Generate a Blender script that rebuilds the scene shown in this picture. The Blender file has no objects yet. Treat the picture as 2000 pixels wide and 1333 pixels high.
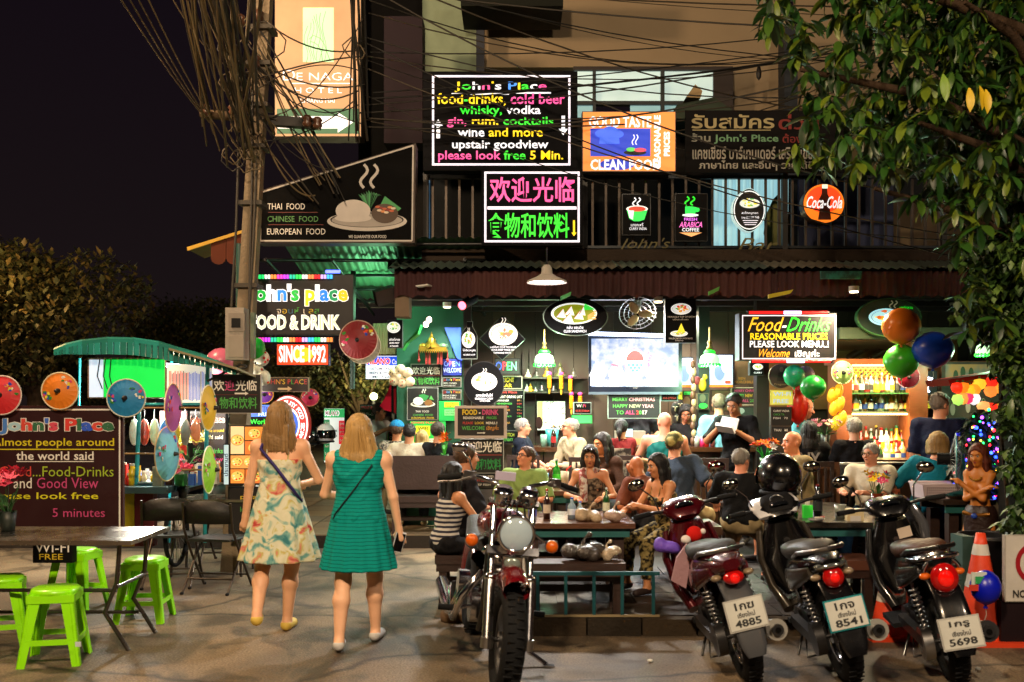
import bpy, math, random
import numpy as np
from mathutils import Vector, Matrix
random.seed(11); RNG=np.random.RandomState(5)
SC=bpy.context.scene; COL=SC.collection
PI=math.pi; R=math.radians
# ---------------------------------------------------------------- camera, world, light, exposure
FL=1944.4; CX=1000.; HY=785.; CH=1.65
cd=bpy.data.cameras.new('camera'); cam=bpy.data.objects.new('camera',cd); COL.objects.link(cam)
cam.location=(0,0,CH); cam.rotation_euler=(R(90),0,0)
cd.sensor_width=36; cd.lens=35; cd.shift_y=(HY-666.5)/2000; cd.clip_end=400; cd.clip_start=.1
cd.dof.use_dof=True; cd.dof.focus_distance=10.2; cd.dof.aperture_fstop=2.4
SC.camera=cam
W=bpy.data.worlds.new('World'); SC.world=W; W.use_nodes=True
_n=W.node_tree.nodes; _l=W.node_tree.links
_bg=_n['Background']; _bg.inputs['Color'].default_value=(.0062,.0034,.0068,1); _bg.inputs['Strength'].default_value=1.0
_tc=_n.new('ShaderNodeTexCoord'); _sp=_n.new('ShaderNodeSeparateXYZ'); _rp=_n.new('ShaderNodeValToRGB'); _l.new(_tc.outputs['Generated'],_sp.inputs[0]); _l.new(_sp.outputs['Z'],_rp.inputs[0])
_e=_rp.color_ramp.elements; _e[0].position=0.; _e[0].color=(.0085,.0055,.0055,1); _e[1].position=.5; _e[1].color=(.0036,.0020,.0046,1); _l.new(_rp.outputs[0],_bg.inputs['Color'])
SC.view_settings.view_transform='Standard'; SC.view_settings.look='None'; SC.view_settings.exposure=0.35; SC.view_settings.gamma=1
SC.view_settings.use_curve_mapping=False
SC.render.engine='CYCLES'
try:
    SC.cycles.use_denoising=True; SC.cycles.use_light_tree=True; SC.cycles.max_bounces=5; SC.cycles.diffuse_bounces=3
    SC.cycles.transparent_max_bounces=8; SC.cycles.sample_clamp_indirect=4; SC.cycles.caustics_reflective=False; SC.cycles.caustics_refractive=False
except Exception: pass

def at(px,py,Y): return Vector(((px-CX)*Y/FL, Y, CH-(py-HY)*Y/FL))
def X_(px,Y): return (px-CX)*Y/FL
def Z_(py,Y): return CH-(py-HY)*Y/FL
# ---------------------------------------------------------------- materials
_M={}
def lin(h):
    c=[int(h[i:i+2],16)/255 for i in (0,2,4)]
    return [x/12.92 if x<=.04045 else ((x+.055)/1.055)**2.4 for x in c]
def K(h,ro=.6,me=0,em=0,nv=.14,ns=6,bump=.0,coat=0,alpha=1,tr=0,kind=None,h2=None):
    key=(h,ro,me,em,nv,ns,bump,coat,alpha,tr,kind,h2)
    if key in _M: return _M[key]
    m=bpy.data.materials.new('mat_'+h+('_'+kind if kind else '')); m.use_nodes=True
    nt=m.node_tree; N=nt.nodes; L=nt.links; b=N['Principled BSDF']; c=lin(h)
    b.inputs['Roughness'].default_value=ro; b.inputs['Metallic'].default_value=me
    b.inputs['Coat Weight'].default_value=coat; b.inputs['Alpha'].default_value=alpha; b.inputs['Transmission Weight'].default_value=tr
    if ro>=.7: b.inputs['Specular IOR Level'].default_value=.15
    tc=N.new('ShaderNodeTexCoord'); nz=N.new('ShaderNodeTexNoise'); nz.inputs['Scale'].default_value=ns; nz.inputs['Detail'].default_value=5
    L.new(tc.outputs['Object'],nz.inputs['Vector'])
    mx=N.new('ShaderNodeMix'); mx.data_type='RGBA'; L.new(nz.outputs['Fac'],mx.inputs[0])
    c2=lin(h2) if h2 else None
    A=[x*(1-nv*1.6) for x in c]; B=[min(1,x*(1+nv*1.6)) for x in c] 
    if h2: A=c; B=c2
    mx.inputs[6].default_value=(*A,1); mx.inputs[7].default_value=(*B,1)
    out=mx.outputs[2]
    if h2:
        rp=N.new('ShaderNodeValToRGB'); rp.color_ramp.elements[0].position=.42; rp.color_ramp.elements[1].position=.58
        L.new(nz.outputs['Fac'],rp.inputs[0]); L.new(rp.outputs[0],mx.inputs[0])
    if kind=='stripe':
        w=N.new('ShaderNodeTexWave'); w.bands_direction='Z'; w.inputs['Scale'].default_value=ns; w.inputs['Distortion'].default_value=.6; L.new(tc.outputs['Object'],w.inputs['Vector'])
        rp=N.new('ShaderNodeValToRGB'); rp.color_ramp.elements[0].position=.45; rp.color_ramp.elements[1].position=.55
        L.new(w.outputs[0],rp.inputs[0]); L.new(rp.outputs[0],mx.inputs[0])
    if kind=='thin':
        w=N.new('ShaderNodeTexWave'); w.bands_direction='Z'; w.inputs['Scale'].default_value=ns; w.inputs['Distortion'].default_value=1.2; L.new(tc.outputs['Object'],w.inputs['Vector'])
        rp=N.new('ShaderNodeValToRGB'); rp.color_ramp.elements[0].position=.03; rp.color_ramp.elements[1].position=.14
        L.new(w.outputs[0],rp.inputs[0]); L.new(rp.outputs[0],mx.inputs[0])
    if kind=='hair':
        mp=N.new('ShaderNodeMapping'); mp.inputs['Scale'].default_value=(60,60,3); L.new(tc.outputs['Object'],mp.inputs['Vector']); L.new(mp.outputs[0],nz.inputs['Vector']); nz.inputs['Scale'].default_value=1
        bp=N.new('ShaderNodeBump'); bp.inputs['Strength'].default_value=.8; bp.inputs['Distance'].default_value=.01; L.new(nz.outputs['Fac'],bp.inputs['Height']); L.new(bp.outputs[0],b.inputs['Normal'])
    if kind=='wood':
        mp=N.new('ShaderNodeMapping'); mp.inputs['Scale'].default_value=(2,14,14); L.new(tc.outputs['Object'],mp.inputs['Vector']); L.new(mp.outputs[0],nz.inputs['Vector'])
    if kind=='floral':
        v=N.new('ShaderNodeTexVoronoi'); v.inputs['Scale'].default_value=11; L.new(tc.outputs['Object'],v.inputs['Vector'])
        n2=N.new('ShaderNodeTexNoise'); n2.inputs['Scale'].default_value=9; n2.inputs['Detail'].default_value=3; n2.inputs['Distortion'].default_value=.8; L.new(tc.outputs['Object'],n2.inputs['Vector'])
        rp=N.new('ShaderNodeValToRGB'); e=rp.color_ramp.elements; e[0].position=.30; e[0].color=(*lin('3f7f86'),1); e[1].position=.70; e[1].color=(*lin('b3403a'),1)
        for p,hh in ((.40,'7fb0a8'),(.46,'d8d6b8'),(.54,'dfdcc4'),(.59,'c9c178'),(.64,'d88a78')): q=e.new(p); q.color=(*lin(hh),1)
        L.new(n2.outputs['Fac'],rp.inputs[0]); out=rp.outputs[0]
    if kind=='brick2':
        bk=N.new('ShaderNodeTexBrick'); bk.inputs['Scale'].default_value=ns; L.new(tc.outputs['Object'],bk.inputs['Vector'])
    L.new(out,b.inputs['Base Color'])
    if bump and kind!='hair':
        n3=N.new('ShaderNodeTexNoise'); n3.inputs['Scale'].default_value=ns*6; n3.inputs['Detail'].default_value=6; L.new(tc.outputs['Object'],n3.inputs['Vector'])
        bp=N.new('ShaderNodeBump'); bp.inputs['Strength'].default_value=bump; bp.inputs['Distance'].default_value=.02; L.new(n3.outputs['Fac'],bp.inputs['Height']); L.new(bp.outputs[0],b.inputs['Normal'])
    if em:
        b.inputs['Emission Color'].default_value=(*c,1); b.inputs['Emission Strength'].default_value=em
        if em<1.3: nz.inputs['Scale'].default_value=3.; L.new(out,b.inputs['Emission Color'])
    if ro<.98 and not em and kind!='hair':
        mr=N.new('ShaderNodeMapRange'); mr.inputs['To Min'].default_value=max(.03,ro-.12); mr.inputs['To Max'].default_value=min(1,ro+.12); L.new(nz.outputs['Fac'],mr.inputs['Value']); L.new(mr.outputs[0],b.inputs['Roughness'])
    _M[key]=m; return m
def E_(h,s=2.): return K(h,.5,em=s if s>=5 else min(s,1.05)*(.8 if s>1.2 else .66))
CHROME=K('c8c8cc',.14,1,nv=.05); STEEL=K('a8a8aa',.3,1); DSTEEL=K('3a3a3c',.4,.8); RUB=K('17181a',.8,bump=.3,ns=20); BLK=K('0c0c0e',.35,coat=.3); MBLK=K('101012',.7)
WOODD=K('2a1710',.55,kind='wood',nv=.3,bump=.1); WOODM=K('5a3420',.5,kind='wood',nv=.3,bump=.1); WHITEP=K('d8d4cc',.5)
FACE=K('08080a',.7,nv=.3)      # black sign acrylic
# ---------------------------------------------------------------- mesh collector
def orth(d):
    d=Vector(d).normalized(); a=Vector((0,0,1)) if abs(d.z)<.9 else Vector((1,0,0))
    u=d.cross(a).normalized(); return u,d.cross(u).normalized()
class G:
    def __init__(s,t=None): s.v=[];s.f=[];s.mi=[];s.sm=[];s.ms=[];s.t=t
    def m(s,mat):
        if mat not in s.ms: s.ms.append(mat)
        return s.ms.index(mat)
    def add(s,vs,fs,mat,sm=0):
        n=len(s.v); i=s.m(mat); s.v+= [tuple(v) for v in vs]; s.f+=[tuple(a+n for a in f) for f in fs]; s.mi+=[i]*len(fs); s.sm+=[sm]*len(fs); return s
    def box(s,c,d,mat,rot=None,bev=0):
        c=Vector(c); x,y,z=[q/2 for q in d]
        vs=[Vector((i*x,j*y,k*z)) for k in(-1,1) for j in(-1,1) for i in(-1,1)]
        if rot is not None:
            if not isinstance(rot,Matrix): rot=Matrix.Rotation(rot[2],3,'Z')@Matrix.Rotation(rot[1],3,'Y')@Matrix.Rotation(rot[0],3,'X')
            vs=[rot@v for v in vs]
        return s.add([v+c for v in vs],[(0,2,3,1),(4,5,7,6),(0,1,5,4),(2,6,7,3),(0,4,6,2),(1,3,7,5)],mat)
    def b2(s,lo,hi,mat): return s.box([(a+b)/2 for a,b in zip(lo,hi)],[abs(b-a) for a,b in zip(lo,hi)],mat)
    def cyl(s,a,b,ra,mat,rb=None,n=10,cap=1,sm=1):
        a=Vector(a);b=Vector(b); rb=ra if rb is None else rb
        if (b-a).length<1e-6: return s
        u,w=orth(b-a); vs=[]
        for p,r in((a,ra),(b,rb)):
            for i in range(n):
                t=2*PI*i/n; vs.append(p+u*(math.cos(t)*r)+w*(math.sin(t)*r))
        s.add(vs,[(i,(i+1)%n,n+(i+1)%n,n+i) for i in range(n)],mat,sm)
        if cap: s.add(vs,[tuple(range(n-1,-1,-1)),tuple(range(n,2*n))],mat)
        return s
    def tube(s,ps,r,mat,n=6,closed=0,rs=None):
        ps=[Vector(p) for p in ps]; N=len(ps); vs=[]; u=None
        for i,p in enumerate(ps):
            if closed: d=ps[(i+1)%N]-ps[i-1]
            else: d=ps[min(i+1,N-1)]-ps[max(i-1,0)]
            if d.length<1e-7: d=Vector((0,0,1))
            d.normalize()
            if u is None: u=orth(d)[0]
            u=(u-d*u.dot(d)); u=u.normalized() if u.length>1e-5 else orth(d)[0]
            w=d.cross(u); rr=rs[i] if rs else r
            for k in range(n):
                t=2*PI*k/n; vs.append(p+u*(math.cos(t)*rr)+w*(math.sin(t)*rr))
        fs=[(i*n+k,i*n+(k+1)%n,((i+1)%N)*n+(k+1)%n,((i+1)%N)*n+k) for i in range(N if closed else N-1) for k in range(n)]
        s.add(vs,fs,mat,1)
        if not closed: s.add([vs[k] for k in range(n)]+[vs[(N-1)*n+k] for k in range(n)],[tuple(range(n-1,-1,-1)),tuple(range(n,2*n))],mat)
        return s
    def lathe(s,c,prof,mat,n=16,ax='Z',sx=1,sy=1,rot=None):
        c=Vector(c); vs=[]
        for r,z in prof:
            for i in range(n):
                t=2*PI*i/n; a,b=math.cos(t)*r*sx,math.sin(t)*r*sy
                v=Vector((a,b,z)) if ax=='Z' else (Vector((z,a,b)) if ax=='X' else Vector((a,z,b)))
                if rot is not None: v=rot@v
                vs.append(v+c)
        m=len(prof); fs=[(j*n+i,j*n+(i+1)%n,(j+1)*n+(i+1)%n,(j+1)*n+i) for j in range(m-1) for i in range(n)]
        return s.add(vs,fs,mat,1)
    def ell(s,c,r,mat,n=12,k=8,rot=None):
        if not hasattr(r,'__len__'): r=(r,r,r)
        c=Vector(c); vs=[]
        for j in range(k+1):
            f=PI*j/k
            for i in range(n):
                t=2*PI*i/n; v=Vector((r[0]*math.sin(f)*math.cos(t),r[1]*math.sin(f)*math.sin(t),r[2]*math.cos(f)))
                if rot is not None: v=rot@v
                vs.append(v+c)
        return s.add(vs,[(j*n+i,(j+1)*n+i,(j+1)*n+(i+1)%n,j*n+(i+1)%n) for j in range(k) for i in range(n)],mat,1)
    def poly(s,ps,mat): return s.add(ps,[tuple(range(len(ps)))],mat)
    def prism(s,ps,d,mat):
        d=Vector(d); ps=[Vector(p) for p in ps]; n=len(ps)
        return s.add(ps+[p+d for p in ps],[tuple(range(n)),tuple(range(2*n-1,n-1,-1))]+[(i,n+i,n+(i+1)%n,(i+1)%n) for i in range(n)],mat)
    def loft(s,secs,mat,n=16,pw=2.6):   # secs: (center, halfwidth x, halfheight) rings in plane across Y-ish path
        vs=[]; N=len(secs)
        cs=[Vector(q[0]) for q in secs]
        for i,(c,hw,hh) in enumerate(secs):
            d=(cs[min(i+1,N-1)]-cs[max(i-1,0)]).normalized(); sx=Vector((1,0,0)); up=sx.cross(d).normalized()
            for k in range(n):
                t=2*PI*k/n; ct,st=math.cos(t),math.sin(t)
                a=math.copysign(abs(ct)**(2/pw),ct)*hw; b=math.copysign(abs(st)**(2/pw),st)*hh
                vs.append(cs[i]+sx*a+up*b)
        s.add(vs,[(j*n+i,j*n+(i+1)%n,(j+1)*n+(i+1)%n,(j+1)*n+i) for j in range(N-1) for i in range(n)],mat,1)
        return s.add(vs[:n]+vs[-n:],[tuple(range(n-1,-1,-1)),tuple(range(n,2*n))],mat)
    def torus(s,c,Rr,r,mat,ax='X',n=32,k=10,sq=1,rot=None,arc=(0,2*PI)):
        c=Vector(c); cl=abs(arc[1]-arc[0]-2*PI)<1e-6; ps=[]
        m=n if cl else n+1; vs=[]
        for i in range(m):
            t=arc[0]+(arc[1]-arc[0])*i/n
            for j in range(k):
                q=2*PI*j/k; rr=Rr+math.cos(q)*r; h=math.sin(q)*r*sq
                v={'X':Vector((h,math.cos(t)*rr,math.sin(t)*rr)),'Y':Vector((math.cos(t)*rr,h,math.sin(t)*rr)),'Z':Vector((math.cos(t)*rr,math.sin(t)*rr,h))}[ax]
                if rot is not None: v=rot@v
                vs.append(v+c)
        return s.add(vs,[(i*k+j,i*k+(j+1)%k,((i+1)%m)*k+(j+1)%k,((i+1)%m)*k+j) for i in range(n) for j in range(k)],mat,1)
    def mesh(s,name,org=(0,0,0)):
        me=bpy.data.meshes.new(name); o=Vector(org)
        me.from_pydata([(v[0]-o.x,v[1]-o.y,v[2]-o.z) for v in s.v],[],s.f)
        for m in s.ms: me.materials.append(m)
        if s.f:
            me.polygons.foreach_set('material_index',s.mi); me.polygons.foreach_set('use_smooth',s.sm)
        me.update(); return me
    def out(s,name,parent=None,kind=None,label=None):
        p=parent if parent is not None else s.t
        org=(0,0,0); pr=p
        if isinstance(p,T): pr=p.o; org=p.org
        elif p is not None: org=p.get('_org',(0,0,0))
        ob=bpy.data.objects.new(name,s.mesh(name,org)); COL.objects.link(ob); ob.parent=pr
        if any(org): ob['_org']=tuple(org); _clean.append(ob)
        if kind: ob['kind']=kind
        if label: ob['label']=label
        return ob
_clean=[]
class T:     # a thing: an Empty that parents its parts; w=1: parts are authored in world coordinates
    def __init__(s,name,label,cat,loc=(0,0,0),rz=0,group=None,w=0,kind=None,ry=0):
        o=bpy.data.objects.new(name,None); COL.objects.link(o); o.location=loc; o.rotation_euler=(0,ry,rz); o.empty_display_size=.1
        if kind: o['kind']=kind
        if label: o['label']=label
        if cat: o['category']=cat
        if group: o['group']=group
        s.o=o; s.org=tuple(loc) if w else (0,0,0)
    def g(s): return G(s)
def single(g,name,label,cat,group=None,kind=None,loc=None):
    vs=np.array(g.v)
    if loc is None: loc=((vs[:,0].min()+vs[:,0].max())/2,(vs[:,1].min()+vs[:,1].max())/2,vs[:,2].min())
    loc=[float(q) for q in loc]
    ob=bpy.data.objects.new(name,g.mesh(name,loc)); COL.objects.link(ob); ob.location=loc
    if label: ob['label']=label
    if cat: ob['category']=cat
    if group: ob['group']=group
    if kind: ob['kind']=kind
    return ob
def struct(g,name): return single(g,name,None,None,kind='structure')
def dup(src,loc=None,rot=None,label=None,parent=None):
    c=src.copy(); COL.objects.link(c)
    if parent is not None: c.parent=parent
    if loc is not None: c.location=loc
    if rot is not None: c.rotation_euler=rot
    if label: c['label']=label
    for ch in [x for x in _kids(src)]: dup(ch,parent=c)
    return c
def _kids(o): return list(o.children)
def lamp(kind,loc,power,color,parent=None,size=.1,rot=None,spot=None,name='bulb_light'):
    l=bpy.data.lights.new(name,kind); l.energy=power; l.color=color
    if kind=='AREA': l.size=size
    else: l.shadow_soft_size=size
    if spot: l.spot_size=R(spot); l.spot_blend=.6
    o=bpy.data.objects.new(name,l); COL.objects.link(o); o.location=loc
    if rot: o.rotation_euler=rot
    if parent is not None:
        o.parent=parent.o if isinstance(parent,T) else parent
    return o
# ---------------------------------------------------------------- lettering
def textG(parts,bold=.012,shear=0,res=2):
    s=''.join(p[0] for p in parts); cu=bpy.data.curves.new('t','FONT'); cu.body=s; cu.offset=bold; cu.resolution_u=res; cu.shear=shear
    ms=[]
    for _,m in parts:
        if m not in ms: ms.append(m)
    for m in ms: cu.materials.append(m)
    i=0
    for p,m in parts:
        for ch in p:
            cu.body_format[i].material_index=ms.index(m); i+=1
    o=bpy.data.objects.new('t',cu); me=bpy.data.meshes.new_from_object(o)
    v=np.array([tuple(q.co) for q in me.vertices]).reshape(-1,3)
    fs=[(tuple(p.vertices),p.material_index) for p in me.polygons]
    bpy.data.objects.remove(o); bpy.data.curves.remove(cu); bpy.data.meshes.remove(me)
    return v,fs,ms
class Sign:
    """sign authored in photograph pixels at its own distance Y; front face towards the street"""
    def __init__(s,name,label,Y,box,frame=MBLK,face=FACE,thick=.08,cat='sign',group=None,shape=None,rim=.012):
        x0,y0,x1,y1=box; s.Y=Y; a=at((x0+x1)/2,y1,Y)
        s.t=T(name,label,cat,a,group=group,w=1); s.n=0; s.y=Y-.002
        g=s.t.g()
        if shape is None:
            g.b2((X_(x0,Y),Y,Z_(y1,Y)),(X_(x1,Y),Y+thick,Z_(y0,Y)),frame)
            g.out('panel'); e=s.pw(1.5)
            g=s.t.g(); g.b2((X_(x0,Y)+e,Y-.004,Z_(y1,Y)+e),(X_(x1,Y)-e,Y-.001,Z_(y0,Y)-e),face); g.out('face')
        else:
            ps=[at(px,py,Y) for px,py in shape]
            g.prism(ps,(0,thick,0),frame); g.out('panel')
            c=sum(ps,Vector())/len(ps); g=s.t.g(); g.prism([c+(p-c)*.965+Vector((0,-.004,0)) for p in ps],(0,.003,0),face); g.out('face')
        s.y=Y-.006; s.art=s.t.g()
    def pw(s,px): return px*s.Y/FL
    def L(s,k): s.n+=1; return s.y-.0015*k-.00002*s.n
    def text(s,parts,x0,y0,x1,y1,m=None,bold=.014,shear=0,part='lettering',layer=3,outline=None,res=2,rot=0):
        if isinstance(parts,str): parts=[(parts,m)]
        if outline:
            s.text([(''.join(p[0] for p in parts),outline)],x0-1.2,y0-1.2,x1+1.2,y1+1.2,bold=bold+.035,shear=shear,part='letter_outline',layer=layer-1)
        v,fs,ms=textG(parts,bold,shear,res)
        if len(v)==0: return
        lo,hi=v.min(0),v.max(0); A=at(x0,y1,s.Y); B=at(x1,y0,s.Y); y=s.L(layer)
        if rot: 
            u=(v[:,0]-lo[0])/max(1e-6,hi[0]-lo[0]); w=(v[:,1]-lo[1])/max(1e-6,hi[1]-lo[1])
            P=[(A.x+(1-b)*(B.x-A.x),y,A.z+a*(B.z-A.z)) if rot>0 else (A.x+b*(B.x-A.x),y,B.z+a*(A.z-B.z)) for a,b in zip(u,w)]
        else:
            sx=(B.x-A.x)/max(1e-6,hi[0]-lo[0]); sz=(B.z-A.z)/max(1e-6,hi[1]-lo[1])
            P=[(A.x+(p[0]-lo[0])*sx,y,A.z+(p[1]-lo[1])*sz) for p in v]
        g=s.t.g(); n0=[g.m(m_) for m_ in ms]
        for m_ in ms: pass
        g.v=P; g.f=[f for f,_ in fs]; g.mi=[n0[i] for _,i in fs]; g.sm=[0]*len(fs)
        g.out(part)
    def ell(s,cx,cy,rx,ry,m,k=1,n=28,a0=0,a1=2*PI):
        ps=[]; 
        for i in range(n):
            t=a0+(a1-a0)*i/(n if a1-a0>6.2 else n-1); ps.append(at(cx+rx*math.cos(t),cy-ry*math.sin(t),s.Y))
        yy=s.L(k)
        for p in ps: p.y=yy
        s.art.poly(ps,m)
    def poly(s,pts,m,k=1):
        ps=[at(x,y,s.Y) for x,y in pts]; yy=s.L(k)
        for p in ps: p.y=yy
        s.art.poly(ps,m)
    def rect(s,x0,y0,x1,y1,m,k=1): s.poly([(x0,y1),(x1,y1),(x1,y0),(x0,y0)],m,k)
    def line(s,pts,w,m,k=1):
        L=[];Rr=[]
        for i,(x,y) in enumerate(pts):
            a=pts[max(0,i-1)]; b=pts[min(len(pts)-1,i+1)]; dx,dy=b[0]-a[0],b[1]-a[1]; q=math.hypot(dx,dy) or 1
            L.append((x-dy/q*w/2,y+dx/q*w/2)); Rr.append((x+dy/q*w/2,y-dx/q*w/2))
        for i in range(len(pts)-1): s.poly([L[i],L[i+1],Rr[i+1],Rr[i]],m,k)
    def border(s,x0,y0,x1,y1,w,m,k=1):
        s.rect(x0,y0,x1,y0+w,m,k); s.rect(x0,y1-w,x1,y1,m,k); s.rect(x0,y0+w,x0+w,y1-w,m,k); s.rect(x1-w,y0+w,x1,y1-w,m,k)
    def steam(s,cx,y0,y1,w,m,k=2,n=2):
        for j in range(n):
            o=(j-(n-1)/2)*w*2.2
            s.line([(cx+o+w*.8*math.sin(2*PI*t/8),y0+(y1-y0)*t/8) for t in range(9)],w*.6,m,k)
    def dish(s,cx,cy,rx,ry,cols,m='e8e4dc',em=1.2,seed=1,steam=1,inner='8aa0a0'):
        r=random.Random(seed); em=min(em,1.15); s.ell(cx,cy,rx,ry,E_(m,em),1); s.ell(cx,cy,rx*.86,ry*.82,E_(inner,em*.5),2); s.ell(cx,cy,rx*.8,ry*.76,E_(m,em*.9),3)
        for i in range(26):
            a=r.random()*2*PI; q=r.random()**.5*.62; h=r.choice(cols)
            s.ell(cx+rx*q*math.cos(a),cy-ry*.1+ry*q*math.sin(a),rx*r.uniform(.06,.2),ry*r.uniform(.08,.2),E_(h,em*.8),4+i%3,8)
        if steam: s.steam(cx,cy-ry*1.45,cy-ry*.7,rx*.09,E_(m,em),5)
    def done(s):
        if s.art.f: s.art.out('artwork')
        return s.t
def arrow(S,x0,y0,x1,y1,w,m,k=2):   # horizontal or vertical arrow
    if abs(x1-x0)>abs(y1-y0):
        d=1 if x1>x0 else -1; h=w*2.2; S.rect(min(x0,x1-d*h),y0-w/2,max(x0,x1-d*h),y0+w/2,m,k); S.poly([(x1-d*h,y0-w*1.3),(x1-d*h,y0+w*1.3),(x1,y0)],m,k)
    else:
        d=1 if y1>y0 else -1; h=w*1.8; S.rect(x0-w/2,min(y0,y1-d*h),x0+w/2,max(y0,y1-d*h),m,k); S.poly([(x0-w*1.3,y1-d*h),(x0+w*1.3,y1-d*h),(x0,y1)],m,k)
# ================================================================ SETTING: ground, pavements, building
def ground_mat():
    m=bpy.data.materials.new('road_surface'); m.use_nodes=True; nt=m.node_tree; N=nt.nodes; L=nt.links; b=N['Principled BSDF']
    tc=N.new('ShaderNodeTexCoord')
    def nz(sc,det=6,dis=0):
        n=N.new('ShaderNodeTexNoise'); n.inputs['Scale'].default_value=sc; n.inputs['Detail'].default_value=det; n.inputs['Distortion'].default_value=dis; L.new(tc.outputs['Object'],n.inputs['Vector']); return n
    a=nz(.7,8,.6); r=N.new('ShaderNodeValToRGB'); e=r.color_ramp.elements; e[0].position=.34; e[0].color=(.06,.046,.032,1); e[1].position=.62; e[1].color=(.205,.150,.092,1); L.new(a.outputs['Fac'],r.inputs[0])
    c=nz(70,10); r2=N.new('ShaderNodeValToRGB'); r2.color_ramp.elements[0].position=.3; r2.color_ramp.elements[0].color=(.42,.42,.43,1); r2.color_ramp.elements[1].position=.66; r2.color_ramp.elements[1].color=(1.35,1.33,1.3,1); L.new(c.outputs['Fac'],r2.inputs[0])
    mx=N.new('ShaderNodeMix'); mx.data_type='RGBA'; mx.blend_type='MULTIPLY'; mx.inputs[0].default_value=1; L.new(r.outputs[0],mx.inputs[6]); L.new(r2.outputs[0],mx.inputs[7])
    d=nz(2.4,9,.7); r3=N.new('ShaderNodeValToRGB'); r3.color_ramp.elements[0].position=.40; r3.color_ramp.elements[0].color=(.32,.32,.33,1); r3.color_ramp.elements[1].position=.5; r3.color_ramp.elements[1].color=(1,1,1,1); L.new(d.outputs['Fac'],r3.inputs[0])
    m2=N.new('ShaderNodeMix'); m2.data_type='RGBA'; m2.blend_type='MULTIPLY'; m2.inputs[0].default_value=.8; L.new(mx.outputs[2],m2.inputs[6]); L.new(r3.outputs[0],m2.inputs[7])
    v=N.new('ShaderNodeTexVoronoi'); v.feature='DISTANCE_TO_EDGE'; v.inputs['Scale'].default_value=.8; w=nz(2,4,0); vm=N.new('ShaderNodeMix'); vm.data_type='VECTOR'; vm.inputs[0].default_value=.25; L.new(tc.outputs['Object'],vm.inputs[4]); L.new(w.outputs['Color'],vm.inputs[5]); L.new(vm.outputs[1],v.inputs['Vector'])
    r4=N.new('ShaderNodeValToRGB'); r4.color_ramp.elements[0].position=0; r4.color_ramp.elements[0].color=(.2,.2,.2,1); r4.color_ramp.elements[1].position=.022; r4.color_ramp.elements[1].color=(1,1,1,1); L.new(v.outputs['Distance'],r4.inputs[0])
    m3=N.new('ShaderNodeMix'); m3.data_type='RGBA'; m3.blend_type='MULTIPLY'; m3.inputs[0].default_value=1; L.new(m2.outputs[2],m3.inputs[6]); L.new(r4.outputs[0],m3.inputs[7])
    L.new(m3.outputs[2],b.inputs['Base Color'])
    rr=N.new('ShaderNodeMapRange'); rr.inputs['To Min'].default_value=.42; rr.inputs['To Max'].default_value=.85; L.new(d.outputs['Fac'],rr.inputs['Value']); L.new(rr.outputs[0],b.inputs['Roughness'])
    bp=N.new('ShaderNodeBump'); bp.inputs['Strength'].default_value=.5; bp.inputs['Distance'].default_value=.012; L.new(c.outputs['Fac'],bp.inputs['Height']); L.new(bp.outputs[0],b.inputs['Normal'])
    return m
GM=ground_mat()
g=G(); g.poly([(-150,-60,0),(150,-60,0),(150,250,0),(-150,250,0)],GM); struct(g,'ground')
# restaurant pavement with paver kerb
PAV=T('pavement',None,None,(0,7.0,0),w=1,kind='structure')
g=PAV.g(); g.b2((.14,7.12,.0),(9,15,.115),K('1c1714',.5,bump=.2)); g.out('slab')
x=.14; i=0
while x<9:
    w=random.uniform(.36,.42); g=PAV.g(); g.b2((x+.006,7.0+random.uniform(-.006,.006),0),(x+w-.006,7.115,.12+random.uniform(-.004,.004)),K(random.choice(['352c22','3c3226','2c261f']),.85,bump=.5)); g.out('paver',kind=None); x+=w
x=.14
for r_ in range(5):
    x=.14+(r_%2)*.2
    while x<7:
        g=PAV.g(); g.b2((x+.006,7.13+r_*.42,.112),(x+.595,7.13+r_*.42+.41,.124),K(random.choice(['2b2520','332a22','26211e']),.5,bump=.3)); g.out('tile'); x+=.6
# alley terrace with tiles
AL=T('alley_pavement',None,None,(-1.2,11.2,0),w=1,kind='structure')
g=AL.g(); g.b2((-6,11.2,0),(1,40,.14),K('2a231c',.7,bump=.3)); g.out('slab')
for j in range(9):
    for i in range(11):
        x0=-4.4+i*.5; y0=11.22+j*.62
        if x0>0.6: continue
        g=AL.g(); g.b2((x0+.008,y0,.135),(x0+.492,y0+.61,.150+random.uniform(-.003,.003)),K(random.choice(['6b5a42','5d4d3a','756248','4e4437']),.6,bump=.4)); g.out('tile')
# ---- building shell
BW=K('96846a',.85,bump=.15,nv=.08,ns=2); BD=K('14110f',.7,bump=.1); BI=K('2a2018',.6,kind='wood'); GREENW=K('145038',.6)
B=T('restaurant_building','two storey corner restaurant building with beige upper wall, balcony and corrugated awning','building',(1.5,10.5,0),w=1)
def wall(x0,x1,py0,py1,Y,mat,nm='wall',th=.15):
    g=B.g(); g.b2((X_(x0,Y),Y,Z_(py1,Y)),(X_(x1,Y),Y+th,Z_(py0,Y)),mat); return g.out(nm)
wall(940,1535,-60,132,13.5,BW); wall(1430,1535,132,350,13.5,BW); wall(1555,2080,-60,350,13.5,BW)
wall(825,932,-60,150,13.45,K('86947c',.7)); wall(700,826,-60,600,13.7,BD); wall(930,946,-60,150,13.2,K('1a2030',.6),'column'); wall(750,825,32,280,12.2,K('2a2026',.7),'column',.4)  # green light on the left wall panel is put into its colour
wall(1532,1558,50,350,12.9,K('141c26',.6),'column',.3); wall(900,1100,-40,12,12.4,K('181a14',.7),'soffit',.8)
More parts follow.
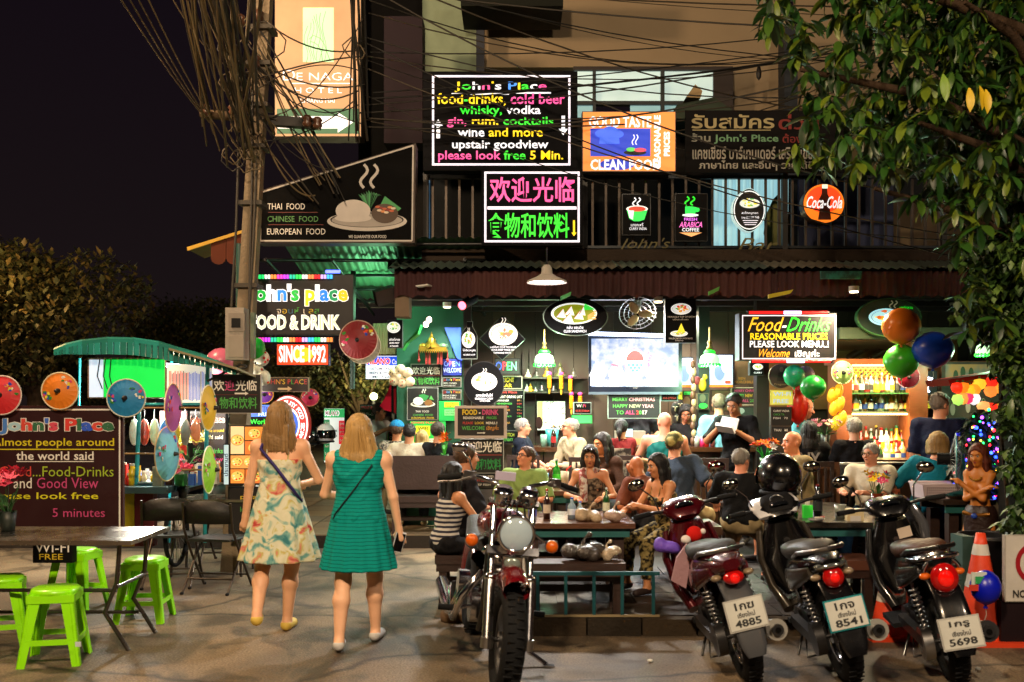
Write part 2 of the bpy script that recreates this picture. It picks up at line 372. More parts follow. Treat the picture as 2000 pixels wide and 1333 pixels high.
# window band
WL=E_('c2dcd6',.75); WF=K('1b2226',.5)
wb=B.g(); 
wb.b2((X_(1120,13.3),13.3,Z_(234,13.3)),(X_(1432,13.3),13.42,Z_(230,13.3)),WF); wb.b2((X_(1120,13.3),13.3,Z_(137,13.3)),(X_(1432,13.3),13.42,Z_(130,13.3)),K('2a1e18',.6))
wb.b2((X_(1394,13.3),13.3,Z_(230,13.3)),(X_(1432,13.3),13.42,Z_(137,13.3)),K('2a1e18',.6))
for a,c in((1158,1164),(1291,1298)): wb.b2((X_(a,13.3),13.3,Z_(230,13.3)),(X_(c,13.3),13.42,Z_(137,13.3)),WF)
wb.b2((X_(1120,13.3),13.31,Z_(204,13.3)),(X_(1394,13.3),13.41,Z_(197,13.3)),WF)
WN=wb.out('window')
for a,c in((1122,1158),(1164,1291),(1298,1394)):
    g=G(); g.b2((X_(a,13.3),13.36,Z_(197,13.3)),(X_(c,13.3),13.37,Z_(137,13.3)),WL); g.out('pane',WN)
for a,c in((1122,1158),(1232,1291),(1298,1362)):
    g=G(); g.b2((X_(a,13.3),13.36,Z_(230,13.3)),(X_(c,13.3),13.37,Z_(204,13.3)),E_('8fc0c8',.5)); g.out('pane',WN)
# balcony
YB=10.9
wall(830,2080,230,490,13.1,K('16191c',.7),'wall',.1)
wall(1560,1745,350,486,12.2,K('152044',.6),'wall',.05)
wall(1745,2080,395,480,12.6,K('6a5a44',.7),'wall',.05)
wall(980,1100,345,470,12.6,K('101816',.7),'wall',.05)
# balcony floor slab and ledge
g=B.g(); g.b2((X_(825,YB),YB-.1,Z_(512,YB)),(X_(2080,YB),13.2,Z_(490,YB)),K('3a3028',.8,bump=.5,ns=3)); g.out('balcony_slab')
g=B.g(); g.b2((X_(760,YB),YB-.12,Z_(528,YB)),(X_(2080,YB),YB+.3,Z_(513,YB)),K('1d1a18',.8)); g.out('ledge')
RAIL=B.g(); RAIL.b2((X_(838,YB),YB-.03,Z_(350,YB)),(X_(1840,YB),YB+.03,Z_(344,YB)),K('2c3034',.4,.5)); RAIL.b2((X_(838,YB),YB-.03,Z_(486,YB)),(X_(1840,YB),YB+.03,Z_(481,YB)),K('2c3034',.4,.5)); RL=RAIL.out('railing')
px=845
while px<1840:
    g=G(); g.b2((X_(px-2,YB),YB-.014,Z_(481,YB)),(X_(px+2.5,YB),YB+.014,Z_(350,YB)),K('4a4038',.5,.4)); g.out('baluster',RL); px+=26
for px in (832,1142,1532,1842):
    g=G(); g.b2((X_(px-5,YB),YB-.04,Z_(490,YB)),(X_(px+5,YB),YB+.04,Z_(330,YB)),K('22201f',.5)); g.out('post',RL)
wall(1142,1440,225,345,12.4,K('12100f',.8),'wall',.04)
# corrugated awning roof sheets + hanging fringe sheets
def corr(g,x0,x1,ya,za,yb,zb,mat,n,amp,scal=0,vert=0):
    vs=[];fs=[]; N=n*4
    for i in range(N+1):
        x=x0+(x1-x0)*i/N; o=amp*math.sin(2*PI*i/4); sc=scal*abs(math.sin(PI*i/8)) 
        if vert: vs+= [(x,ya+o,za),(x,yb+o,zb+sc)]
        else: vs+= [(x,ya,za+o),(x,yb,zb+o)]
    for i in range(N): fs.append((2*i,2*i+1,2*i+3,2*i+2))
    return g.add(vs,fs,mat,1)
YF=10.35; x=X_(770,YF); k=0
FRB=[K('42292a',.75,bump=.3),K('4a2e2c',.75,bump=.3),K('3a2424',.75,bump=.3)]; RST=[K('5a6a60',.6,.3,bump=.4),K('4c564e',.7,.3,bump=.4),K('6a6658',.7,.2,bump=.5)]
while x<X_(1905,YF):
    w=.78; x1=min(x+w,X_(1905,YF))
    g=B.g(); corr(g,x,x1+.02,YF+.0,Z_(530,YF),YF+.01,Z_(583,YF),FRB[k%3],9,.019,.035,1); g.out('fringe_sheet')
    g=B.g(); corr(g,x-.05,x1+.03,YF-.12,Z_(527,YF)+.01*(k%2),YB+.1,Z_(505,YB)+.0,RST[k%3],9,.014); g.out('roof_sheet')
    x=x1; k+=1
g=B.g(); g.b2((X_(770,YF),YF+.03,Z_(536,YF)),(X_(1905,YF),YF+.09,Z_(524,YF)),BD); g.out('beam')
g=B.g(); g.b2((X_(770,YF),YF+.05,Z_(622,10.6)),(X_(798,YF),YF+.32,Z_(530,YF)),K('7c6a58',.7)); g.out('column')   # hanging stub
# interior
g=B.g(); g.b2((X_(770,YF),YF+.1,Z_(560,YF)+.06),(7.5,13.2,Z_(560,YF)+.12),K('3a3028',.7,kind='wood')); g.out('ceiling')
CZ=Z_(560,YF)+.06
for y in (10.9,11.6,12.3):
    g=B.g(); g.b2((-1.2,y,CZ-.14),(7.4,y+.09,CZ-.002),K('1c1411',.6,kind='wood')); g.out('beam')
for x in (-.4,.9,2.2,3.5,4.8):
    g=B.g(); g.b2((x,10.5,CZ-.09),(x+.07,13.1,CZ-.003),K('1c1411',.6,kind='wood')); g.out('beam')
def pl(g,x0,x1,z0,z1,Y,mat,n): # plank wall
    pass
# back wall built of boards
x=-1.33
while x<7.4:
    w=random.uniform(.22,.3); gr=x<-.55
    g=B.g(); g.b2((x+.003,13.0+random.uniform(0,.008),.1),(x+w-.003,13.05,CZ),GREENW if gr else K(random.choice(['3f3226','4a3a2a','362a20']),.6,kind='wood')); g.out('board'); x+=w
g=B.g(); g.b2((-1.4,12.1,.1),(-.52,12.6,CZ),GREENW); g.out('wall')
g=B.g(); g.b2((X_(1478,11.3),11.3,.1),(X_(1502,11.3),11.45,CZ),K('1e1510',.5,kind='wood')); g.out('column')
g=B.g(); g.b2((X_(1365,12),12,.1),(X_(1386,12),12.15,CZ),K('1d2a22',.5)); g.out('column')
g=B.g(); g.b2((X_(905,11.2),11.2,.1),(X_(920,11.2),11.35,CZ),K('1e1510',.5,kind='wood')); g.out('column')
g=B.g(); g.b2((X_(1780,10.9),10.9,.1),(X_(1796,10.9),11.05,2.3),K('8a4a22',.4,kind='wood')); g.out('column')
g=B.g(); g.b2((X_(1840,10.9),11.0,.1),(8.6,11.1,1.9),K('3a2a1c',.6,kind='wood')); g.out('wall')
# beams over the right-hand bar
g=B.g(); g.b2((X_(1640,10.6),10.6,Z_(662,10.6)),(8,10.75,Z_(640,10.6)),K('2c3a1e',.6,kind='wood')); g.out('beam')
g=B.g(); g.b2((X_(1640,10.7),10.76,Z_(665,10.7)),(X_(1870,10.7),12.9,Z_(660,10.7)),K('7a5a34',.6,kind='wood')); g.out('ceiling')
g=B.g(); g.b2((X_(1500,12.9),12.9,Z_(800,12.9)),(X_(1870,12.9),12.98,Z_(640,12.9)),K('8a6234',.6,kind='wood')); g.out('wall')
for a in (1655,1700): g=B.g(); g.cyl(at(a,700,12.6),at(a+80,655,12.6),.05,K('5a3c1e',.5),n=6); g.out('rafter')
# ---- truss canopy at left of the building (green-lit corrugated underside)
CP=T('steel_canopy','steel framed canopy with green lit corrugated underside below the white plate sign','canopy',at(650,520,11),w=1)
GSH=K('5f8f70',.5,.3)
for i in range(6):
    x0=-2.45+i*.38; g=CP.g(); corr(g,x0,x0+.43,10.5,3.38,12.6,2.95,GSH,5,.012); g.out('roof_sheet')
for i in range(5):
    g=CP.g(); y=10.55+i*.5; z=3.34-.205*i*.5*2*.5
    g.cyl((-2.8,y,3.33-(y-10.5)*.205),(-.25,y,3.33-(y-10.5)*.205),.02,DSTEEL,n=6); g.out('purlin')
for i in range(4):
    g=CP.g(); x0=-2.6+i*.7; g.cyl((x0,10.5,3.15),(x0+.15,12.6,2.75),.02,DSTEEL,n=6); g.cyl((x0,10.5,3.15),(x0+.5,11.2,3.24),.014,DSTEEL,n=6); g.out('truss')
g=CP.g(); g.cyl((-2.85,10.4,0),(-2.85,10.4,3.3),.035,K('234a44',.5),n=8); g.out('post')
g=CP.g(); g.cyl(at(688,760,11.2),at(690,530,11.2),.03,K('1d3a34',.5),n=8); g.out('post')
lt=lamp('POINT',(-1.6,11.6,2.75),15,(.35,1,.5),CP,.15); lt.location=lt.location-CP.o.location
g=CP.g(); g.cyl(at(620,540,11.4)+Vector((0,0,.25)),at(700,540,11.4)+Vector((0,0,.25)),.02,E_('5aff8a',6),n=8); g.out('tube_lamp')
# scalloped awning left of the pole
AW=T('scalloped_awning','small brown awning with scalloped valance and yellow edge left of the pole','awning',at(420,520,10.8),w=1)
g=AW.g(); g.add([at(365,487,10.6),at(475,452,10.6),at(500,470,12.2),at(400,505,12.2)],[(0,1,2,3)],K('6a5420',.7)); g.out('top_sheet')
g=AW.g(); g.prism([at(365,483,10.58),at(472,450,10.58),at(472,456,10.58),at(366,490,10.58)],(0,.03,0),K('c79a2a',.5)); g.out('edge_trim')
for i in range(3):
    ps=[];x0=412+i*30
    ps=[at(x0,472-i*8,10.6),at(x0+29,464-i*8,10.6)]+[at(x0+14.5+14.5*math.cos(t),505+12*math.sin(t),10.6) for t in [PI*k/6 for k in range(7)]]
    g=AW.g(); g.prism(ps,(0,.02,0),K('5a2e20',.8)); g.out('scallop')
# ---- side wall pillar sign box edge
# concrete utility pole
YP=9.6
PL=T('utility_pole','leaning square concrete utility pole carrying a tangle of cables','utility pole',at(462,1100,YP),w=1)
CONC=K('8a7a64',.85,bump=.5,ns=5)
bt=Vector((X_(452,YP),YP,0)); tp=at(522,-80,YP)
g=PL.g(); d=.085
ps=[]
for p,s in((bt,.1),(tp,.075)): ps+=[p+Vector((a*s*.85,b*s*.85,0)) for a,b in((-1,-1),(1,-1),(1,1),(-1,1))]
g.add(ps,[(0,1,5,4),(1,2,6,5),(2,3,7,6),(3,0,4,7),(0,3,2,1),(4,5,6,7)],CONC); g.out('shaft')
for py in (60,130,210,290,400,560): 
    q=bt.lerp(tp,(Z_(py,YP))/tp.z); g=PL.g(); g.box(q,(.23,.24,.04),K('4a443c',.6,.5)); g.out('bracket_band')
g=PL.g(); g.cyl(at(392,222,YP),at(455,228,YP),.045,K('5b4a38',.8),n=8); g.out('cross_arm')
g=PL.g(); g.box(at(575,240,YP),(.5,.1,.09),K('1c1916',.6),rot=(0,R(4),0)); g.out('cross_arm')
for px,py in((455,215),(470,40),(505,30),(500,120),(402,215),(620,240),(600,236)):
    g=PL.g(); g.lathe(at(px,py,YP-.1),[(.0,-.06),(.03,-.06),(.05,-.03),(.03,0),(.05,.02),(.03,.05),(0,.05)],K('5a3a28',.3),10); g.out('insulator')
g=PL.g(); 
for a,b in(((494,120),(486,600)),((502,300),(484,640)),((466,300),(452,600))): g.tube([at(a[0],a[1],YP-.12),at((a[0]+b[0])/2+2,(a[1]+b[1])/2,YP-.12),at(b[0],b[1],YP-.12)],.012,K('3a342c',.6),6)
g.out('conduit')
MB_=T('meter_box','grey metal electricity meter box strapped to the concrete pole','meter box',at(464,705,YP-.16),w=1)
BXM=K('a0968a',.6,bump=.3); g=MB_.g(); g.b2(at(440,703,YP-.32),at(487,605,YP-.12),BXM); g.out('case')
g=MB_.g(); g.b2(at(446,648,YP-.328),at(478,612,YP-.32),K('8d8378',.6)); g.out('window_frame')
g=MB_.g(); g.b2(at(452,640,YP-.335),at(470,622,YP-.326),BLK); g.out('window')
g=MB_.g(); g.b2(at(446,698,YP-.328),at(476,656,YP-.32),K('968c80',.6)); g.out('door')
g=MB_.g(); g.b2(at(489,700,YP-.25),at(500,612,YP-.18),K('7e8a72',.6,h2='5a6a58')); g.out('side_cover')
# ---- cables
CB=[K('15130f',.6),K('241f17',.6),K('3a3226',.6),K('57492f',.6),K('6a5a3c',.55)]
def cable(a,b,sag,r,mat,grp='tangled cables around the pole',lab='drooping dark cable strung at the leaning pole'):
    ps=[]; n=12
    for i in range(n+1):
        t=i/n; p=a.lerp(b,t); p.z-=sag*4*t*(1-t); ps.append(p)
    g=G(); g.tube(ps,r,mat,5); single(g,'cable',lab,'cable',grp)
for i in range(46):
    a=at(random.gauss(415,55),-70-random.random()*60,random.uniform(6.8,9.0)); b=at(random.gauss(488,20),random.uniform(130,330),YP-.16+random.uniform(-.1,.1))
    cable(a,b,random.uniform(.0,.25),random.choice([.006,.008,.011,.014]),random.choice(CB[1:]))
for i in range(9):
    a=at(random.uniform(330,400),-80,8.); b=at(random.uniform(395,450),random.uniform(215,300),YP-.05); cable(a,b,.1,.008,random.choice(CB[2:]))
for i in range(14):
    a=at(random.gauss(505,8),random.uniform(40,260),YP-.12); b=at(random.uniform(600,690),random.uniform(330,400),YP+.2); cable(a,b,random.uniform(-.2,.25),random.choice([.006,.009]),random.choice(CB),'service cables',"service cable slanting down behind the plate sign")
for i in range(9):
    a=at(random.gauss(692,12),-70,9.); b=at(random.gauss(700,10),random.uniform(230,280),9.8); cable(a,b,.0,random.choice([.008,.013]),random.choice(CB[:3]),'cables hanging in front of the hotel sign','thick cable hanging in front of the orange hotel sign')
for i in range(24):
    a=at(random.uniform(700,730),random.uniform(-60,250),9.9); b=(at(2150,random.uniform(-60,60),12.2) if i%2 else at(random.uniform(1500,2000),random.uniform(30,330),12.8)) if i>6 else at(2150,[-40,60,120,500,470,560,430][i],9.2)
    cable(a,b,random.uniform(.1,.5),random.choice([.005,.007,.009]),random.choice(CB[:3]),'cables crossing the facade','thin dark cable crossing in front of the facade')
for i in range(9):
    a=at(random.gauss(510,10),random.uniform(30,280),YP-.12); b=at(random.gauss(705,12),random.uniform(20,260),9.75); cable(a,b,random.uniform(-.15,.3),random.choice([.006,.008]),random.choice(CB[:3]),'cables crossing the hotel sign','black cable crossing in front of the hotel sign')
for i in range(3): cable(at(200+20*i,-60,7.),at(400+8*i,230+9*i,YP-.05),.05,.006,CB[4],'thin cables in the sky','thin pale cable crossing the dark sky to the pole')
for i in range(14): # curly loops of slack
    c=at(random.choice([478,497,690,455,520]),random.uniform(60,330),YP-.25); r0=random.uniform(.08,.22); t0=random.random()*6
    g=G(); g.tube([c+Vector((math.cos(t0+k*.5)*r0*(.6+.4*math.sin(k)),random.uniform(-.03,.03),math.sin(t0+k*.5)*r0)) for k in range(11)],.007,random.choice(CB[:4]),5); single(g,'cable_loop','slack loop of cable tied to the leaning pole','cable','slack cable loops')
g=G(); g.tube([at(405,745,YP-.3)+Vector((0,0,0))]+[at(470+14*math.sin(k*1.1),712+k*3,YP-.3) for k in range(9)],.012,CB[0],6); single(g,'cable_coil','coil of black cable hanging under the meter box','cable')
# distant buildings & trees (left alley)
g=G(); 
# ================================================================ SIGNS
Wt=E_('f4f2ff',3.0); Yl=E_('ffcf10',2.2); Gn=E_('22dd28',1.8); Pk=E_('ff4f9a',2.0); Bl=E_('3a8cff',1.8); Or=E_('ff8a1c',1.8)
PW=K('ebe6df',.6,nv=.06); PG=K('4faa4a',.6); PY=K('d8b92c',.6); PR=K('c03a34',.6); PP=K('c8457e',.6); PO=K('c98a3a',.6)
CNa='欢迎光临'; CNb='食物和饮料'
# hotel sign
S=Sign('hotel_sign','tall orange backlit hotel sign with pale green dragon panel and white arrow',12.6,(536,-90,706,268),frame=K('2a1c10',.6),face=E_('b88e66',.95),thick=.3)
S.rect(541,213,702,262,E_('3f6f52',.6),2); S.rect(592,16,652,122,E_('aef2b0',1.0),2)
for i in range(7): S.line([(598+i*6+4*math.sin(k*.9+i),118-k*(9+i*.6)+abs(i-3)*2) for k in range(9)],.8,E_('6f9a4a',.6),3)
S.line([(604,78),(612,70),(626,76),(634,88),(640,106),(645,120)],1,E_('6f9a4a',.6),3); S.line([(606,82),(614,84),(622,90),(628,102),(630,120)],1,E_('6f9a4a',.6),3)
S.text([('D',Wt)],553,137,577,158,bold=-.01); S.text([('E NAGA',Wt)],580,143,690,158,bold=-.01); S.rect(570,163,684,165,E_('fff0e0',2),3)
S.text([('H O T E L',Wt)],576,172,668,183,bold=0); S.text([('CHIANG MAI',Wt)],586,193,654,202,bold=.0)
S.rect(541,228,662,252,E_('fff6ee',2.2),3); S.poly([(660,220),(660,260),(690,240)],E_('fff6ee',2.2),3); S.done()
# main LED board
S=Sign('led_board','largest black LED board with coloured drinks text and white tube border on the balcony',10.5,(826,140,1128,334),frame=K('08080a',.8),face=K('0a0a0e',.8),thick=.16)
S.border(844,148,1114,324,4,E_('efe4ff',4),2)
S.text([('J',Yl),('o',Gn),('h',Wt),('n',Pk),("'",Yl),('s ',Wt),('P',Bl),('l',Yl),('a',Gn),('c',Wt),('e',Pk)],888,160,1068,181,bold=.016)
S.rect(882,183,994,186,Wt,3); S.rect(1008,181,1076,184,Wt,3)
S.text([('food',Yl),('-',Gn),('drinks, ',Yl),('cold beer',Pk)],854,183,1103,208,bold=.016)
S.text([('whisky, ',Gn),('vodka',Wt)],898,207,1056,229,bold=.016)
S.text([('gin, ',Pk),('rum, ',Yl),('cocktails',Gn)],873,229,1081,250,bold=.016)
S.text([('wine ',Wt),('and more',Yl)],894,250,1060,268,bold=.016)
S.text([('upstair goodview',Wt)],883,274,1071,296,bold=.016)
S.text([('please look ',Pk),('free ',Gn),('5 Min.',Yl)],856,295,1100,318,bold=.016)
arrow(S,856,271,856,234,7,Wt,2); arrow(S,1100,227,1100,265,7,Wt,2); S.done()
# chinese LED board
S=Sign('led_board','square LED board with pink and green Chinese characters and small yellow arrow',10.4,(940,331,1138,480),frame=K('08080a',.8),face=K('0a0a0e',.8),thick=.14)
S.border(946,336,1132,474,4,E_('efe4ff',4),2); S.rect(952,404,1126,410,E_('efe4ff',4),2)
S.text([(CNa,Pk)],956,346,1122,396,bold=.016); S.text([(CNb,Gn)],953,416,1112,466,bold=.016); arrow(S,1121,431,1121,462,4,Yl,2); S.done()
# good taste
S=Sign('backlit_sign','orange backlit good taste sign with blue panel and chef hat beside the largest LED board',10.6,(1137,218,1320,336),frame=BLK,face=E_('f0853a',1.5),thick=.12)
S.text([('GOOD TASTE',Wt)],1150,228,1272,250,bold=.03); S.rect(1153,252,1270,306,E_('1c3cc0',1.1),2)
S.text([('CLEAN FOOD',Wt)],1153,312,1290,333,bold=.03); S.text([('REASONABLE',Wt)],1277,226,1290,328,bold=.04,rot=1); S.text([('PRICES',Wt)],1296,258,1308,306,bold=.04,rot=1)
S.ell(1178,262,16,9,E_('3a66e8',1.2),4); S.ell(1192,258,16,10,E_('3a66e8',1.2),4); S.ell(1204,263,14,8,E_('3a66e8',1.2),4); S.poly([(1170,282),(1210,282),(1208,262),(1172,262)],E_('3a66e8',1.2),5)
S.ell(1240,299,22,5,E_('101014',.2),4); S.ell(1232,293,9,4,E_('58d060',1.2),5); S.ell(1250,294,12,4,E_('e04860',1.2),5); S.steam(1240,264,284,3,Wt,4); S.ell(1205,322,34,11,E_('1c3cc0',1.0),2); S.done()
# Thai banner
S=Sign('banner','black fabric banner with pale Thai writing hanging on the balcony rail',10.7,(1338,216,1650,338),frame=K('0e0d0d',.8),face=K('100e0e',.8),thick=.02)
S.text([('รับสมัคร ',K('a79a72',.7))],1350,224,1512,252,bold=.02); S.text([('ด่วน',K('7a3430',.7))],1520,224,1600,254,bold=.02); S.rect(1352,254,1505,256,K('a79a72',.7),2)
S.text([('ร้าน ',K('8a8a80',.7)),("John's Place",K('6f9a78',.7))],1350,261,1520,282,bold=.02); S.text([('ต้องการ',K('7a3430',.7))],1528,262,1600,280)
S.text([('แคชเชียร์ บาร์เทนเดอร์ เสริฟ เขียนบอร์ด',K('a8a49a',.7))],1352,286,1640,312,bold=.02)
S.text([('ภาษาไทย และอื่นๆ รายได้ดี มาก',K('a8a49a',.7))],1365,314,1630,334,bold=.02); S.done()
# plate sign (trapezoid)
S=Sign('plate_sign','large black trapezoid food board with steaming plate drawing high beside the pole',9.9,(502,280,812,476),frame=K('3a2a20',.6),face=K('070606',.85,nv=.3),thick=.22,shape=[(504,475),(810,475),(812,280),(504,374)])
bw=K('c8c0b8',.6)
S.line([(509,471),(805,471)],3,bw,2); S.line([(509,471),(509,377)],3,bw,2); S.line([(805,471),(807,285)],3,bw,2); S.line([(509,377),(807,285)],3,bw,2)
S.text([('THAI  FOOD',PW)],523,398,596,410,bold=.0); S.text([('CHINESE  FOOD',K('5f9a58',.6))],523,423,622,434,bold=.0); S.text([('EUROPEAN  FOOD',PW)],522,447,636,459,bold=.0)
S.rect(524,415,621,416.3,K('6a2a24',.6),2); S.rect(524,439,632,440.3,K('6a2a24',.6),2)
S.ell(717,433,78,19,bw,1); S.ell(717,430,72,15,K('2a2422',.6),2); S.ell(717,431,69,13,K('a8a098',.6),3)
for a in range(9): S.poly([(722,412),(700+a*5,372+abs(a-4)*2),(707+a*5,384),(712+a*3,380)],K(['2e7a44','3f9a58','1f5a34'][a%3],.6),4)
S.poly([(740,408),(752,384),(784,408),(774,416),(750,418)],K('3f9a58',.6),4)
S.ell(690,413,34,22,K('cfc6be',.6),5,a1=2*PI); S.ell(690,427,36,8,K('cfc6be',.6),5); S.ell(752,418,26,19,K('4a3524',.6),6)
for i in range(10): S.ell(738+i*3.4,405+(i*7)%12,5,2.4,K(['c05a34','d8c8b0','8a2a20','d88a50'][i%4],.6),7,8)
S.steam(721,322,368,9,bw,3); S.text([('WE GUARANTEE OUR FOOD',PW)],681,460,755,466,bold=.0); S.done()
# big john's place LED
S=Sign('led_board',"wide LED board with rounded multicoloured shop name above food and drink",10.3,(497,537,690,654),frame=K('101014',.5),face=K('1a1518',.5),thick=.14)
nm=[('J',E_('f04040',1.3)),('o',E_('18a838',1.4)),('h',E_('f4f0e8',2)),('n',E_('1c7ae0',1.5)),("'",E_('f4f0e8',2)),('s ',E_('18a838',1.4)),('p',E_('f0c818',1.6)),('l',E_('e8f0e8',2)),('a',E_('1c7ae0',1.5)),('c',E_('108a50',1.3)),('e',E_('e8b818',1.5))]
S.text(nm,484,556,680,598,bold=.035,outline=E_('ffffff',3.2),layer=5)
S.text([('จ',PW),('อ',PY),('น',K('3a6a8a')),('ห์',PG),(' เ',PW),(' ล',PY),('ส',PG)],541,601,624,613,bold=0)
S.text([('FOOD & DRINK',E_('e8e0b0',1.5))],492,616,664,644,bold=.016,outline=E_('ffffff',3.),layer=5)
S.done()
for yy,hh,x0,x1 in((541,7,504,650),(664,8,504,650)):
    q=T('led_tube','multicoloured LED tube running '+('above' if yy<600 else 'below')+' the rounded shop name board','light',at(577,yy,10.25),w=1,group='multicoloured LED tubes')
    n=24; cols=['20e070','f4fff0','ff8a40','ff40c0','c040ff','20c0a0','30ff60','ffffff','ff9050','ff2030','d0b0ff','40c0ff']
    for i in range(n):
        g=q.g(); a=x0+(x1-x0)*i/n; g.b2(at(a+.6,yy+hh/2,10.25),at(a+(x1-x0)/n-.4,yy-hh/2,10.28),E_(cols[(i//2+(3 if yy>600 else 0))%12],4)); g.out('led_segment')
    g=q.g(); g.b2(at(x0-2,yy+hh/2+1,10.285),at(x1+2,yy-hh/2-1,10.30),BLK); g.out('housing')
g=G(); g.cyl(at(636,531,10.3),at(664,531,10.3),.016,E_('4a50ff',6)); single(g,'blue_tube_light','short blue light tube above the rounded shop name board','light')
# since 1992
S=Sign('backlit_sign','red and orange backlit sign with white since 1992 lettering',10.1,(540,672,642,714),frame=BLK,face=E_('ff4018',1.6),thick=.1)
S.ell(590,693,22,15,E_('ffb020',1.8),1); S.text([('SINCE 1992',Wt)],545,675,637,709,bold=.03); S.done()
# quality food round sign
S=Sign('round_sign','round red and white quality food sign half hidden behind the blonde women',11.0,(528,774,604,864),frame=K('8a1a14',.5),face=E_('d8342a',.9),thick=.12,shape=[(562+42*math.cos(t),830-58*math.sin(t)) for t in [2*PI*i/36 for i in range(36)]])
S.ell(562,830,40,55.5,E_('f4f0ec',1.3),1,36); S.ell(562,830,37,52,E_('d8302a',.9),2,36); S.ell(562,830,24,34,E_('f4f0ec',1.4),3,36); S.ell(562,830,21,30,E_('2a56c8',1.2),4,36); S.ell(566,824,7,11,E_('f0f0f0',1.2),5); S.poly([(556,812),(574,816),(570,840),(562,834)],E_('e8b840',1.2),6)
def arctext(S,s,cx,cy,rx,ry,a0,a1,h,m):
    for i,ch in enumerate(s):
        if ch==' ': continue
        t=R(a0+(a1-a0)*i/(len(s)-1)); v,fs,ms=textG([(ch,m)],.03); 
        if not len(v): continue
        c=v.mean(0); hh=(v[:,1].max()-v[:,1].min()) or 1; k=h/hh if ch not in '.' else h*.3/hh; ph=t-PI/2
        P=[]
        for p in v:
            x,y=(p[0]-c[0])*k,(p[1]-c[1])*k; X=x*math.cos(ph)-y*math.sin(ph); Yy=x*math.sin(ph)+y*math.cos(ph)
            q=at(cx+rx*math.cos(t)+X,cy-ry*math.sin(t)-Yy,S.Y); q.y=S.L(7); P.append(tuple(q))
        g=S.t.g(); g.add(P,[f for f,_ in fs],m); g.out('lettering')
arctext(S,'QUALITY FOOD',562,830,30.5,43,112,20,8.5,Wt); arctext(S,'REASONABLE PRICES',562,830,30.5,43,-110,2,8,Wt); S.done()
# john's place brown sign
S=Sign('direction_sign','brown sign with red and yellow shop name and pale arrow under the since 1992 sign',11.2,(511,737,603,766),frame=K('8a7a60',.5),face=K('2a1c14',.6),thick=.05)
S.text([('J',PR),('O',PY),('H',PR),('N',PO),("'S ",PY),('P',PR),('L',PG),('A',PR),('C',PY),('E',PR)],513,741,600,754,bold=.0); arrow(S,543,760,571,760,4,K('d0b890',.6),2); S.done()
# chinese direction sign on the stall
S=Sign('direction_sign','black sign with white and green Chinese characters and white arrow fixed to the stall corner',9.3,(414,731,510,808),frame=K('b8b0a8',.5),face=K('14100f',.6),thick=.04)
S.text([('欢',PW),('迎',PP),('光临',PW)],418,743,502,764,bold=.015); S.rect(418,771,503,772,K('6a2420'),2); arrow(S,459,769,486,769,3,PW,3); S.text([('物和饮料',PG)],429,776,503,799,bold=.015); S.done()
S=Sign('lit_box','small blue backlit box sign behind the floral dress woman',11.3,(489,790,540,816),face=E_('1c5ad8',1.2)); S.text([('TATTOO',E_('0a1a60',.3))],494,794,536,804); S.text([('FREE',E_('bfe0ff',1.5))],505,806,530,813); S.done()
S=Sign('notice_board','dark board with green world lettering above the food picture board',11.0,(487,817,540,830)); S.text([('World',Gn)],489,819,524,829,bold=.016); S.done()
# food picture board
S=Sign('food_board','lit board of orange pizza photographs standing left of the floral dress',9.3,(449,831,556,948),frame=K('1a1210',.5),face=K('1c120c',.5),thick=.06)
for i,(a,b,c,d) in enumerate(((451,833,477,887),(479,834,552,860),(479,862,552,888),(451,890,500,915),(503,890,552,915),(451,917,478,944),(480,917,515,944),(518,917,552,944))):
    S.rect(a,b,c,d,E_(['f0c890','e88a38','d87030','e89a50'][i%4],1.0),1)
    n=2 if (c-a)>40 else 1
    for j in range(n):
        cx=a+(c-a)*(j+.5)/n; cy=(b+d)/2; rr=min((c-a)/n/2,(d-b)/2)*.9; S.ell(cx,cy,rr*1.1,rr*.9,E_('c8702a',1.0),2); S.ell(cx,cy,rr,rr*.8,E_('f8c060',1.2),3)
        for k in range(7): S.ell(cx+rr*.6*math.cos(k*2.4),cy+rr*.5*math.sin(k*2.4),rr*.17,rr*.14,E_(['c83018','f8e8c0','5a8a30'][k%3],.9),4,7)
S.done()
S=Sign('menu_board','small dark board with yellow please lettering under the food picture board',9.35,(446,952,530,1052),face=K('120c0c',.6)); S.text([('please',PY)],470,966,520,978,bold=.01); S.text([('look menu',PG)],470,990,520,1000,bold=.01); S.done()
# left big board
S=Sign('menu_board','big dark red board with multicoloured shop name standing behind the steel table',7.9,(-40,793,240,1062),frame=K('3a0f12',.5),face=K('2c0a0f',.45,nv=.05),thick=.04)
S.rect(233,799,236,1060,PW,2); S.rect(-36,799,233,802,PW,2)
S.text([('J',K('4a80d0')),('o',K('a8d0e0')),('h',K('d8483c')),('n',K('2f6a48')),("'",K('3a68c8')),('s ',K('d84a60')),('P',K('d83a34')),('l',K('2f6a48')),('a',K('2f5ad0')),('c',K('d8483c')),('e',K('2f6a48'))],0,817,224,849,bold=.045,outline=PW,layer=5)
S.text([('Almost people around',K('d8c81c'))],-14,856,224,876,bold=.01); S.rect(-2,877,224,879,K('d8c81c'),2)
S.text([('the world said',PW)],33,882,184,899,bold=.01); S.rect(33,901,184,902.5,PW,2)
S.text([('Good',K('d8483c')),('...Food-Drinks',K('a0b830'))],0,911,223,931,bold=.0); S.text([('and ',PW),('Good View',PP)],28,933,193,954,bold=.0)
S.text([('please look free',K('d8d020'))],-20,962,193,979,bold=.01); S.text([('5 minutes',PP)],104,993,206,1010,bold=.0)
S.done()
S=Sign('wifi_board','small black wifi free board with white and yellow letters under the steel table',7.75,(64,1040,141,1100)); S.text([('WI-FI',PW)],70,1060,136,1079,bold=.0); S.text([('FREE',PY)],78,1082,124,1093,bold=.0); S.done()
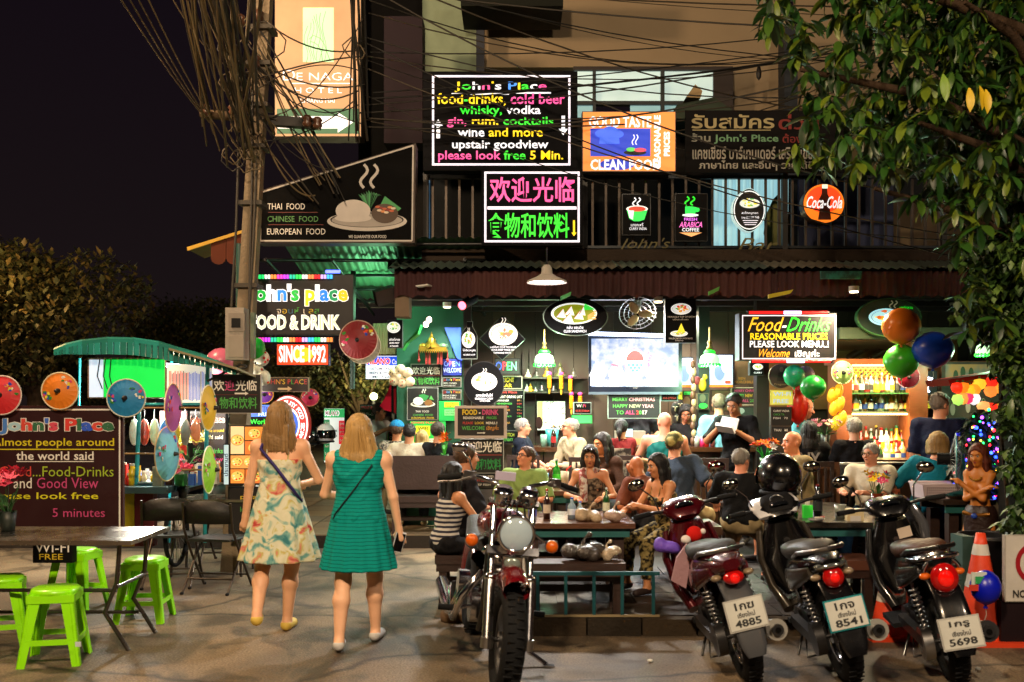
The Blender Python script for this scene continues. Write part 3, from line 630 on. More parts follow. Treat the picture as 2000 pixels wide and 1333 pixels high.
# stall boards (dark boards behind the stall umbrellas)
for i,(x0,x1,fc) in enumerate(((312,366,'a01a18'),(368,442,'1c1214'))):
    S=Sign('stall_board',['red lit board with shop name hanging inside the food stall','dark board with shop name and yellow lines hanging inside the food stall'][i],9.9+i*.2,(x0,803,x1,925),face=E_(fc,.5) if i==0 else K(fc,.5))
    S.text([("John's Place",PR)],x0+3,813,x1-3,829,bold=.016,outline=PW,layer=5); S.text([('Almost people around',PY)],x0+4,838,x1-4,846); S.text([('the world said',PW)],x0+6,850,x1-6,858)
    S.text([('Food-Drinks',PG)],x0+10,876,x1-6,886); S.text([('Good View',PP)],x0+10,892,x1-6,902); S.text([('look free',PY)],x0+10,910,x1-8,918); S.done()
S=Sign('price_strip','white vertical strip with blue Thai letters beside the food picture board',9.25,(436,868,448,948),face=E_('bcd8e0',.7),thick=.04); S.text([('ประยานต์',K('203a6a'))],438,886,446,930,rot=1); S.done()
# milano
S=Sign('backlit_sign','blue and white backlit tailor collection sign in front of the trees',12.4,(713,694,800,742),face=E_('e8f0ff',1.6),thick=.1)
S.rect(715,697,798,714,E_('1c50e0',1.4),1); S.text([('MILANO',E_('ff3030',2))],717,700,762,712,bold=.04,outline=Wt,layer=4); S.text([('Collection',Wt)],766,702,797,712); S.text([('CUSTOM TAILORS OPEN',E_('606080',.4))],718,718,796,723); S.text([('MEN & WOMEN',E_('505070',.4))],722,726,780,731); S.text([('Mr. Tailor',E_('505070',.4))],728,734,770,739); S.done()
S=Sign('roll_banner','green and white standing tailor banner behind the teal dress woman',13.5,(632,797,674,905),face=E_('d8e0dc',.8),thick=.03)
S.rect(633,799,673,816,E_('18a050',.9),1); S.text([('MILANO',PR)],636,803,662,812,bold=.016,outline=Wt,layer=5); S.rect(633,820,644,900,E_('127a4a',.7),1); S.rect(662,822,673,868,E_('c82030',.9),1)
for k in range(5): S.text([('Suit',PW)],635,824+k*15,643,829+k*15); S.text([('99',PW)],664,826+k*8,672,831+k*8)
S.text([('Coat',K('202020'))],646,838,659,844); S.text([('Pant',K('202020'))],646,848,659,854); S.done()
S=Sign('menu_sign','small dark green board with red and white lines behind the red cloth',14.5,(703,790,738,820),face=K('123a20')); S.text([('SPORT BAR',PR)],706,794,734,800); S.text([('OR-S',PW)],706,806,730,812); S.done()
S=Sign('chalk_board','green framed menu board beside the blue cap',13.4,(757,836,792,870),frame=K('4ac03a',.5),face=K('141a18')); S.text([('SPECIAL',PR)],761,841,788,847); S.text([('OR-BEER',PW)],761,852,788,858); S.done()
# shrine wall signs
WY=12.05
S=Sign('wall_sign','black sign with white over green Chinese characters on the green wall',WY,(802,711,863,756),frame=K('9a9a94',.5),face=K('14110f'),thick=.04); S.text([(CNa,PW)],806,717,859,732,bold=.015); S.rect(804,733,861,734.2,K('7a2420'),2); S.text([(CNb,PG)],806,737,859,752,bold=.015); S.done()
S=Sign('wall_sign','black framed plate drawing sign with three food lines on the green wall',WY,(795,757,856,821),frame=K('9a9a94',.5),face=K('14110f'),thick=.04)
S.ell(826,790,24,6,PW,1); S.ell(826,789,21,4,K('3a3030'),2); S.ell(817,784,10,8,PW,3); S.ell(837,787,8,6,K('8a5a2a'),4); S.poly([(822,782),(818,772),(828,770),(838,774),(832,783)],K('2a8a44'),2); S.poly([(838,780),(842,773),(848,782)],K('5aaa54'),3); S.steam(828,760,768,2,PW,2)
S.text([('THAI  FOOD',PW)],812,802,838,806,bold=0); S.text([('CHINESE  FOOD',PG)],807,809,846,813,bold=0); S.text([('EUROPEAN  FOOD',PY)],804,815,848,819,bold=0); S.done()
for i,(y0,a,b) in enumerate(((737,'FRIED CHICKEN','WITH CASHEW NUT'),(761,'INDIA CURRY','CHICKEN'))):
    S=Sign('wall_sign','small black sign listing '+a.lower()+' on the green wall',WY,(864,y0,901,y0+20),frame=K('8a8a84',.5),face=K('14110f'),thick=.03)
    S.text([('Jo',PR),('hn',K('5a90d0')),("'s ",PY),('Pl',PR),('ace',K('d0a040'))],866,y0+2,899,y0+9,bold=.016); S.text([(a,PW)],866,y0+10.5,892,y0+13.5,bold=0); S.text([(b,PW)],866,y0+15,890,y0+18,bold=0); S.done()
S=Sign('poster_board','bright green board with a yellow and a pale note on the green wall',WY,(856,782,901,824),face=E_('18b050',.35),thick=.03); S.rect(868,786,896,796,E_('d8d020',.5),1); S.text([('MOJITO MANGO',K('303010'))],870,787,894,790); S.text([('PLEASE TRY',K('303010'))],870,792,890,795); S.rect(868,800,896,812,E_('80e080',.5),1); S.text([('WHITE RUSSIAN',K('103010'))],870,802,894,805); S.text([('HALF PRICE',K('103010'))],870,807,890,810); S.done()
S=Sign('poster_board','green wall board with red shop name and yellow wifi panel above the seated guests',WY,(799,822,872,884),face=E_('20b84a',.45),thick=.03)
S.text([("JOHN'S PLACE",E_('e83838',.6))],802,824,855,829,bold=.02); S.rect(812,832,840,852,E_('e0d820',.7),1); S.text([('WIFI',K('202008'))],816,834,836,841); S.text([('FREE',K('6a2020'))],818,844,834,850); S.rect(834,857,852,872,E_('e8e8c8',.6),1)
for k in range(3): S.text([('TAXI 100.-',K('a02020'))],836,859+k*4.5,850,862+k*4.5)
S.done()
S=Sign('neon_sign','open welcome neon sign in blue and red on the green wall',WY,(864,700,903,735),face=E_('1a2a8a',.5),thick=.03); S.text([('O',E_('80a0ff',3)),('P',E_('ff6060',3)),('E',E_('ffffff',3)),('N',E_('6090ff',3))],867,706,898,716,bold=0); S.text([('WELCOME',E_('c0d0ff',3))],866,719,901,728,bold=0); S.done()
S=Sign('neon_sign','open sign with red and green glowing letters left of the green shaded lamp',12.6,(966,700,1016,732),face=K('161a18'),thick=.04); S.text([('O',E_('3050c0',1.2)),('P',E_('ff3040',3.5)),('E',E_('40ff70',3.5)),('N',E_('60c090',2))],968,707,1009,724,bold=.01); S.done()
S=Sign('wall_sign','black board with yellow night bar letters left of the mirror',12.7,(975,735,1020,760),frame=K('b0a890',.5)); S.text([('FRIGHT',PY)],966+12,738,1004,747,bold=0); S.text([('BAR',PY)],980,750,1000,757,bold=0); S.done()
S=Sign('drink_list','tall black drink list board with small pale rows left of the mirror',12.65,(966,762,1024,842),frame=K('6a6a64',.5))
S.text([("John's Place",PR)],970,764,1010,770,bold=.02); S.text([('SHORT DRINK LIST',PW)],969,773,1020,778,bold=.0)
for k,(a,b) in enumerate((('CHANG BEER','80.-'),('HEINEKEN BEER','100'),('TIGER BEER','90.-'),('SINGHA BEER','90.-'),('GIN TONIC','120'),('SANG SOM RUM','140'),('WHISKY','150'),('KAHLUA MILK','160'),('VODKA','150'))): S.text([(a,[PW,PG,PR,PO][k%4])],970,781+k*6.2,972+len(a)*2.2,784.4+k*6.2,bold=0,res=1); S.text([(b,[PO,PR,PG][k%3])],1010,781+k*6.2,1019,784.4+k*6.2,bold=0,res=1)
S.done()
S=Sign('wall_sign','black board with yellow green scotch whisky letters behind the bar guest',12.55,(978,843,1014,866)); S.text([('SCOTCH',K('b0b030'))],981,846,1004,853,bold=0); S.text([('WHISKY',K('50a040'))],981,856,1002,862,bold=0); S.done()
# hanging food signs
YS=10.95
bt_=[(903,702),(932,702),(932,655),(926,643),(923,638),(923,628),(912,628),(912,638),(907,643),(900,655),(900,702)]
S=Sign('bottle_sign','bottle shaped backlit sign with noodle bowl',YS,(900,628,932,702),frame=K('8a948a',.4),shape=bt_); S.dish(915,664,13,16,['e8b030','f0f0e8','58a048','c87838'],em=2.2,seed=3); S.text([('ไข่เจียวหมูสับ',Wt)],904,682,929,688,bold=0); S.text([('NOODLE SOUP',Wt)],905,692,928,695,bold=0); S.done()
S=Sign('diamond_sign','diamond shaped backlit sign with steaming noodle plate',YS,(936,615,1024,704),frame=K('1a3a2a',.4),shape=[(981,704),(1026,663),(981,616),(936,662)]); S.dish(983,653,28,22,['e8d8b0','f0e8e0','c87858','d0a040'],em=2.4,seed=4); S.text([('บะหมี่ต้มยำ SOUP NOODLES',Wt)],957,676,1008,680,bold=0); S.text([('SOUR DEEP MADE OF',Wt)],960,682,1004,685.5,bold=0); S.text([('TAMARIND PASTE',Wt)],964,688,998,691.5,bold=0); S.done()
S=Sign('round_sign','round black backlit sign with curry plate above the white framed board',YS,(906,706,984,796),frame=K('1c1c20',.4),shape=[(945+40*math.cos(t),750-44*math.sin(t)) for t in [2*PI*i/32 for i in range(32)]]); S.dish(946,746,25,18,['e8b838','e8e0d0','90b060','f0e8c0'],em=2.4,seed=5); S.text([('แกงมัสมั่นไก่',Wt)],930,769,962,775,bold=.01); S.text([('MUSSAMAN CURRY',Wt)],928,777,963,781,bold=.01); S.text([('CHICKEN',Wt)],937,782,957,785,bold=.01); S.done()
S=Sign('oval_sign','wide oval hanging sign with club sandwich picture',10.75,(1060,582,1188,655),frame=K('5a6a5c',.3,.5),shape=[(1124+64*math.cos(t),619-37*math.sin(t)) for t in [2*PI*i/40 for i in range(40)]])
S.ell(1121,613,45,21,E_('e4e8e0',1.6),1); S.ell(1121,613,40,18,E_('8a9418',.9),2)
for a,b,c in((1094,617,16),(1110,612,16),(1107,626,18),(1128,620,16),(1136,612,10)): S.poly([(a-c*.5,b+3),(a+c*.75,b+5),(a+c*.35,b-14)],E_('f4ece0',1.7),4); S.line([(a-c*.5,b+3),(a+c*.35,b-14)],1.6,E_('a86a30',1),5)
for i in range(9): S.line([(1140-i,606),(1143+i*2.2,594+i*1.3)],2,E_('38d040',1.3),3)
for i in range(4): S.line([(1148,618+i*2),(1164,608+i*5)],2.6,E_('e8b060',1.2),4)
S.text([('คลับ แซนวิช',Wt)],1107,637,1139,643,bold=.01); S.text([('CLUB SANDWICH',Wt)],1101,645,1145,650,bold=.01); S.done()
S=Sign('hanging_sign','black hanging board with two food pictures in front of the television corner',10.8,(1299,583,1360,670),frame=K('101014',.4))
S.dish(1330,604,20,11,['58a048','c83828','e8a030'],em=1.2,seed=6,steam=0); S.text([('HEAVENLY TOP OF SATAY',PW)],1304,618,1358,621,bold=0); S.text([('เนื้อเปื่อย',PW)],1314,623,1344,626,bold=0); S.dish(1326,652,17,6,['e8d020','e8a030','58a048'],em=1.5,seed=7,steam=0); S.poly([(1322,650),(1330,632),(1338,650)],E_('e8d838',1.2),8); S.text([('GRILLED CHICKEN WITH SAUCE',PW)],1306,660,1352,663,bold=0); S.text([('ไก่ย่าง',PW)],1318,664,1334,667,bold=0); S.done()
S=Sign('oval_sign','wide oval hanging sign with yellow dish behind the orange balloon',10.5,(1674,583,1800,656),frame=K('3a6a3a',.4),face=K('0f2416',.5),shape=[(1737+63*math.cos(t),620-37*math.sin(t)) for t in [2*PI*i/40 for i in range(40)]])
S.dish(1730,620,34,17,['e8a030','e06828','f0c040'],em=1.4,seed=8,steam=0,m='a8e0f0'); S.steam(1744,588,602,4,PW,4); S.text([('แกงเขียวหวาน',Gn)],1756,598,1782,604,bold=0); S.done()
# whiteboard frame food-drink
S=Sign('framed_board','white framed board with bright food drink lettering and arrow standing among the tables',9.3,(888,793,990,857),frame=K('c8b8b0',.5),face=K('c8b8b0',.5),thick=.05); S.rect(894,798,984,851,K('14100e',.6),1)
S.text([('FOOD ',PY),('-',PW),(' DRINK',PP)],903,800,974,811,bold=.04); S.text([('REASONABLE ',PW),('  PRICES',PG)],905,814,970,819,bold=.02); S.text([('PLEASE ',PR),(' LOOK ',PY),(' MENU..!',PW)],904,824,971,829,bold=.02); S.text([('WELCOME ',PG),('เชิญค่ะ',PO)],902,831,974,842,bold=.016); arrow(S,932,846,948,846,1.6,PW,3); S.done()
S=Sign('standing_sign','black standing sign with tall white and green Chinese characters under the white framed board',9.35,(899,858,984,925),frame=K('a8a8a4',.5),face=K('120e0d'),thick=.05); S.text([('欢',PW),('迎',PW),('光临',PW)],904,862,980,884,bold=.02); S.rect(902,888,981,890,K('8a3430'),2); S.text([('食物和',K('1f8a44')),('饮料',K('1f8a44'))],908,896,979,918,bold=.02); S.done()
S=Sign('standing_sign','small black curry menu sign at the foot of the Chinese standing sign',9.3,(916,926,968,956),face=K('120e0d'),thick=.04); S.text([('GREEN OR RED',PW)],920,929,964,933,bold=0); S.text([('CURRY CHICKEN',PR)],920,937,964,941,bold=0); S.text([('BEEF FISH',PW)],926,945,958,949,bold=0); S.done()
g=G(); 
for x in(905,978): g.b2((X_(x,9.42)-.02,9.42,0),(X_(x,9.42)+.02,9.46,Z_(795,9.42)),K('3a3a3a',.5))
single(g,'sign_stand','dark metal posts holding the white framed board','stand')
# merry christmas boards
S=Sign('chalk_sign','black merry christmas and happy new year board under the large television',11.9,(1187,770,1290,818),frame=K('a8c0b8',.4),face=K('171d1f'),thick=.03)
S.text([('MERRY ',PG),('CHRISTMAS',K('d8a0a8'))],1196,777,1279,784,bold=.02); S.text([('HAPPY ',PG),('NEW ',K('a8b890')),('YEAR',K('c8a0a8'))],1197,790,1277,797,bold=.02); S.text([('TO ',PG),('ALL ',PP),('2',PR),('0',PG),('17',PW)],1203,802,1264,810,bold=.02); S.done()
S=Sign('chalk_sign','lit christmas and new year board behind the waiter',12.4,(1428,757,1492,792),frame=K('d8d0b8',.4),face=K('3a3028')); S.text([('MERRY CHRISTMAS',PP)],1434,761,1488,766,bold=.02); S.text([('HAPPY ',PG),('NEW ',PY),('YEAR',PW)],1434,770,1487,776,bold=.02); S.text([('TO ALL ',PP),('20',PG),('17',PW)],1436,780,1480,786,bold=.02); S.done()
S=Sign('wall_sign','wooden panel with engraved drink name above the lit christmas board',12.45,(1430,702,1500,752),frame=K('3a2a1c'),face=K('6a5238',.5)); S.text([('BEN',PO)],1442,737,1455,742); S.text([('NORCHALI',PO)],1434,744,1470,749); S.done()
S=Sign('wifi_sign','small framed wifi number sign beside the hanging garlands',12.2,(1120,786,1155,809),frame=K('9ab0a8',.4)); S.text([('W',PW),('i',PG),('F',PP),('i',PR)],1126,790,1144,796,bold=0); S.text([('053279964',PR)],1124,801,1151,805,bold=0); S.done()
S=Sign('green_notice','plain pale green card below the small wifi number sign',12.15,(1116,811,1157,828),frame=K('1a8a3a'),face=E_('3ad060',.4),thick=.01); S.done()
S=Sign('wifi_sign','dark wifi number sign beneath the right end of the large television',11.9,(1291,765,1324,784),frame=K('5a7a80',.4)); S.text([('WI-FI',PP)],1300,768,1315,772,bold=0); S.text([('053-279964',PR)],1295,776,1320,780,bold=0); S.done()
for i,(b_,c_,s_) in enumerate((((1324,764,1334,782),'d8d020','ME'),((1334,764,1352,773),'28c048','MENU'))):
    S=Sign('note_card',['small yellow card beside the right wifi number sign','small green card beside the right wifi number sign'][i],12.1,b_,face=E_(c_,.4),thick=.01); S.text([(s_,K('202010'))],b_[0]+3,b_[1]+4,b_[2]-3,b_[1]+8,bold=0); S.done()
# food-drinks script sign
S=Sign('led_board','black LED board with script food drinks heading between red neon tubes',10.2,(1444,612,1634,704),frame=K('141216',.4),face=K('0e0d12',.4),thick=.2)
S.border(1449,616,1632,702,2,E_('ffe8f8',3.),2)
S.text([('Food',E_('ffb428',2.4)),('-',Wt),('Drinks',Gn)],1460,620,1623,648,bold=.005,shear=.45); S.text([('REASONABLE PRICES',Yl)],1465,651,1616,664,bold=.015); S.text([('PLEASE LOOK MENU..!',Wt)],1464,666,1618,679,bold=.015); S.text([('Welcome',E_('ff9a20',2.))],1482,682,1542,698,bold=.0,shear=.45); S.text([('เชิญค่ะ',Wt)],1552,683,1600,700,bold=.015); S.done()
for yy,a,b in((611,1462,1616),(706,1468,1622)):
    q=T('neon_tube','red neon tube '+('above' if yy<650 else 'below')+' the script food drinks board','light',at((a+b)/2,yy,10.2),w=1,group='red neon tubes')
    g=q.g(); n=9
    for i in range(n): g.cyl(at(a+(b-a)*i/n,yy,10.2),at(a+(b-a)*(i+1)/n,yy,10.2),.016,E_('ff2020',3.5) if i not in(4,5) else E_('e8c8ff',5))
    g.out('tube'); g=q.g(); g.cyl(at(a-3,yy,10.2),at(a,yy,10.2),.02,DSTEEL); g.cyl(at(b,yy,10.2),at(b+3,yy,10.2),.02,DSTEEL); g.out('end_cap')
# coca-cola round & balcony backlit signs
YB2=10.75
S=Sign('round_sign','round orange backlit cola sign with bottle on the balcony rail',YB2,(1567,357,1651,438),frame=K('2a1410',.4),face=E_('ff7a1c',1.5),shape=[(1609+41*math.cos(t),398-39*math.sin(t)) for t in [2*PI*i/40 for i in range(40)]],thick=.14)
S.ell(1609,390,34,26,E_('ff4418',1.3),1); S.poly([(1605,362),(1615,362),(1616,380),(1622,392),(1620,405),(1623,430),(1597,430),(1601,405),(1598,392),(1604,380)],K('5a2410',.4),2); S.rect(1605,361,1616,369,E_('d8e8d0',1.4),3); S.text([('Coca-Cola',E_('fff4f0',2.6))],1575,384,1644,408,bold=.016,shear=.4,layer=5); S.done()
S=Sign('oval_sign','oval black and white menu plaque glowing on the balcony rail',YB2,(1431,371,1497,455),frame=E_('c8f4f4',.8),shape=[(1463+33*math.cos(t),411-(41+2*math.cos(4*t))*math.sin(t)) for t in [2*PI*i/40 for i in range(40)]])
S.ell(1463,411,30.5,38,E_('e8f8f4',1.8),1,36); S.ell(1463,411,28.5,36,K('121216'),2,36); S.dish(1464,398,24,12,['e8d838','58b048','f0f0d8'],em=1.8,seed=9,steam=0); S.text([('สเต็กหมูทอด',Wt)],1448,414,1480,420,bold=0); S.text([('THB 80 / 100 THB',Wt)],1447,423,1482,428,bold=0)
for k in range(3): S.rect(1450+k*2,431+k*4,1480-k*2,432.2+k*4,Wt,5)
S.done()
S=Sign('hanging_sign','black curry india backlit sign with green bowl on the balcony rail',YB2,(1215,379,1271,460),frame=K('1a1d20',.4))
S.steam(1243,387,402,4,Wt,3); S.ell(1244,409,21,7,E_('f0ece0',2),2); S.ell(1244,409,17,5,E_('d84830',1.2),3); S.poly([(1224,412),(1264,412),(1258,430),(1248,433),(1238,433),(1229,428)],E_('28d050',1.8),2); S.poly([(1226,412),(1238,412),(1236,430),(1229,426)],E_('e8f8e8',1.6),3)
S.text([('แกงกะหรี่',Wt)],1232,436,1256,443,bold=0); S.text([('CURRY INDIA',Wt)],1229,445,1263,450,bold=0); S.done()
S=Sign('hanging_sign','black fresh coffee backlit sign with green cup on the balcony rail',YB2,(1318,378,1382,472),frame=K('1a1d20',.4))
S.steam(1347,385,402,5,Gn,3); S.rect(1338,404,1358,418,E_('20e050',2.2),2); S.ell(1361,410,5,5,E_('20e050',2.2),1); S.ell(1348,421,16,3,E_('e8fff0',1.8),2); S.text([('FRESH',E_('e070ff',2.2))],1336,426,1361,432,bold=.016); S.text([('ARABICA',E_('ff70c8',2.4))],1326,434,1371,445,bold=.016,shear=.3); S.text([('COFFEE',E_('f0f8ff',2.4))],1332,446,1365,453,bold=.016); S.poly([(1326,455),(1371,455),(1350,463)],E_('ffa868',1.6),2); S.done()
g=G(); g2=[]
for a,s_ in((1440,'Bar'),(1205,"John's")):
    v,fs,ms=textG([(s_,K('6a6238',.6))],.0,.4); lo,hi=v.min(0),v.max(0); A=at(a,492,10.84); k=.15/(hi[1]-lo[1])
    g.add([(A.x+(p[0]-lo[0])*k*1.4,A.y,A.z+(p[1]-lo[1])*k) for p in v],[f for f,_ in fs],K('6a6238',.6))
single(g,'script_lettering','pale painted script lettering low on the balcony rail','lettering sign')
# menu posters at right
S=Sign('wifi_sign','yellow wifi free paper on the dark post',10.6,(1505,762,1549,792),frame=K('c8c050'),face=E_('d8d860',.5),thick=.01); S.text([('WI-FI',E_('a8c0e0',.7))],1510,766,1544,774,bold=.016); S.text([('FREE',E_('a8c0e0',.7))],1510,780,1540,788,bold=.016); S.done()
S=Sign('menu_sign','upper dark menu board with curry lines under the yellow wifi paper',10.6,(1506,795,1546,832),frame=K('3a2c22'),face=K('181414')); S.text([('CURRY INDIA',PW)],1510,801,1541,805,bold=0); S.text([('CHICK TA.',PG)],1510,808,1532,812,bold=0); S.text([('FISH   70',PW)],1510,815,1538,819,bold=0); S.done()
S=Sign('menu_sign','lower dark menu board with thai line under the curry menu board',10.6,(1506,833,1546,868),frame=K('3a2c22'),face=K('181414')); S.text([('THAI   ¥8',PW)],1511,838,1538,843,bold=0); S.done()
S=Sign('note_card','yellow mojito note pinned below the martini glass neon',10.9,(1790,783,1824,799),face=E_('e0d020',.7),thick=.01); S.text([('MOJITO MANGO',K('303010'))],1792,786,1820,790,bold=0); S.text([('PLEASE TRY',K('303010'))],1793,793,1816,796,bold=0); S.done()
S=Sign('food_sign','small dark sign with pale dish left of the round plaque',11.2,(1464,707,1492,734),frame=K('2a2a2c')); S.dish(1480,717,10,6,['e8d838','58b048'],em=1.5,seed=12,steam=0); S.text([('CURRY',Wt)],1472,727,1488,730,bold=0); S.done()
# neon martini
q=T('neon_sign','white and red neon martini glass right of the bottle cabinet','neon sign',at(1812,775,10.9),w=1)
g=q.g(); g.b2(at(1800,772,10.93),at(1828,725,10.96),K('0c0c12')); g.out('backing')
g=q.g(); g.tube([at(x,y,10.9) for x,y in((1801,739),(1812,738),(1821,739),(1812,755),(1801,739))],.009,E_('d8e8ff',6),6); g.tube([at(x,y,10.9) for x,y in((1807,742),(1816,742),(1811,750))],.007,E_('d8e8ff',6),6); g.tube([at(1812,755,10.9),at(1812,763,10.9)],.008,E_('d8e8ff',6),6); g.ell(at(1812,765,10.9),(.025,.01,.012),E_('d8e8ff',6)); g.out('glass_tube')
g=q.g(); g.tube([at(1822,744,10.9),at(1827,748,10.9),at(1822,754,10.9)],.012,E_('ff2028',5),6); g.out('heart_tube')
# round plaque
S=Sign('round_plaque','round bronze plaque with seated figure relief at the top of the menu post',10.55,(1502,710,1548,758),frame=K('8a7a60',.4,.4),face=K('4a4038',.5,.3),shape=[(1525+23*math.cos(t),735-24*math.sin(t)) for t in [2*PI*i/32 for i in range(32)]],thick=.04)
S.ell(1526,722,4,5,K('7a6450',.5),1); S.poly([(1517,745),(1535,745),(1532,728),(1520,728)],K('26201c',.5),1); S.text([('Dragoons',K('a8986a',.5))],1512,749,1538,754,bold=0); S.done()
# no-parking sign lower right
S=Sign('no_parking_sign','white no parking board with red ring cut by the frame edge',6.7,(1963,1046,2090,1176),frame=K('a8a49a',.5),face=K('c8c4bc',.5,bump=.1),thick=.04)
rg=K('9a1420',.4)
for i in range(32):
    t0,t1=2*PI*i/32,2*PI*(i+1)/32; cx,cy=2024,1100
    S.poly([(cx+42*math.cos(t0),cy-42*math.sin(t0)),(cx+42*math.cos(t1),cy-42*math.sin(t1)),(cx+33*math.cos(t1),cy-33*math.sin(t1)),(cx+33*math.cos(t0),cy-33*math.sin(t0))],rg,2)
S.line([(1999,1075),(2050,1126)],8,rg,2); S.text([('NO PARKING',K('1a1a1c'))],1977,1152,2078,1167,bold=.02); S.done()
# lamps from the signs are emissive only; big television sets
q=T('television','large wall television showing a white scene with a red and blue oval emblem','television',at(1240,768,11.85),w=1)
Yt=11.85
g=q.g(); g.b2(at(1150,766,Yt),at(1330,655,Yt+.08),K('101828',.3)); g.out('casing')
g=q.g(); g.b2(at(1150,771,Yt-.01),at(1326,766,Yt+.06),K('5a6a78',.4,.4)); g.out('speaker_bar')
S=Sign.__new__(Sign); S.Y=Yt; S.t=q; S.y=Yt-.004; S.art=q.g(); S.n=0
def scr():
    m=bpy.data.materials.new('television_picture'); m.use_nodes=True; nt=m.node_tree; N=nt.nodes; L=nt.links; b=N['Principled BSDF']; tc=N.new('ShaderNodeTexCoord'); n=N.new('ShaderNodeTexNoise'); n.inputs['Scale'].default_value=9; n.inputs['Detail'].default_value=6; L.new(tc.outputs['Object'],n.inputs['Vector'])
    r=N.new('ShaderNodeValToRGB'); r.color_ramp.elements[0].position=.38; r.color_ramp.elements[0].color=(*lin('9fb8e8'),1); r.color_ramp.elements[1].position=.56; r.color_ramp.elements[1].color=(*lin('f0f4ff'),1); L.new(n.outputs['Fac'],r.inputs[0]); L.new(r.outputs[0],b.inputs['Emission Color']); b.inputs['Emission Strength'].default_value=.80; b.inputs['Base Color'].default_value=(.02,.02,.02,1); return m
S.rect(1155,662,1325,756,scr(),0)
for i,x in enumerate((1166,1204,1234,1276,1306)): S.poly([(x-16,735),(x,704-(i%2)*8),(x+17,735)],E_('f4f6ff',1.35),1); S.rect(x-13,735,x+14,754,E_('eef2ff',1.3),1)
for x in(1158,1196,1230,1292): S.rect(x,712,x+4,755,E_('8aa0e0',.9),2)
for i in range(26): S.rect(1157+i*6.4,746-(i*7)%5,1160+i*6.4,754,E_(['b8c8e8','d8e0f4','98a8d0'][i%3],1),3)
S.ell(1240,707,21,25.5,E_('c83060',1),3,40); S.ell(1240,707,19.5,24,E_('ffffff',1.5),4,40); S.ell(1240,707,17.5,22,E_('f4f8ff',1.2),5,40)
S.ell(1240,705,17.5,20,E_('f02828',1.4),6,30,0,PI)
for j in range(4):
    for i in range(5):
        cx=1224+i*8+(j%2)*4-0; cy=707+j*5.4+1; 
        if abs(cx-1240)<16-j*2.0: S.poly([(cx-3.6,cy),(cx,cy+5),(cx+3.6,cy),(cx,cy-4.6 if j else cy)],E_('38a8e0',1.1),7)
S.poly([(1193,712),(1200,710),(1209,714),(1209,718),(1198,716)],E_('c04858',1),4)
for i in range(6): S.ell(1266+(i*5)%7,690+i*5,2,2,E_('a84878',1),4,8)
S.ell(1267,713,3,5,E_('a84878',1),4,10); S.text([('SHARP',PW)],1236,757.6,1245,759,bold=0); S.done()
for i,(a,b,c,d) in enumerate(((1383,694,1431,752),(1325,700,1352,752))):
    q=T('television',['smaller lit television showing blue blur behind the green lamp','television partly hidden beside the large television'][i],'television',at((a+b)/2,d,12.3),w=1)
    g=q.g(); g.b2(at(a-1,d+4,12.3),at(c+1 if i==0 else c,b-2,12.38),K('14161c',.3)); g.out('casing')
    S=Sign.__new__(Sign); S.Y=12.3; S.t=q; S.y=12.296; S.art=q.g(); S.n=0; S.rect(a,b,c,d,E_('a8bcf0',1.2),0); S.ell((a+c)/2-2,(b+d)/2+4,10,16,E_('7088d8',1.1),1); S.ell((a+c)/2+10,(b+d)/2-8,8,14,E_('d8e4ff',1.3),1); S.rect(a-1,d+.5,c,d+4.5,E_('ff7a20',1.4),1)
    if i==0: S.rect(1416,744,1427,750,E_('f04020',1.2),2)
    S.done()
g=G(); g.cyl(at(1150,652,11.8),at(1300,656,11.8),.022,E_('c8d8ff',7)); fo=single(g,'fluorescent_tube','white fluorescent tube above the large television','light'); lamp('AREA',(0,-.12,-.03),50,(.85,.93,1),fo,.9,(R(-35),0,0))
S=Sign('poster','brown vintage poster on the wall left of the waiter',12.45,(1389,762,1428,804),frame=K('2a1c14'),face=K('8a6a4a',.6,h2='5a4030')); S.ell(1408,780,9,12,K('a88060',.6),1); S.done()
S=Sign('poster','brown framed poster between the television and the glowing green card',12.45,(1330,768,1352,804),frame=K('2a1c14'),face=K('7a4a34',.6,h2='4a3a30')); S.ell(1341,785,7,10,K('a07858',.6),1); S.done()
S=Sign('framed_picture','dark framed portrait with bright green blob on the post beside the waiter',11.9,(1361,768,1384,800),frame=K('6a5a40'),face=K('1c2a24',.4)); S.ell(1372,778,6,8,K('6a6a50',.5),1); S.ell(1373,793,8,5,E_('28ff40',2),2); S.done()
S=Sign('guitar_poster','dark guitar poster behind the waiter',12.4,(1432,795,1494,852),frame=K('141a18'),face=K('26362f',.5)); S.ell(1446,803,8,6,K('8aa098',.5),1); S.ell(1478,830,8,10,K('7a5a3a',.5),1); S.done()
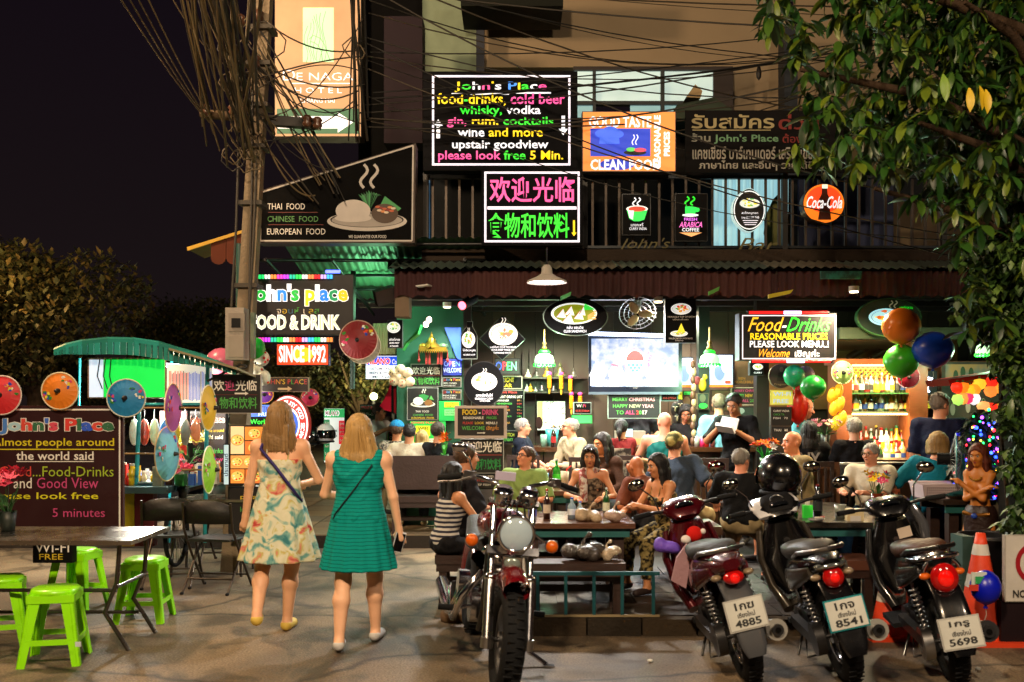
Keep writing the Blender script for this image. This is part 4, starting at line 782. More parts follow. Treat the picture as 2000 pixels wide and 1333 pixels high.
# ================================================================ PEOPLE: implicit bodies polygonised on a grid (one continuous surface each)
class SD:
    def __init__(s,lo,hi,h):
        s.lo=np.array(lo,float); s.h=h; n=np.ceil((np.array(hi)-s.lo)/h).astype(int)+1
        s.F=np.full(n,.3,np.float32); s.ax=[s.lo[i]+h*np.arange(n[i]) for i in range(3)]
    def win(s,a,b,pad):
        sl=[]
        for i in range(3):
            i0=int(max(0,np.floor((a[i]-pad-s.lo[i])/s.h))); i1=int(min(s.F.shape[i],np.ceil((b[i]+pad-s.lo[i])/s.h)+1)); sl.append(slice(i0,max(i1,i0+1)))
        return tuple(sl),s.ax[0][sl[0]][:,None,None],s.ax[1][sl[1]][None,:,None],s.ax[2][sl[2]][None,None,:]
    def put(s,sl,d,k,op):
        f=s.F[sl]
        if op=='sub':
            d=-d; h=np.maximum(k-np.abs(f-d),0)/k; s.F[sl]=np.maximum(f,d)+h*h*k*.25
        else:
            h=np.maximum(k-np.abs(f-d),0)/k; s.F[sl]=np.minimum(f,d)-h*h*k*.25
    def cap(s,a,b,ra,rb,k=.02,sq=1.,op='add',cuta=0,cutb=0,ridge=None):
        a=np.array(a,float);b=np.array(b,float); r=max(ra,rb)*max(1,1/sq)*1.0
        sl,X,Y,Z=s.win(np.minimum(a,b)-r,np.maximum(a,b)+r,k+.02)
        ab=b-a; L=max(1e-9,ab@ab); px,py,pz=X-a[0],Y-a[1],Z-a[2]
        t=np.clip((px*ab[0]+py*ab[1]+pz*ab[2])/L,0,1)
        qx,qy,qz=px-t*ab[0],(py-t*ab[1])/sq,pz-t*ab[2]
        rr=ra+(rb-ra)*t
        if ridge: rr=rr+ridge[1]*t*np.sin(ridge[0]*np.arctan2(qy,qx))
        d=np.sqrt(qx*qx+qy*qy+qz*qz)-rr
        u=ab/math.sqrt(L)
        if cutb: d=np.maximum(d,(X-b[0])*u[0]+(Y-b[1])*u[1]+(Z-b[2])*u[2])
        if cuta: d=np.maximum(d,-((X-a[0])*u[0]+(Y-a[1])*u[1]+(Z-a[2])*u[2]))
        s.put(sl,d,k,op)
    def ell(s,c,r,M=None,k=.02,op='add'):
        c=np.array(c,float); R_=max(r); sl,X,Y,Z=s.win(c-R_,c+R_,k+.02)
        x,y,z=X-c[0],Y-c[1],Z-c[2]
        if M is not None:
            M=np.array(M); x,y,z=(x*M[0,0]+y*M[1,0]+z*M[2,0]),(x*M[0,1]+y*M[1,1]+z*M[2,1]),(x*M[0,2]+y*M[1,2]+z*M[2,2])
        k0=np.sqrt((x/r[0])**2+(y/r[1])**2+(z/r[2])**2); k1=np.sqrt((x/r[0]**2)**2+(y/r[1]**2)**2+(z/r[2]**2)**2)
        s.put(sl,k0*(k0-1)/np.maximum(k1,1e-6),k,op)
    def plane(s,n,p):   # keep the side where n.(x-p)<0
        n=np.array(n,float); n/=np.linalg.norm(n)
        s.F=np.maximum(s.F,((s.ax[0]-p[0])*n[0])[:,None,None]+((s.ax[1]-p[1])*n[1])[None,:,None]+((s.ax[2]-p[2])*n[2])[None,None,:])
    def surf(s):
        F=s.F; S=F<0
        nx,ny,nz=[q-1 for q in F.shape]
        c=[S[i:i+nx,j:j+ny,k:k+nz] for i in(0,1) for j in(0,1) for k in(0,1)]
        al=c[0].copy(); an=c[0].copy()
        for q in c[1:]: al&=q; an|=q
        I=np.argwhere(an&~al)
        if len(I)==0: return np.zeros((0,3)),[]
        P=np.zeros((len(I),3)); cnt=np.zeros(len(I))
        off=[(i,j,k) for i in(0,1) for j in(0,1) for k in(0,1)]
        V=[F[I[:,0]+o[0],I[:,1]+o[1],I[:,2]+o[2]] for o in off]
        for a in range(8):
            for b in range(a+1,8):
                d=[off[b][i]-off[a][i] for i in range(3)]
                if sum(d)!=1 or min(d)<0: continue
                m=(V[a]<0)!=(V[b]<0); t=V[a][m]/(V[a][m]-V[b][m])
                P[m]+=np.array(off[a])+t[:,None]*np.array(d); cnt[m]+=1
        P=(I+P/cnt[:,None])*s.h+s.lo
        idx=-np.ones((nx,ny,nz),int); idx[I[:,0],I[:,1],I[:,2]]=np.arange(len(I)); fs=[]
        for ax in range(3):
            A=[slice(None)]*3; Bs=[slice(None)]*3; A[ax]=slice(0,-1); Bs[ax]=slice(1,None)
            a_,b_=S[tuple(A)],S[tuple(Bs)]; E=np.argwhere(a_!=b_)
            u,v=[(1,2),(2,0),(0,1)][ax]
            E=E[(E[:,u]>0)&(E[:,v]>0)&(E[:,u]<[nx,ny,nz][u])&(E[:,v]<[nx,ny,nz][v])]
            def g_(du,dv):
                q=E.copy(); q[:,u]+=du; q[:,v]+=dv; return idx[q[:,0],q[:,1],q[:,2]]
            q=np.stack([g_(-1,-1),g_(0,-1),g_(0,0),g_(-1,0)],1); fl=~a_[E[:,0],E[:,1],E[:,2]]
            q[fl]=q[fl][:,::-1]; q=q[(q>=0).all(1)]; fs.append(q)
        return P,np.concatenate(fs)
def sdobj(name,sd,mat,parent,jit=0):
    P,Fq=sd.surf()
    if not len(P): return None
    if jit: P=P+RNG.uniform(-jit,jit,P.shape)+np.stack([np.sin(P[:,0]*190+P[:,2]*8)*jit,np.sin(P[:,1]*170+P[:,2]*8)*jit,np.zeros(len(P))],1)
    if name in('top','dress_top','trousers','shorts') and len(P):
        n_=np.hypot(P[:,0],P[:,1])+1e-4; q=.0042*np.sin(P[:,2]*58+2.6*np.sin(P[:,0]*23+len(P)%7)+2.2*np.sin(P[:,1]*19))+.0025*np.sin(P[:,0]*90+P[:,2]*31); P=P.copy(); P[:,0]+=q*P[:,0]/n_; P[:,1]+=q*P[:,1]/n_
    me=bpy.data.meshes.new(name); me.vertices.add(len(P)); me.vertices.foreach_set('co',P.astype(np.float32).ravel())
    me.loops.add(len(Fq)*4); me.loops.foreach_set('vertex_index',Fq.astype(np.int32).ravel()); me.polygons.add(len(Fq)); me.polygons.foreach_set('loop_start',np.arange(0,len(Fq)*4,4,dtype=np.int32))
    me.polygons.foreach_set('use_smooth',np.ones(len(Fq),bool)); me.update(calc_edges=True); me.validate(); me.materials.append(mat)
    o=bpy.data.objects.new(name,me); COL.objects.link(o); o.parent=parent; return o
def RX(a): a=R(a); return np.array([[1,0,0],[0,math.cos(a),-math.sin(a)],[0,math.sin(a),math.cos(a)]])
def RY(a): a=R(a); return np.array([[math.cos(a),0,math.sin(a)],[0,1,0],[-math.sin(a),0,math.cos(a)]])
def RZ(a): a=R(a); return np.array([[math.cos(a),-math.sin(a),0],[math.sin(a),math.cos(a),0],[0,0,1]])
def ik(a,t,l1,l2,pole):
    a=np.array(a,float);t=np.array(t,float); d=t-a; D=np.linalg.norm(d)
    D2=min(D,(l1+l2)*.995); D2=max(D2,abs(l1-l2)+.02); u=d/max(D,1e-6); t=a+u*D2
    x=(l1*l1-l2*l2+D2*D2)/(2*D2); y=math.sqrt(max(0,l1*l1-x*x)); p=np.array(pole,float); p=p-u*(p@u); p/=max(1e-6,np.linalg.norm(p))
    return a+u*x+p*y,t
SKIN=lambda h:K(''.join('%02x'%min(255,int(int(h[i:i+2],16)*1.12+6)) for i in(0,2,4)),.5,nv=.09,ns=9,bump=.08)
def person(label,px,py,Y,face=0,seat=None,floor=.12,skin='b07a5a',hair='2a1c14',hs='short',hl=.3,top='444444',sleeve=.5,kind='shirt',bottom='26282e',blen=1,hands=(None,None),poles=(None,None),feet=None,lean=4,side=0,hyaw=0,hpitch=0,w=1.,h=.0105,glasses=0,cap=None,shoe='2a2624',eyes=1,group=None,belly=0,fem=0,topmat=None,botmat=None,hipdir=1,sc=None,extra=None,grip=None,hwd=1.):
    x=X_(px,Y); ztop=Z_(py,Y)-floor
    Rt=RX(lean)@RY(side); Rh=RZ(hyaw)@RX(hpitch)
    T_=(Rt@np.array([0,0,.545]))+Rh@np.array([0,-.008,.235])
    if seat is None: s=ztop/(.92+T_[2]); hz=.92*s
    else:
        s=min(1.06,max(.78,(ztop-seat-.09)/T_[2])); hz=seat+.09
    if sc:
        s=sc
        if seat is None: hz=.92*s
    # keep the head (not the hip) over the requested pixel column
    off=RZ(face)@np.array([T_[0],T_[1],0])*s
    t=T('person',label,'person',(x-off[0],Y-off[1],floor),rz=R(face),group=group); 
    H=np.array([0,0,hz]); pt=lambda a,b,c: H+(Rt@np.array([a,b,c]))*s
    B=s*w
    sh={+1:pt(.165*w*(.93 if fem else 1),0,.455),-1:pt(-.165*w*(.93 if fem else 1),0,.455)}
    neck=pt(0,.012,.50); skull=pt(0,0,.545)+ (Rh@np.array([0,-.008,.115]))*s
    arms={}
    for i,sg in enumerate((1,-1)):
        tg=hands[i]
        if tg is None: tg=(sg*.25,-.02,-.1) if seat is None else (sg*.13,-.36,.1)
        pl=poles[i] or (sg*.7,.5,-.6)
        tgt=H+np.array(tg)*s; el,wr=ik(sh[sg],tgt,.285*s,.25*s,pl); arms[sg]=(sh[sg],el,wr)
    legs={}
    for i,sg in enumerate((1,-1)):
        hp=pt(sg*.09,0,0) if seat is None else H+np.array([sg*.09*s,0,0])
        if feet: ft=np.array(feet[i])*np.array([1,1,1.])
        elif seat is None: ft=np.array([sg*.1,0,.07])
        else: ft=np.array([sg*.14,-.42*s,.07])
        if seat is not None and hz>.75: ft[2]=max(ft[2],hz-.62)
        l1=.44*s; l2=.42*s; kn,an=ik(hp,ft,l1,l2,(sg*.12,-1,.25 if seat is None else 1.)); legs[sg]=(hp,kn,an)
    allp=np.array([p for q in list(arms.values())+list(legs.values()) for p in q]+[skull,H,neck])
    lo=allp.min(0)-.26; hi=allp.max(0)+.26; lo[2]=max(lo[2],-.02); 
    if hl>.3: pass
    sd=SD(lo,hi,h)
    # --- body
    sd.ell(pt(0,.005,.02),(.155*B,.115*B,.13*s),Rt,.04); sd.ell(pt(0,0,.17),(.132*B*(.9 if fem else 1),(.10+belly)*B,.15*s),Rt,.05); sd.ell(pt(0,.0,.33),(.155*B*(.93 if fem else 1),.108*B,.16*s),Rt,.05)
    if fem:
        for sg in(1,-1): sd.ell(pt(sg*.07,-.085,.32),(.055*B,.05*B,.055*B),Rt,.03)
    sd.cap(sh[1],sh[-1],.055*B,.055*B,.05); sd.cap(pt(0,.01,.44),skull-Rh@np.array([0,-.02,.05])*s,.062*s*(w**.5),.05*s*(w**.5),.035)
    for sg in(1,-1):
        a,e,wv=arms[sg]; q=s*(1+(w-1)*.35)*(.84 if fem else 1)
        sd.cap(a,e,.05*q,.04*q,.03); sd.cap(e,wv,.041*q,.026*s,.015)
        # hand: palm, four fingers, thumb
        d=(wv-e)/max(1e-6,np.linalg.norm(wv-e)); dn=np.array([0,0,-1.]) if abs(d[2])<.8 else np.array([0,-1.,0]); 
        sidev=np.cross(d,dn); sidev/=np.linalg.norm(sidev); nrm=np.cross(sidev,d); nrm/=np.linalg.norm(nrm)
        if nrm@dn<0: nrm=-nrm
        c=wv+d*.045*s
        sd.cap(wv,wv+d*.075*s,.026*s,.030*s,.012,)
        for fi in range(4):
            o=sidev*(fi-1.5)*.019*s; L1=[.036,.042,.040,.030][fi]*s; b0=wv+d*.085*s+o; b1=b0+(d*.9+nrm*.35)*L1; b2=b1+(d*.55+nrm*.85)*L1*.75
            sd.cap(b0-d*.02*s,b1,.0098*s,.009*s,.006); sd.cap(b1,b2,.009*s,.0078*s,.004)
        b0=wv+d*.025*s+sidev*sg*.024*s; b1=b0+(d*.6+sidev*sg*.6+nrm*.3)*.035*s; b2=b1+(d*.85+nrm*.4)*.028*s
        sd.cap(b0,b1,.0125*s,.0105*s,.008); sd.cap(b1,b2,.0105*s,.009*s,.004)
        a,kn,an=legs[sg]; q=s*(1+(w-1)*.35)*(.98 if fem else 1)
        sd.cap(a,kn,.082*q,.055*q,.04); 
        mid=kn+(an-kn)*.32+(np.array([0,.018,0])*s if seat is None else 0); sd.cap(kn,mid,.052*q,.056*q,.03); sd.cap(mid,an,.055*q,.034*s,.03)
        fd=np.array([sg*.12,-1,0]); fd/=np.linalg.norm(fd); az=max(.045,an[2]-.05)
        if feet and len(feet[i if False else 0])>3: pass
        heel=np.array([an[0],an[1],an[2]-.03*s])-fd*.025*s; toe=np.array([an[0],an[1],an[2]-.045*s])+fd*.15*s; 
        sd.cap(an,heel,.034*s,.033*s,.02); sd.cap(heel,toe,.032*s,.026*s,.02)
    # --- head
    hp=lambda a,b,c: skull+(Rh@np.array([a,b,c]))*s
    sd.ell(hp(0,.014,.03),(.074*s,.094*s,.09*s),Rh,.02); sd.ell(hp(0,-.022,-.045),(.054*s,.06*s,.064*s),Rh,.03); sd.ell(hp(0,-.062,-.088),(.022*s,.02*s,.02*s),Rh,.02)
    if eyes:
        sd.cap(hp(0,-.082,.012),hp(0,-.106,-.024),.010*s,.014*s,.012)
        sd.cap(hp(-.03,-.078,.034),hp(.03,-.078,.034),.011*s,.011*s,.012)
        for sg in(1,-1): sd.ell(hp(sg*.03,-.09,.014),(.014*s,.010*s,.009*s),Rh,.008,'sub'); sd.ell(hp(sg*.036,-.062,-.022),(.022*s,.022*s,.022*s),Rh,.02)
        sd.ell(hp(0,-.083,-.056),(.022*s,.012*s,.010*s),Rh,.008)
    for sg in(1,-1): sd.ell(hp(sg*.076,.012,-.004),(.012*s,.02*s,.03*s),Rh,.006)
    sdobj('body',sd,SKIN(skin),t.o)
    if eyes:
        for sg in(1,-1):
            g=G(); g.ell(hp(sg*.03,-.079,.014),(.0135*s,.011*s,.0085*s),K('c8beb4',.3),8,6,rot=Matrix(Rh.tolist())); g.ell(hp(sg*.03,-.087,.014),(.0065*s,.005*s,.0065*s),K('1a0f0a',.2),8,6,rot=Matrix(Rh.tolist())); g.out('eye',t)
            g=G(); g.tube([hp(sg*.015,-.092,.031),hp(sg*.031,-.092,.036),hp(sg*.047,-.080,.031)],.0042*s,K(hair,.8),5); g.out('eyebrow',t)
        g=G(); g.ell(hp(0,-.0925,-.0545),(.019*s,.0055*s,.0065*s),K('7a3830' if not fem else '8f2f30',.4),10,6,rot=Matrix(Rh.tolist())); g.out('lips',t)
    # --- hair
    if hs!='bald':
        hd=SD(lo-np.array([0,0,.0]),hi,min(h,.009)); e=.010 if hs in('short','balding') else .016
        hd.ell(hp(0,.018,.036),((.076+e)*s,(.096+e)*s,(.088+e)*s),Rh,.01)
        n=Rh@np.array([0,-.88,-.47]); p=hp(0,-.015 if hs!='balding' else .02,-.024); hd.plane(n,p) 
        hd.plane(Rh@np.array([0,0,-1]),hp(0,0,-.085 if hs!='balding' else -.07))
        for sg in(1,-1): hd.ell(hp(sg*.088,-.004,-.02),(.02*s,.03*s,.042*s),Rh,.01,'sub')
        if hs=='balding': hd.ell(hp(0,-.02,.11),(.075*s,.11*s,.06*s),Rh,.01,'sub')
        if hs=='bun': hd.ell(hp(0,.11,.06),(.04*s,.035*s,.04*s),Rh,.01)
        if hs=='pony': hd.cap(hp(0,.1,.03),hp(0,.15,-.05),.03*s,.035*s,.02); hd.cap(hp(0,.15,-.05),hp(0,.12,-.05-hl),.035*s,.012*s,.02)
        if hs=='long':
            bk=hp(0,.05,-.02); dn=np.array([0,.02,-hl*s]); 
            hd.cap(hp(0,.045,.02),bk+dn*.6,.088*s,.092*s*hwd,.02,.72/hwd); hd.cap(bk+dn*.6,bk+dn,.092*s*hwd,.085*s*hwd,.02,.6/hwd,cutb=1)
            for sg in(1,-1):
                hd.cap(hp(sg*.07,-.005,.03),hp(sg*.082,-.005,-.06),.026*s,.03*s,.02); a=hp(sg*.082,-.005,-.06); hd.cap(a,a+np.array([sg*.012,.01,-hl*.62*s]),.03*s,.02*s,.02)
                for j in range(3): a=hp(sg*(.02+.03*j),.09,-.05); hd.cap(a,a+np.array([sg*.01,.01,-(hl-.06+.02*((j*7)%3))*s]),.02*s,.012*s,.01)
        if hs=='bob':
            hd.cap(hp(0,.045,.02),hp(0,.055,-.02-hl),.09*s,.1*s,.02,.75,cutb=1)
            for sg in(1,-1): hd.cap(hp(sg*.075,-.0,.03),hp(sg*.088,.0,-.02-hl*.8),.028*s,.02*s,.02)
        sdobj('hair',hd,K(hair,.6,nv=.5,kind='hair'),t.o,.0022)
        if hs in('short','balding','bob','bun','pony'):
            rs_=random.Random(int(px)); g=G(); cols=[K(hair,.7,nv=.3),K(hair,.5,nv=.5)]; k_=0
            while k_<110:
                d=np.array([rs_.gauss(0,1),rs_.gauss(0,1),rs_.gauss(0,1)]); d/=np.linalg.norm(d); p0=d*np.array([.085,.105,.097])+np.array([0,.018,.036])
                if .88*(p0[1]+.015)+.47*(p0[2]+.024)<.006 or p0[2]<-.06 or (hs=='balding' and p0[2]>.05): continue
                k_+=1; e_=p0+d*.006+np.array([rs_.uniform(-.008,.008),.006,-.016*rs_.random()+.006]); g.tube([hp(*p0),hp(*((p0+e_)/2+d*.004)),hp(*e_)],.004,rs_.choice(cols),3,rs=[.005*s,.0035*s,.001])
            g.out('hair_tufts',t,kind='stuff')
        if hs=='long':
            rs_=random.Random(int(px)); g=G(); cols=[K(hair,.5,nv=.3),K(hair,.7,nv=.5),K(hair,.35,nv=.15)]
            for i in range(150 if h<.008 else 50):
                a=rs_.uniform(-.25,PI+.25); ca,sa=math.cos(a),max(-.1,math.sin(a)); o=1+rs_.uniform(-.02,.05); wd=.098*hwd*o
                g.tube([hp(ca*.03,.02+sa*.03,.128),hp(ca*.080*o,.018+sa*.10*o,.075),hp(ca*.088*o,.018+sa*.115*o,.0),hp(ca*wd,.03+sa*.085*o,-.06-hl*.4)+np.array([0,0,0]),hp(ca*wd*.97+rs_.uniform(-.01,.01),.04+sa*.075,-.02-hl*rs_.uniform(.9,1.06))],.004,rs_.choice(cols),4,rs=[.002,.0045,.005,.0045,.0015])
            g.out('hair_strands',t,kind='stuff')
    # --- top
    tm=topmat or K(top,.85,bump=.25,nv=.1,ns=9); e=.013
    if kind!='none':
        td=SD(lo,hi,h); 
        td.ell(pt(0,.005,.03),((.157+e)*B,(.118+e)*B,.12*s),Rt,.04); td.ell(pt(0,0,.17),((.136*(.92 if fem else 1)+e)*B,(.104+belly+e)*B,.16*s),Rt,.05); td.ell(pt(0,.0,.33),((.157*(.93 if fem else 1)+e)*B,(.11+e)*B,.16*s),Rt,.05)
        if fem:
            for sg in(1,-1): td.ell(pt(sg*.07,-.085,.32),(.06*B,.055*B,.058*B),Rt,.03)
        if kind=='shirt':
            td.cap(sh[1],sh[-1],.055*B+e,.055*B+e,.05); td.cap(pt(0,.01,.44),pt(0,.012,.51),.07*s,.062*s,.03,cutb=1)
            for sg in(1,-1):
                a,el,wv=arms[sg]; q=B*(.86 if fem else 1)
                if sleeve<=.5: b=a+(el-a)*min(1,sleeve*2); td.cap(a,b,.05*q+e*1.3,.043*q+e*1.6,.03,cutb=1)
                else:
                    td.cap(a,el,.05*q+e,.042*q+e,.03); b=el+(wv-el)*min(1,(sleeve-.5)*2); td.cap(el,b,.042*q+e,.030*q+e,.02,cutb=1)
            if sleeve>0: 
                for k_ in range(3): pass
        elif kind=='sleeveless':
            for sg in(1,-1): td.cap(pt(sg*.06*w,.02,.42),pt(sg*.125*w,.015,.475),.062*B,.042*B,.04)
            td.cap(pt(.08,.0,.42),pt(-.08,.0,.42),.085*B,.085*B,.05)
            for sg in(1,-1): td.cap(pt(sg*.205*w,0,.32),pt(sg*.19*w,0,.5),.045*B,.045*B,.015,op='sub')
        elif kind=='tank':
            for sg in(1,-1): td.cap(pt(sg*.10*w,.0,.36),pt(sg*.095*w,.0,.485),.035*B,.028*B,.03)
            for sg in(1,-1): td.cap(pt(sg*.19*w,0,.40),pt(sg*.2*w,0,.5),.05*B,.05*B,.015,op='sub')
            td.ell(pt(0,-.06,.47),(.06*s,.07*s,.06*s),Rt,.02,'sub')
        elif kind=='strap':
            td.plane(Rt@np.array([0,0,1.]),pt(0,0,.36))
        td.plane(Rt@np.array([0,0,-1.]),pt(0,0,-.10))
        sdobj('top' if kind in('shirt','tank','sleeveless') else 'dress_top',td,tm,t.o)
        if kind=='shirt' and grip!='x':   # collar and hem band
            g=G(); c=pt(0,.012,.512); g.torus(c,.062*s,.008*s,tm,'Z',18,6,rot=Matrix(Rt.tolist())); g.out('collar',t)
        if kind in('strap',) :
            for sg in(1,-1):
                g=G(); g.tube([pt(sg*.075,.105,.35),pt(sg*.08,.09,.44),pt(sg*.08,.02,.515),pt(sg*.075,-.07,.45),pt(sg*.07,-.11,.37)],.005*s,tm,5); g.out('strap',t)
    # --- bottoms
    if blen>0:
        bm=botmat or K(bottom,.85,bump=.2,nv=.12,ns=8); bd=SD(lo,hi,h)
        bd.ell(pt(0,.005,.0),(.165*B,.125*B,.13*s),Rt,.03)
        for sg in(1,-1):
            a,kn,an=legs[sg]; q=B*(1.04 if fem else 1)
            if blen<=.5: b=a+(kn-a)*min(1,blen*2); bd.cap(a,b,.088*q+.008,.072*q+.012,.03,cutb=1)
            else: bd.cap(a,kn,.088*q+.006,.062*q+.008,.03); b=kn+(an-kn)*min(1,(blen-.5)*2); bd.cap(kn,b,.062*q+.01,.048*q+.006,.02,cutb=1)
        bd.plane(Rt@np.array([0,0,1.]),pt(0,0,.08)); sdobj('shorts' if blen<=.6 else 'trousers',bd,bm,t.o)
    if shoe:
        for sg in(1,-1):
            a,kn,an=legs[sg]; fd=np.array([sg*.12,-1,0]); fd/=np.linalg.norm(fd)
            heel=np.array([an[0],an[1],an[2]-.03*s])-fd*.025*s; toe=np.array([an[0],an[1],an[2]-.045*s])+fd*.15*s
            q=SD(np.minimum(heel,toe)-.09,np.maximum(heel,toe)+.09,.009); q.cap(heel,toe,.043*s,.036*s,.02); q.plane((0,0,1),(0,0,an[2]-.005)); q.plane((0,0,-1),(0,0,max(.004,an[2]-.075*s))); sdobj('shoe',q,K(shoe,.6,bump=.1),t.o)
    if glasses:
        g=G(); m=K('14100e',.2) if glasses==1 else K('6a5a3a',.2,.6)
        for sg in(1,-1): g.torus(hp(sg*.031,-.103,.010),.021*s,.0032*s,m,'Y',14,5,rot=Matrix(Rh.tolist())); g.tube([hp(sg*.052,-.1,.014),hp(sg*.078,-.03,.012),hp(sg*.08,.01,.008)],.003*s,m,4)
        g.tube([hp(-.012,-.106,.014),hp(.012,-.106,.014)],.003*s,m,4); g.out('glasses',t)
    if cap:
        q=SD(lo,hi,.009); q.ell(hp(0,.016,.045),(.092*s,.112*s,.092*s),Rh,.01); q.plane(Rh@np.array([0,.1,-1]),hp(0,0,.035)); 
        b=cap[1]; q.cap(hp(0,-.05*b,.042),hp(0,-.15*b,.032),.07*s,.05*s,.01,.7); q2=Rh@np.array([0,0,1.])
        sdobj('cap',q,K(cap[0],.8,h2=cap[2] if len(cap)>2 else None,ns=14),t.o)
    t.s=s; t.hp=hp; t.pt=pt; t.arms=arms; t.legs=legs; t.H=H
    t.world=lambda p: t.o.location+Matrix.Rotation(R(face),3,'Z')@Vector(p)
    return t
def skirt(t,mat,z0,z1,r0,r1,n=9,amp=.012,name='skirt',sq=.8,h=.009,cx=0,cy=.0,ext=None):
    hi=max(r0,r1)+.06; q=SD((cx-hi,cy-hi,z1-.03),(cx+hi,cy+hi,z0+.08),h); q.cap((cx,cy,z0),(cx,cy,z1),r0,r1,.02,sq,cutb=1,ridge=(n,amp)); return sdobj(name,q,mat,t.o)
# ---- the two women walking away (backs to the street side)
DR=K('d8d6b8',.85,kind='floral')
w1=person('woman in a floral sundress walking away with purple bag strap',548,788,7.2,face=183,floor=0,skin='cc9a78',hair='8a6a40',hs='long',hl=.22,hwd=1.3,kind='strap',topmat=DR,blen=0,fem=1,w=1.06,h=.0075,eyes=0,lean=2,hyaw=-12,
    hands=((.27,-.06,-.10),(-.16,-.28,.16)),poles=((.4,1,-.2),(-.9,.6,-.8)),feet=((.11,.26,.17),(-.05,-.02,.07)),shoe='d8b850')
s=w1.s; skirt(w1,DR,w1.H[2]+.19*s,w1.H[2]-.39*s,.145*s,.29*s,10,.022)
g=G(); g.tube([w1.pt(.12,.12,.44),w1.pt(.0,.145,.30),w1.pt(-.12,.14,.14),w1.pt(-.17,.05,.05),w1.pt(-.15,-.09,.1),w1.pt(.0,-.15,.3),w1.pt(.10,-.09,.45),w1.pt(.11,.02,.52),w1.pt(.12,.12,.44)],.011,K('2a1a6a',.6),6); g.out('bag_strap',w1)
TD=K('057a74',.85,kind='thin',nv=.3,ns=13,bump=.2)
w2=person('woman in a teal knee length dress walking away with a phone',702,812,6.75,face=178,floor=0,skin='d8a482',hair='b08c54',hs='long',hl=.28,hwd=1.5,kind='sleeveless',topmat=TD,blen=0,fem=1,w=1.2,h=.0075,eyes=0,lean=2,
    hands=((.10,-.26,.14),(-.30,-.08,-.13)),poles=((1,.5,-.7),(-.5,1,-.2)),feet=((.10,.16,.075),(-.09,-.14,.07)),shoe='c4c2c0')
s=w2.s; skirt(w2,TD,w2.H[2]+.2*s,w2.H[2]-.345*s,.165*s,.285*s,15,.009)
g=G(); g.tube([w2.pt(-.12,.13,.42),w2.pt(.0,.15,.25),w2.pt(.15,.13,.06),w2.pt(.19,.05,-.02)],.006,K('0c1a20',.5),6); g.out('bag_strap',w2)
hw=w2.world(w2.arms[-1][2]); 
ph=T('phone','black smartphone held low in the teal dress woman\'s hand','phone',hw+Vector((.0,0,-.09)),rz=R(20)); ph.o.rotation_euler=(R(8),R(14),R(20))
g=G(ph); g.box((0,0,0),(.07,.010,.14),K('d8d8dc',.3)); g.out('case'); g=G(ph); g.box((0,-.007,0),(.062,.003,.125),K('0a0a0e',.1)); g.out('screen')
# ---- seated and standing guests
BR='9a6244'; FA='c0876a'; FR='b8705a'
person('man in white printed T-shirt holding up a red cloth in the alley',742,790,13.2,face=60,floor=.15,skin='8a5a3c',hair='1a1210',top='d8d8da',hands=((.0,-.42,.52),(-.25,-.4,.42)),bottom='a89878',hyaw=10,h=.012)
g=G(); g.prism([at(x,y,13.0) for x,y in((766,742),(771,778),(769,806),(752,802),(741,794),(752,778))],(0,.03,0),K('c81c3c',.8,bump=.2)); single(g,'cloth','red football shirt cloth held up by the man in the alley','cloth')
person('seated man in beige grey T-shirt seen from behind on the back bench',800,829,11.7,face=180,seat=.45,floor=.15,skin='9a6a48',hair='17110e',top='a89c88',w=1.16,eyes=0,h=.012,hands=((.3,-.15,.1),(-.3,-.15,.1)),bottom='2a2a2c',shoe='c8b890')
person('guest in checked shirt with a blue cap on the back bench',776,822,11.9,face=165,seat=.45,floor=.15,skin='a06a4a',hair='4a3424',topmat=K('b0aca0',.8,ns=40,h2='3a3a3e'),eyes=0,h=.013,cap=('1c6a9a',1),w=1.0)
person('short blond guest in coral top on the back bench',824,842,11.95,face=190,seat=.45,floor=.15,skin='c08060',hair='a88a58',hs='bob',hl=.06,top='b8604a',eyes=0,h=.013,fem=1)
person('dark haired guest in black top beside the orange flower vase',857,826,11.6,face=150,seat=.45,floor=.15,skin='9a6848',hair='2a2018',top='14161a',eyes=0,h=.012,w=1.05)
person('man with short brown hair in dark shirt behind the striped woman',912,868,8.5,face=100,seat=.44,floor=.0,skin='b07858',hair='4a3422',top='1c1d22',w=1.0,h=.010,hyaw=15)
STR=K('b8b4ae',.8,kind='stripe',ns=8.5,h2='2a2c3a')
pw=person('woman with long black hair in a striped tank top on the left bench',886,905,8.1,face=125,seat=.42,floor=0,skin='a8714c',hair='0c0a0c',hs='long',hl=.48,kind='tank',topmat=STR,bottom='131316',fem=1,hands=((.12,-.45,.3),(-.1,-.42,.28)),h=.0095,lean=10)
person('man in pale green T-shirt with dark glasses looking up at the table',1030,881,8.75,face=-15,seat=.44,skin='b87a58',hair='4a3020',top='7f9a58',glasses=1,w=1.12,hands=((.18,-.36,.2),(-.16,-.38,.2)),hyaw=-35,hpitch=-14,h=.009,lean=8)
person('grey haired man in dark blue shirt at the bar',1022,819,11.1,face=75,seat=.62,skin='b07a5c',hair='8a8680',top='1b2230',w=1.05,h=.0115,hyaw=0)
person('smiling older man in beige shirt leaning on the bar',1112,817,10.9,face=-62,seat=.62,skin='b88060',hair='9a948a',hs='balding',top='b0a284',sleeve=.9,w=1.1,glasses=1,hyaw=-10,lean=24,h=.0105,hands=((.1,-.45,.15),(-.1,-.45,.15)))
person('woman with wavy dark hair in brown jacket between the tables',1172,848,9.9,face=-30,seat=.45,skin='a8683e',hair='140d0c',hs='long',hl=.3,top='3a2418',sleeve=1,fem=1,h=.0105,hyaw=-25,hpitch=10,lean=12)
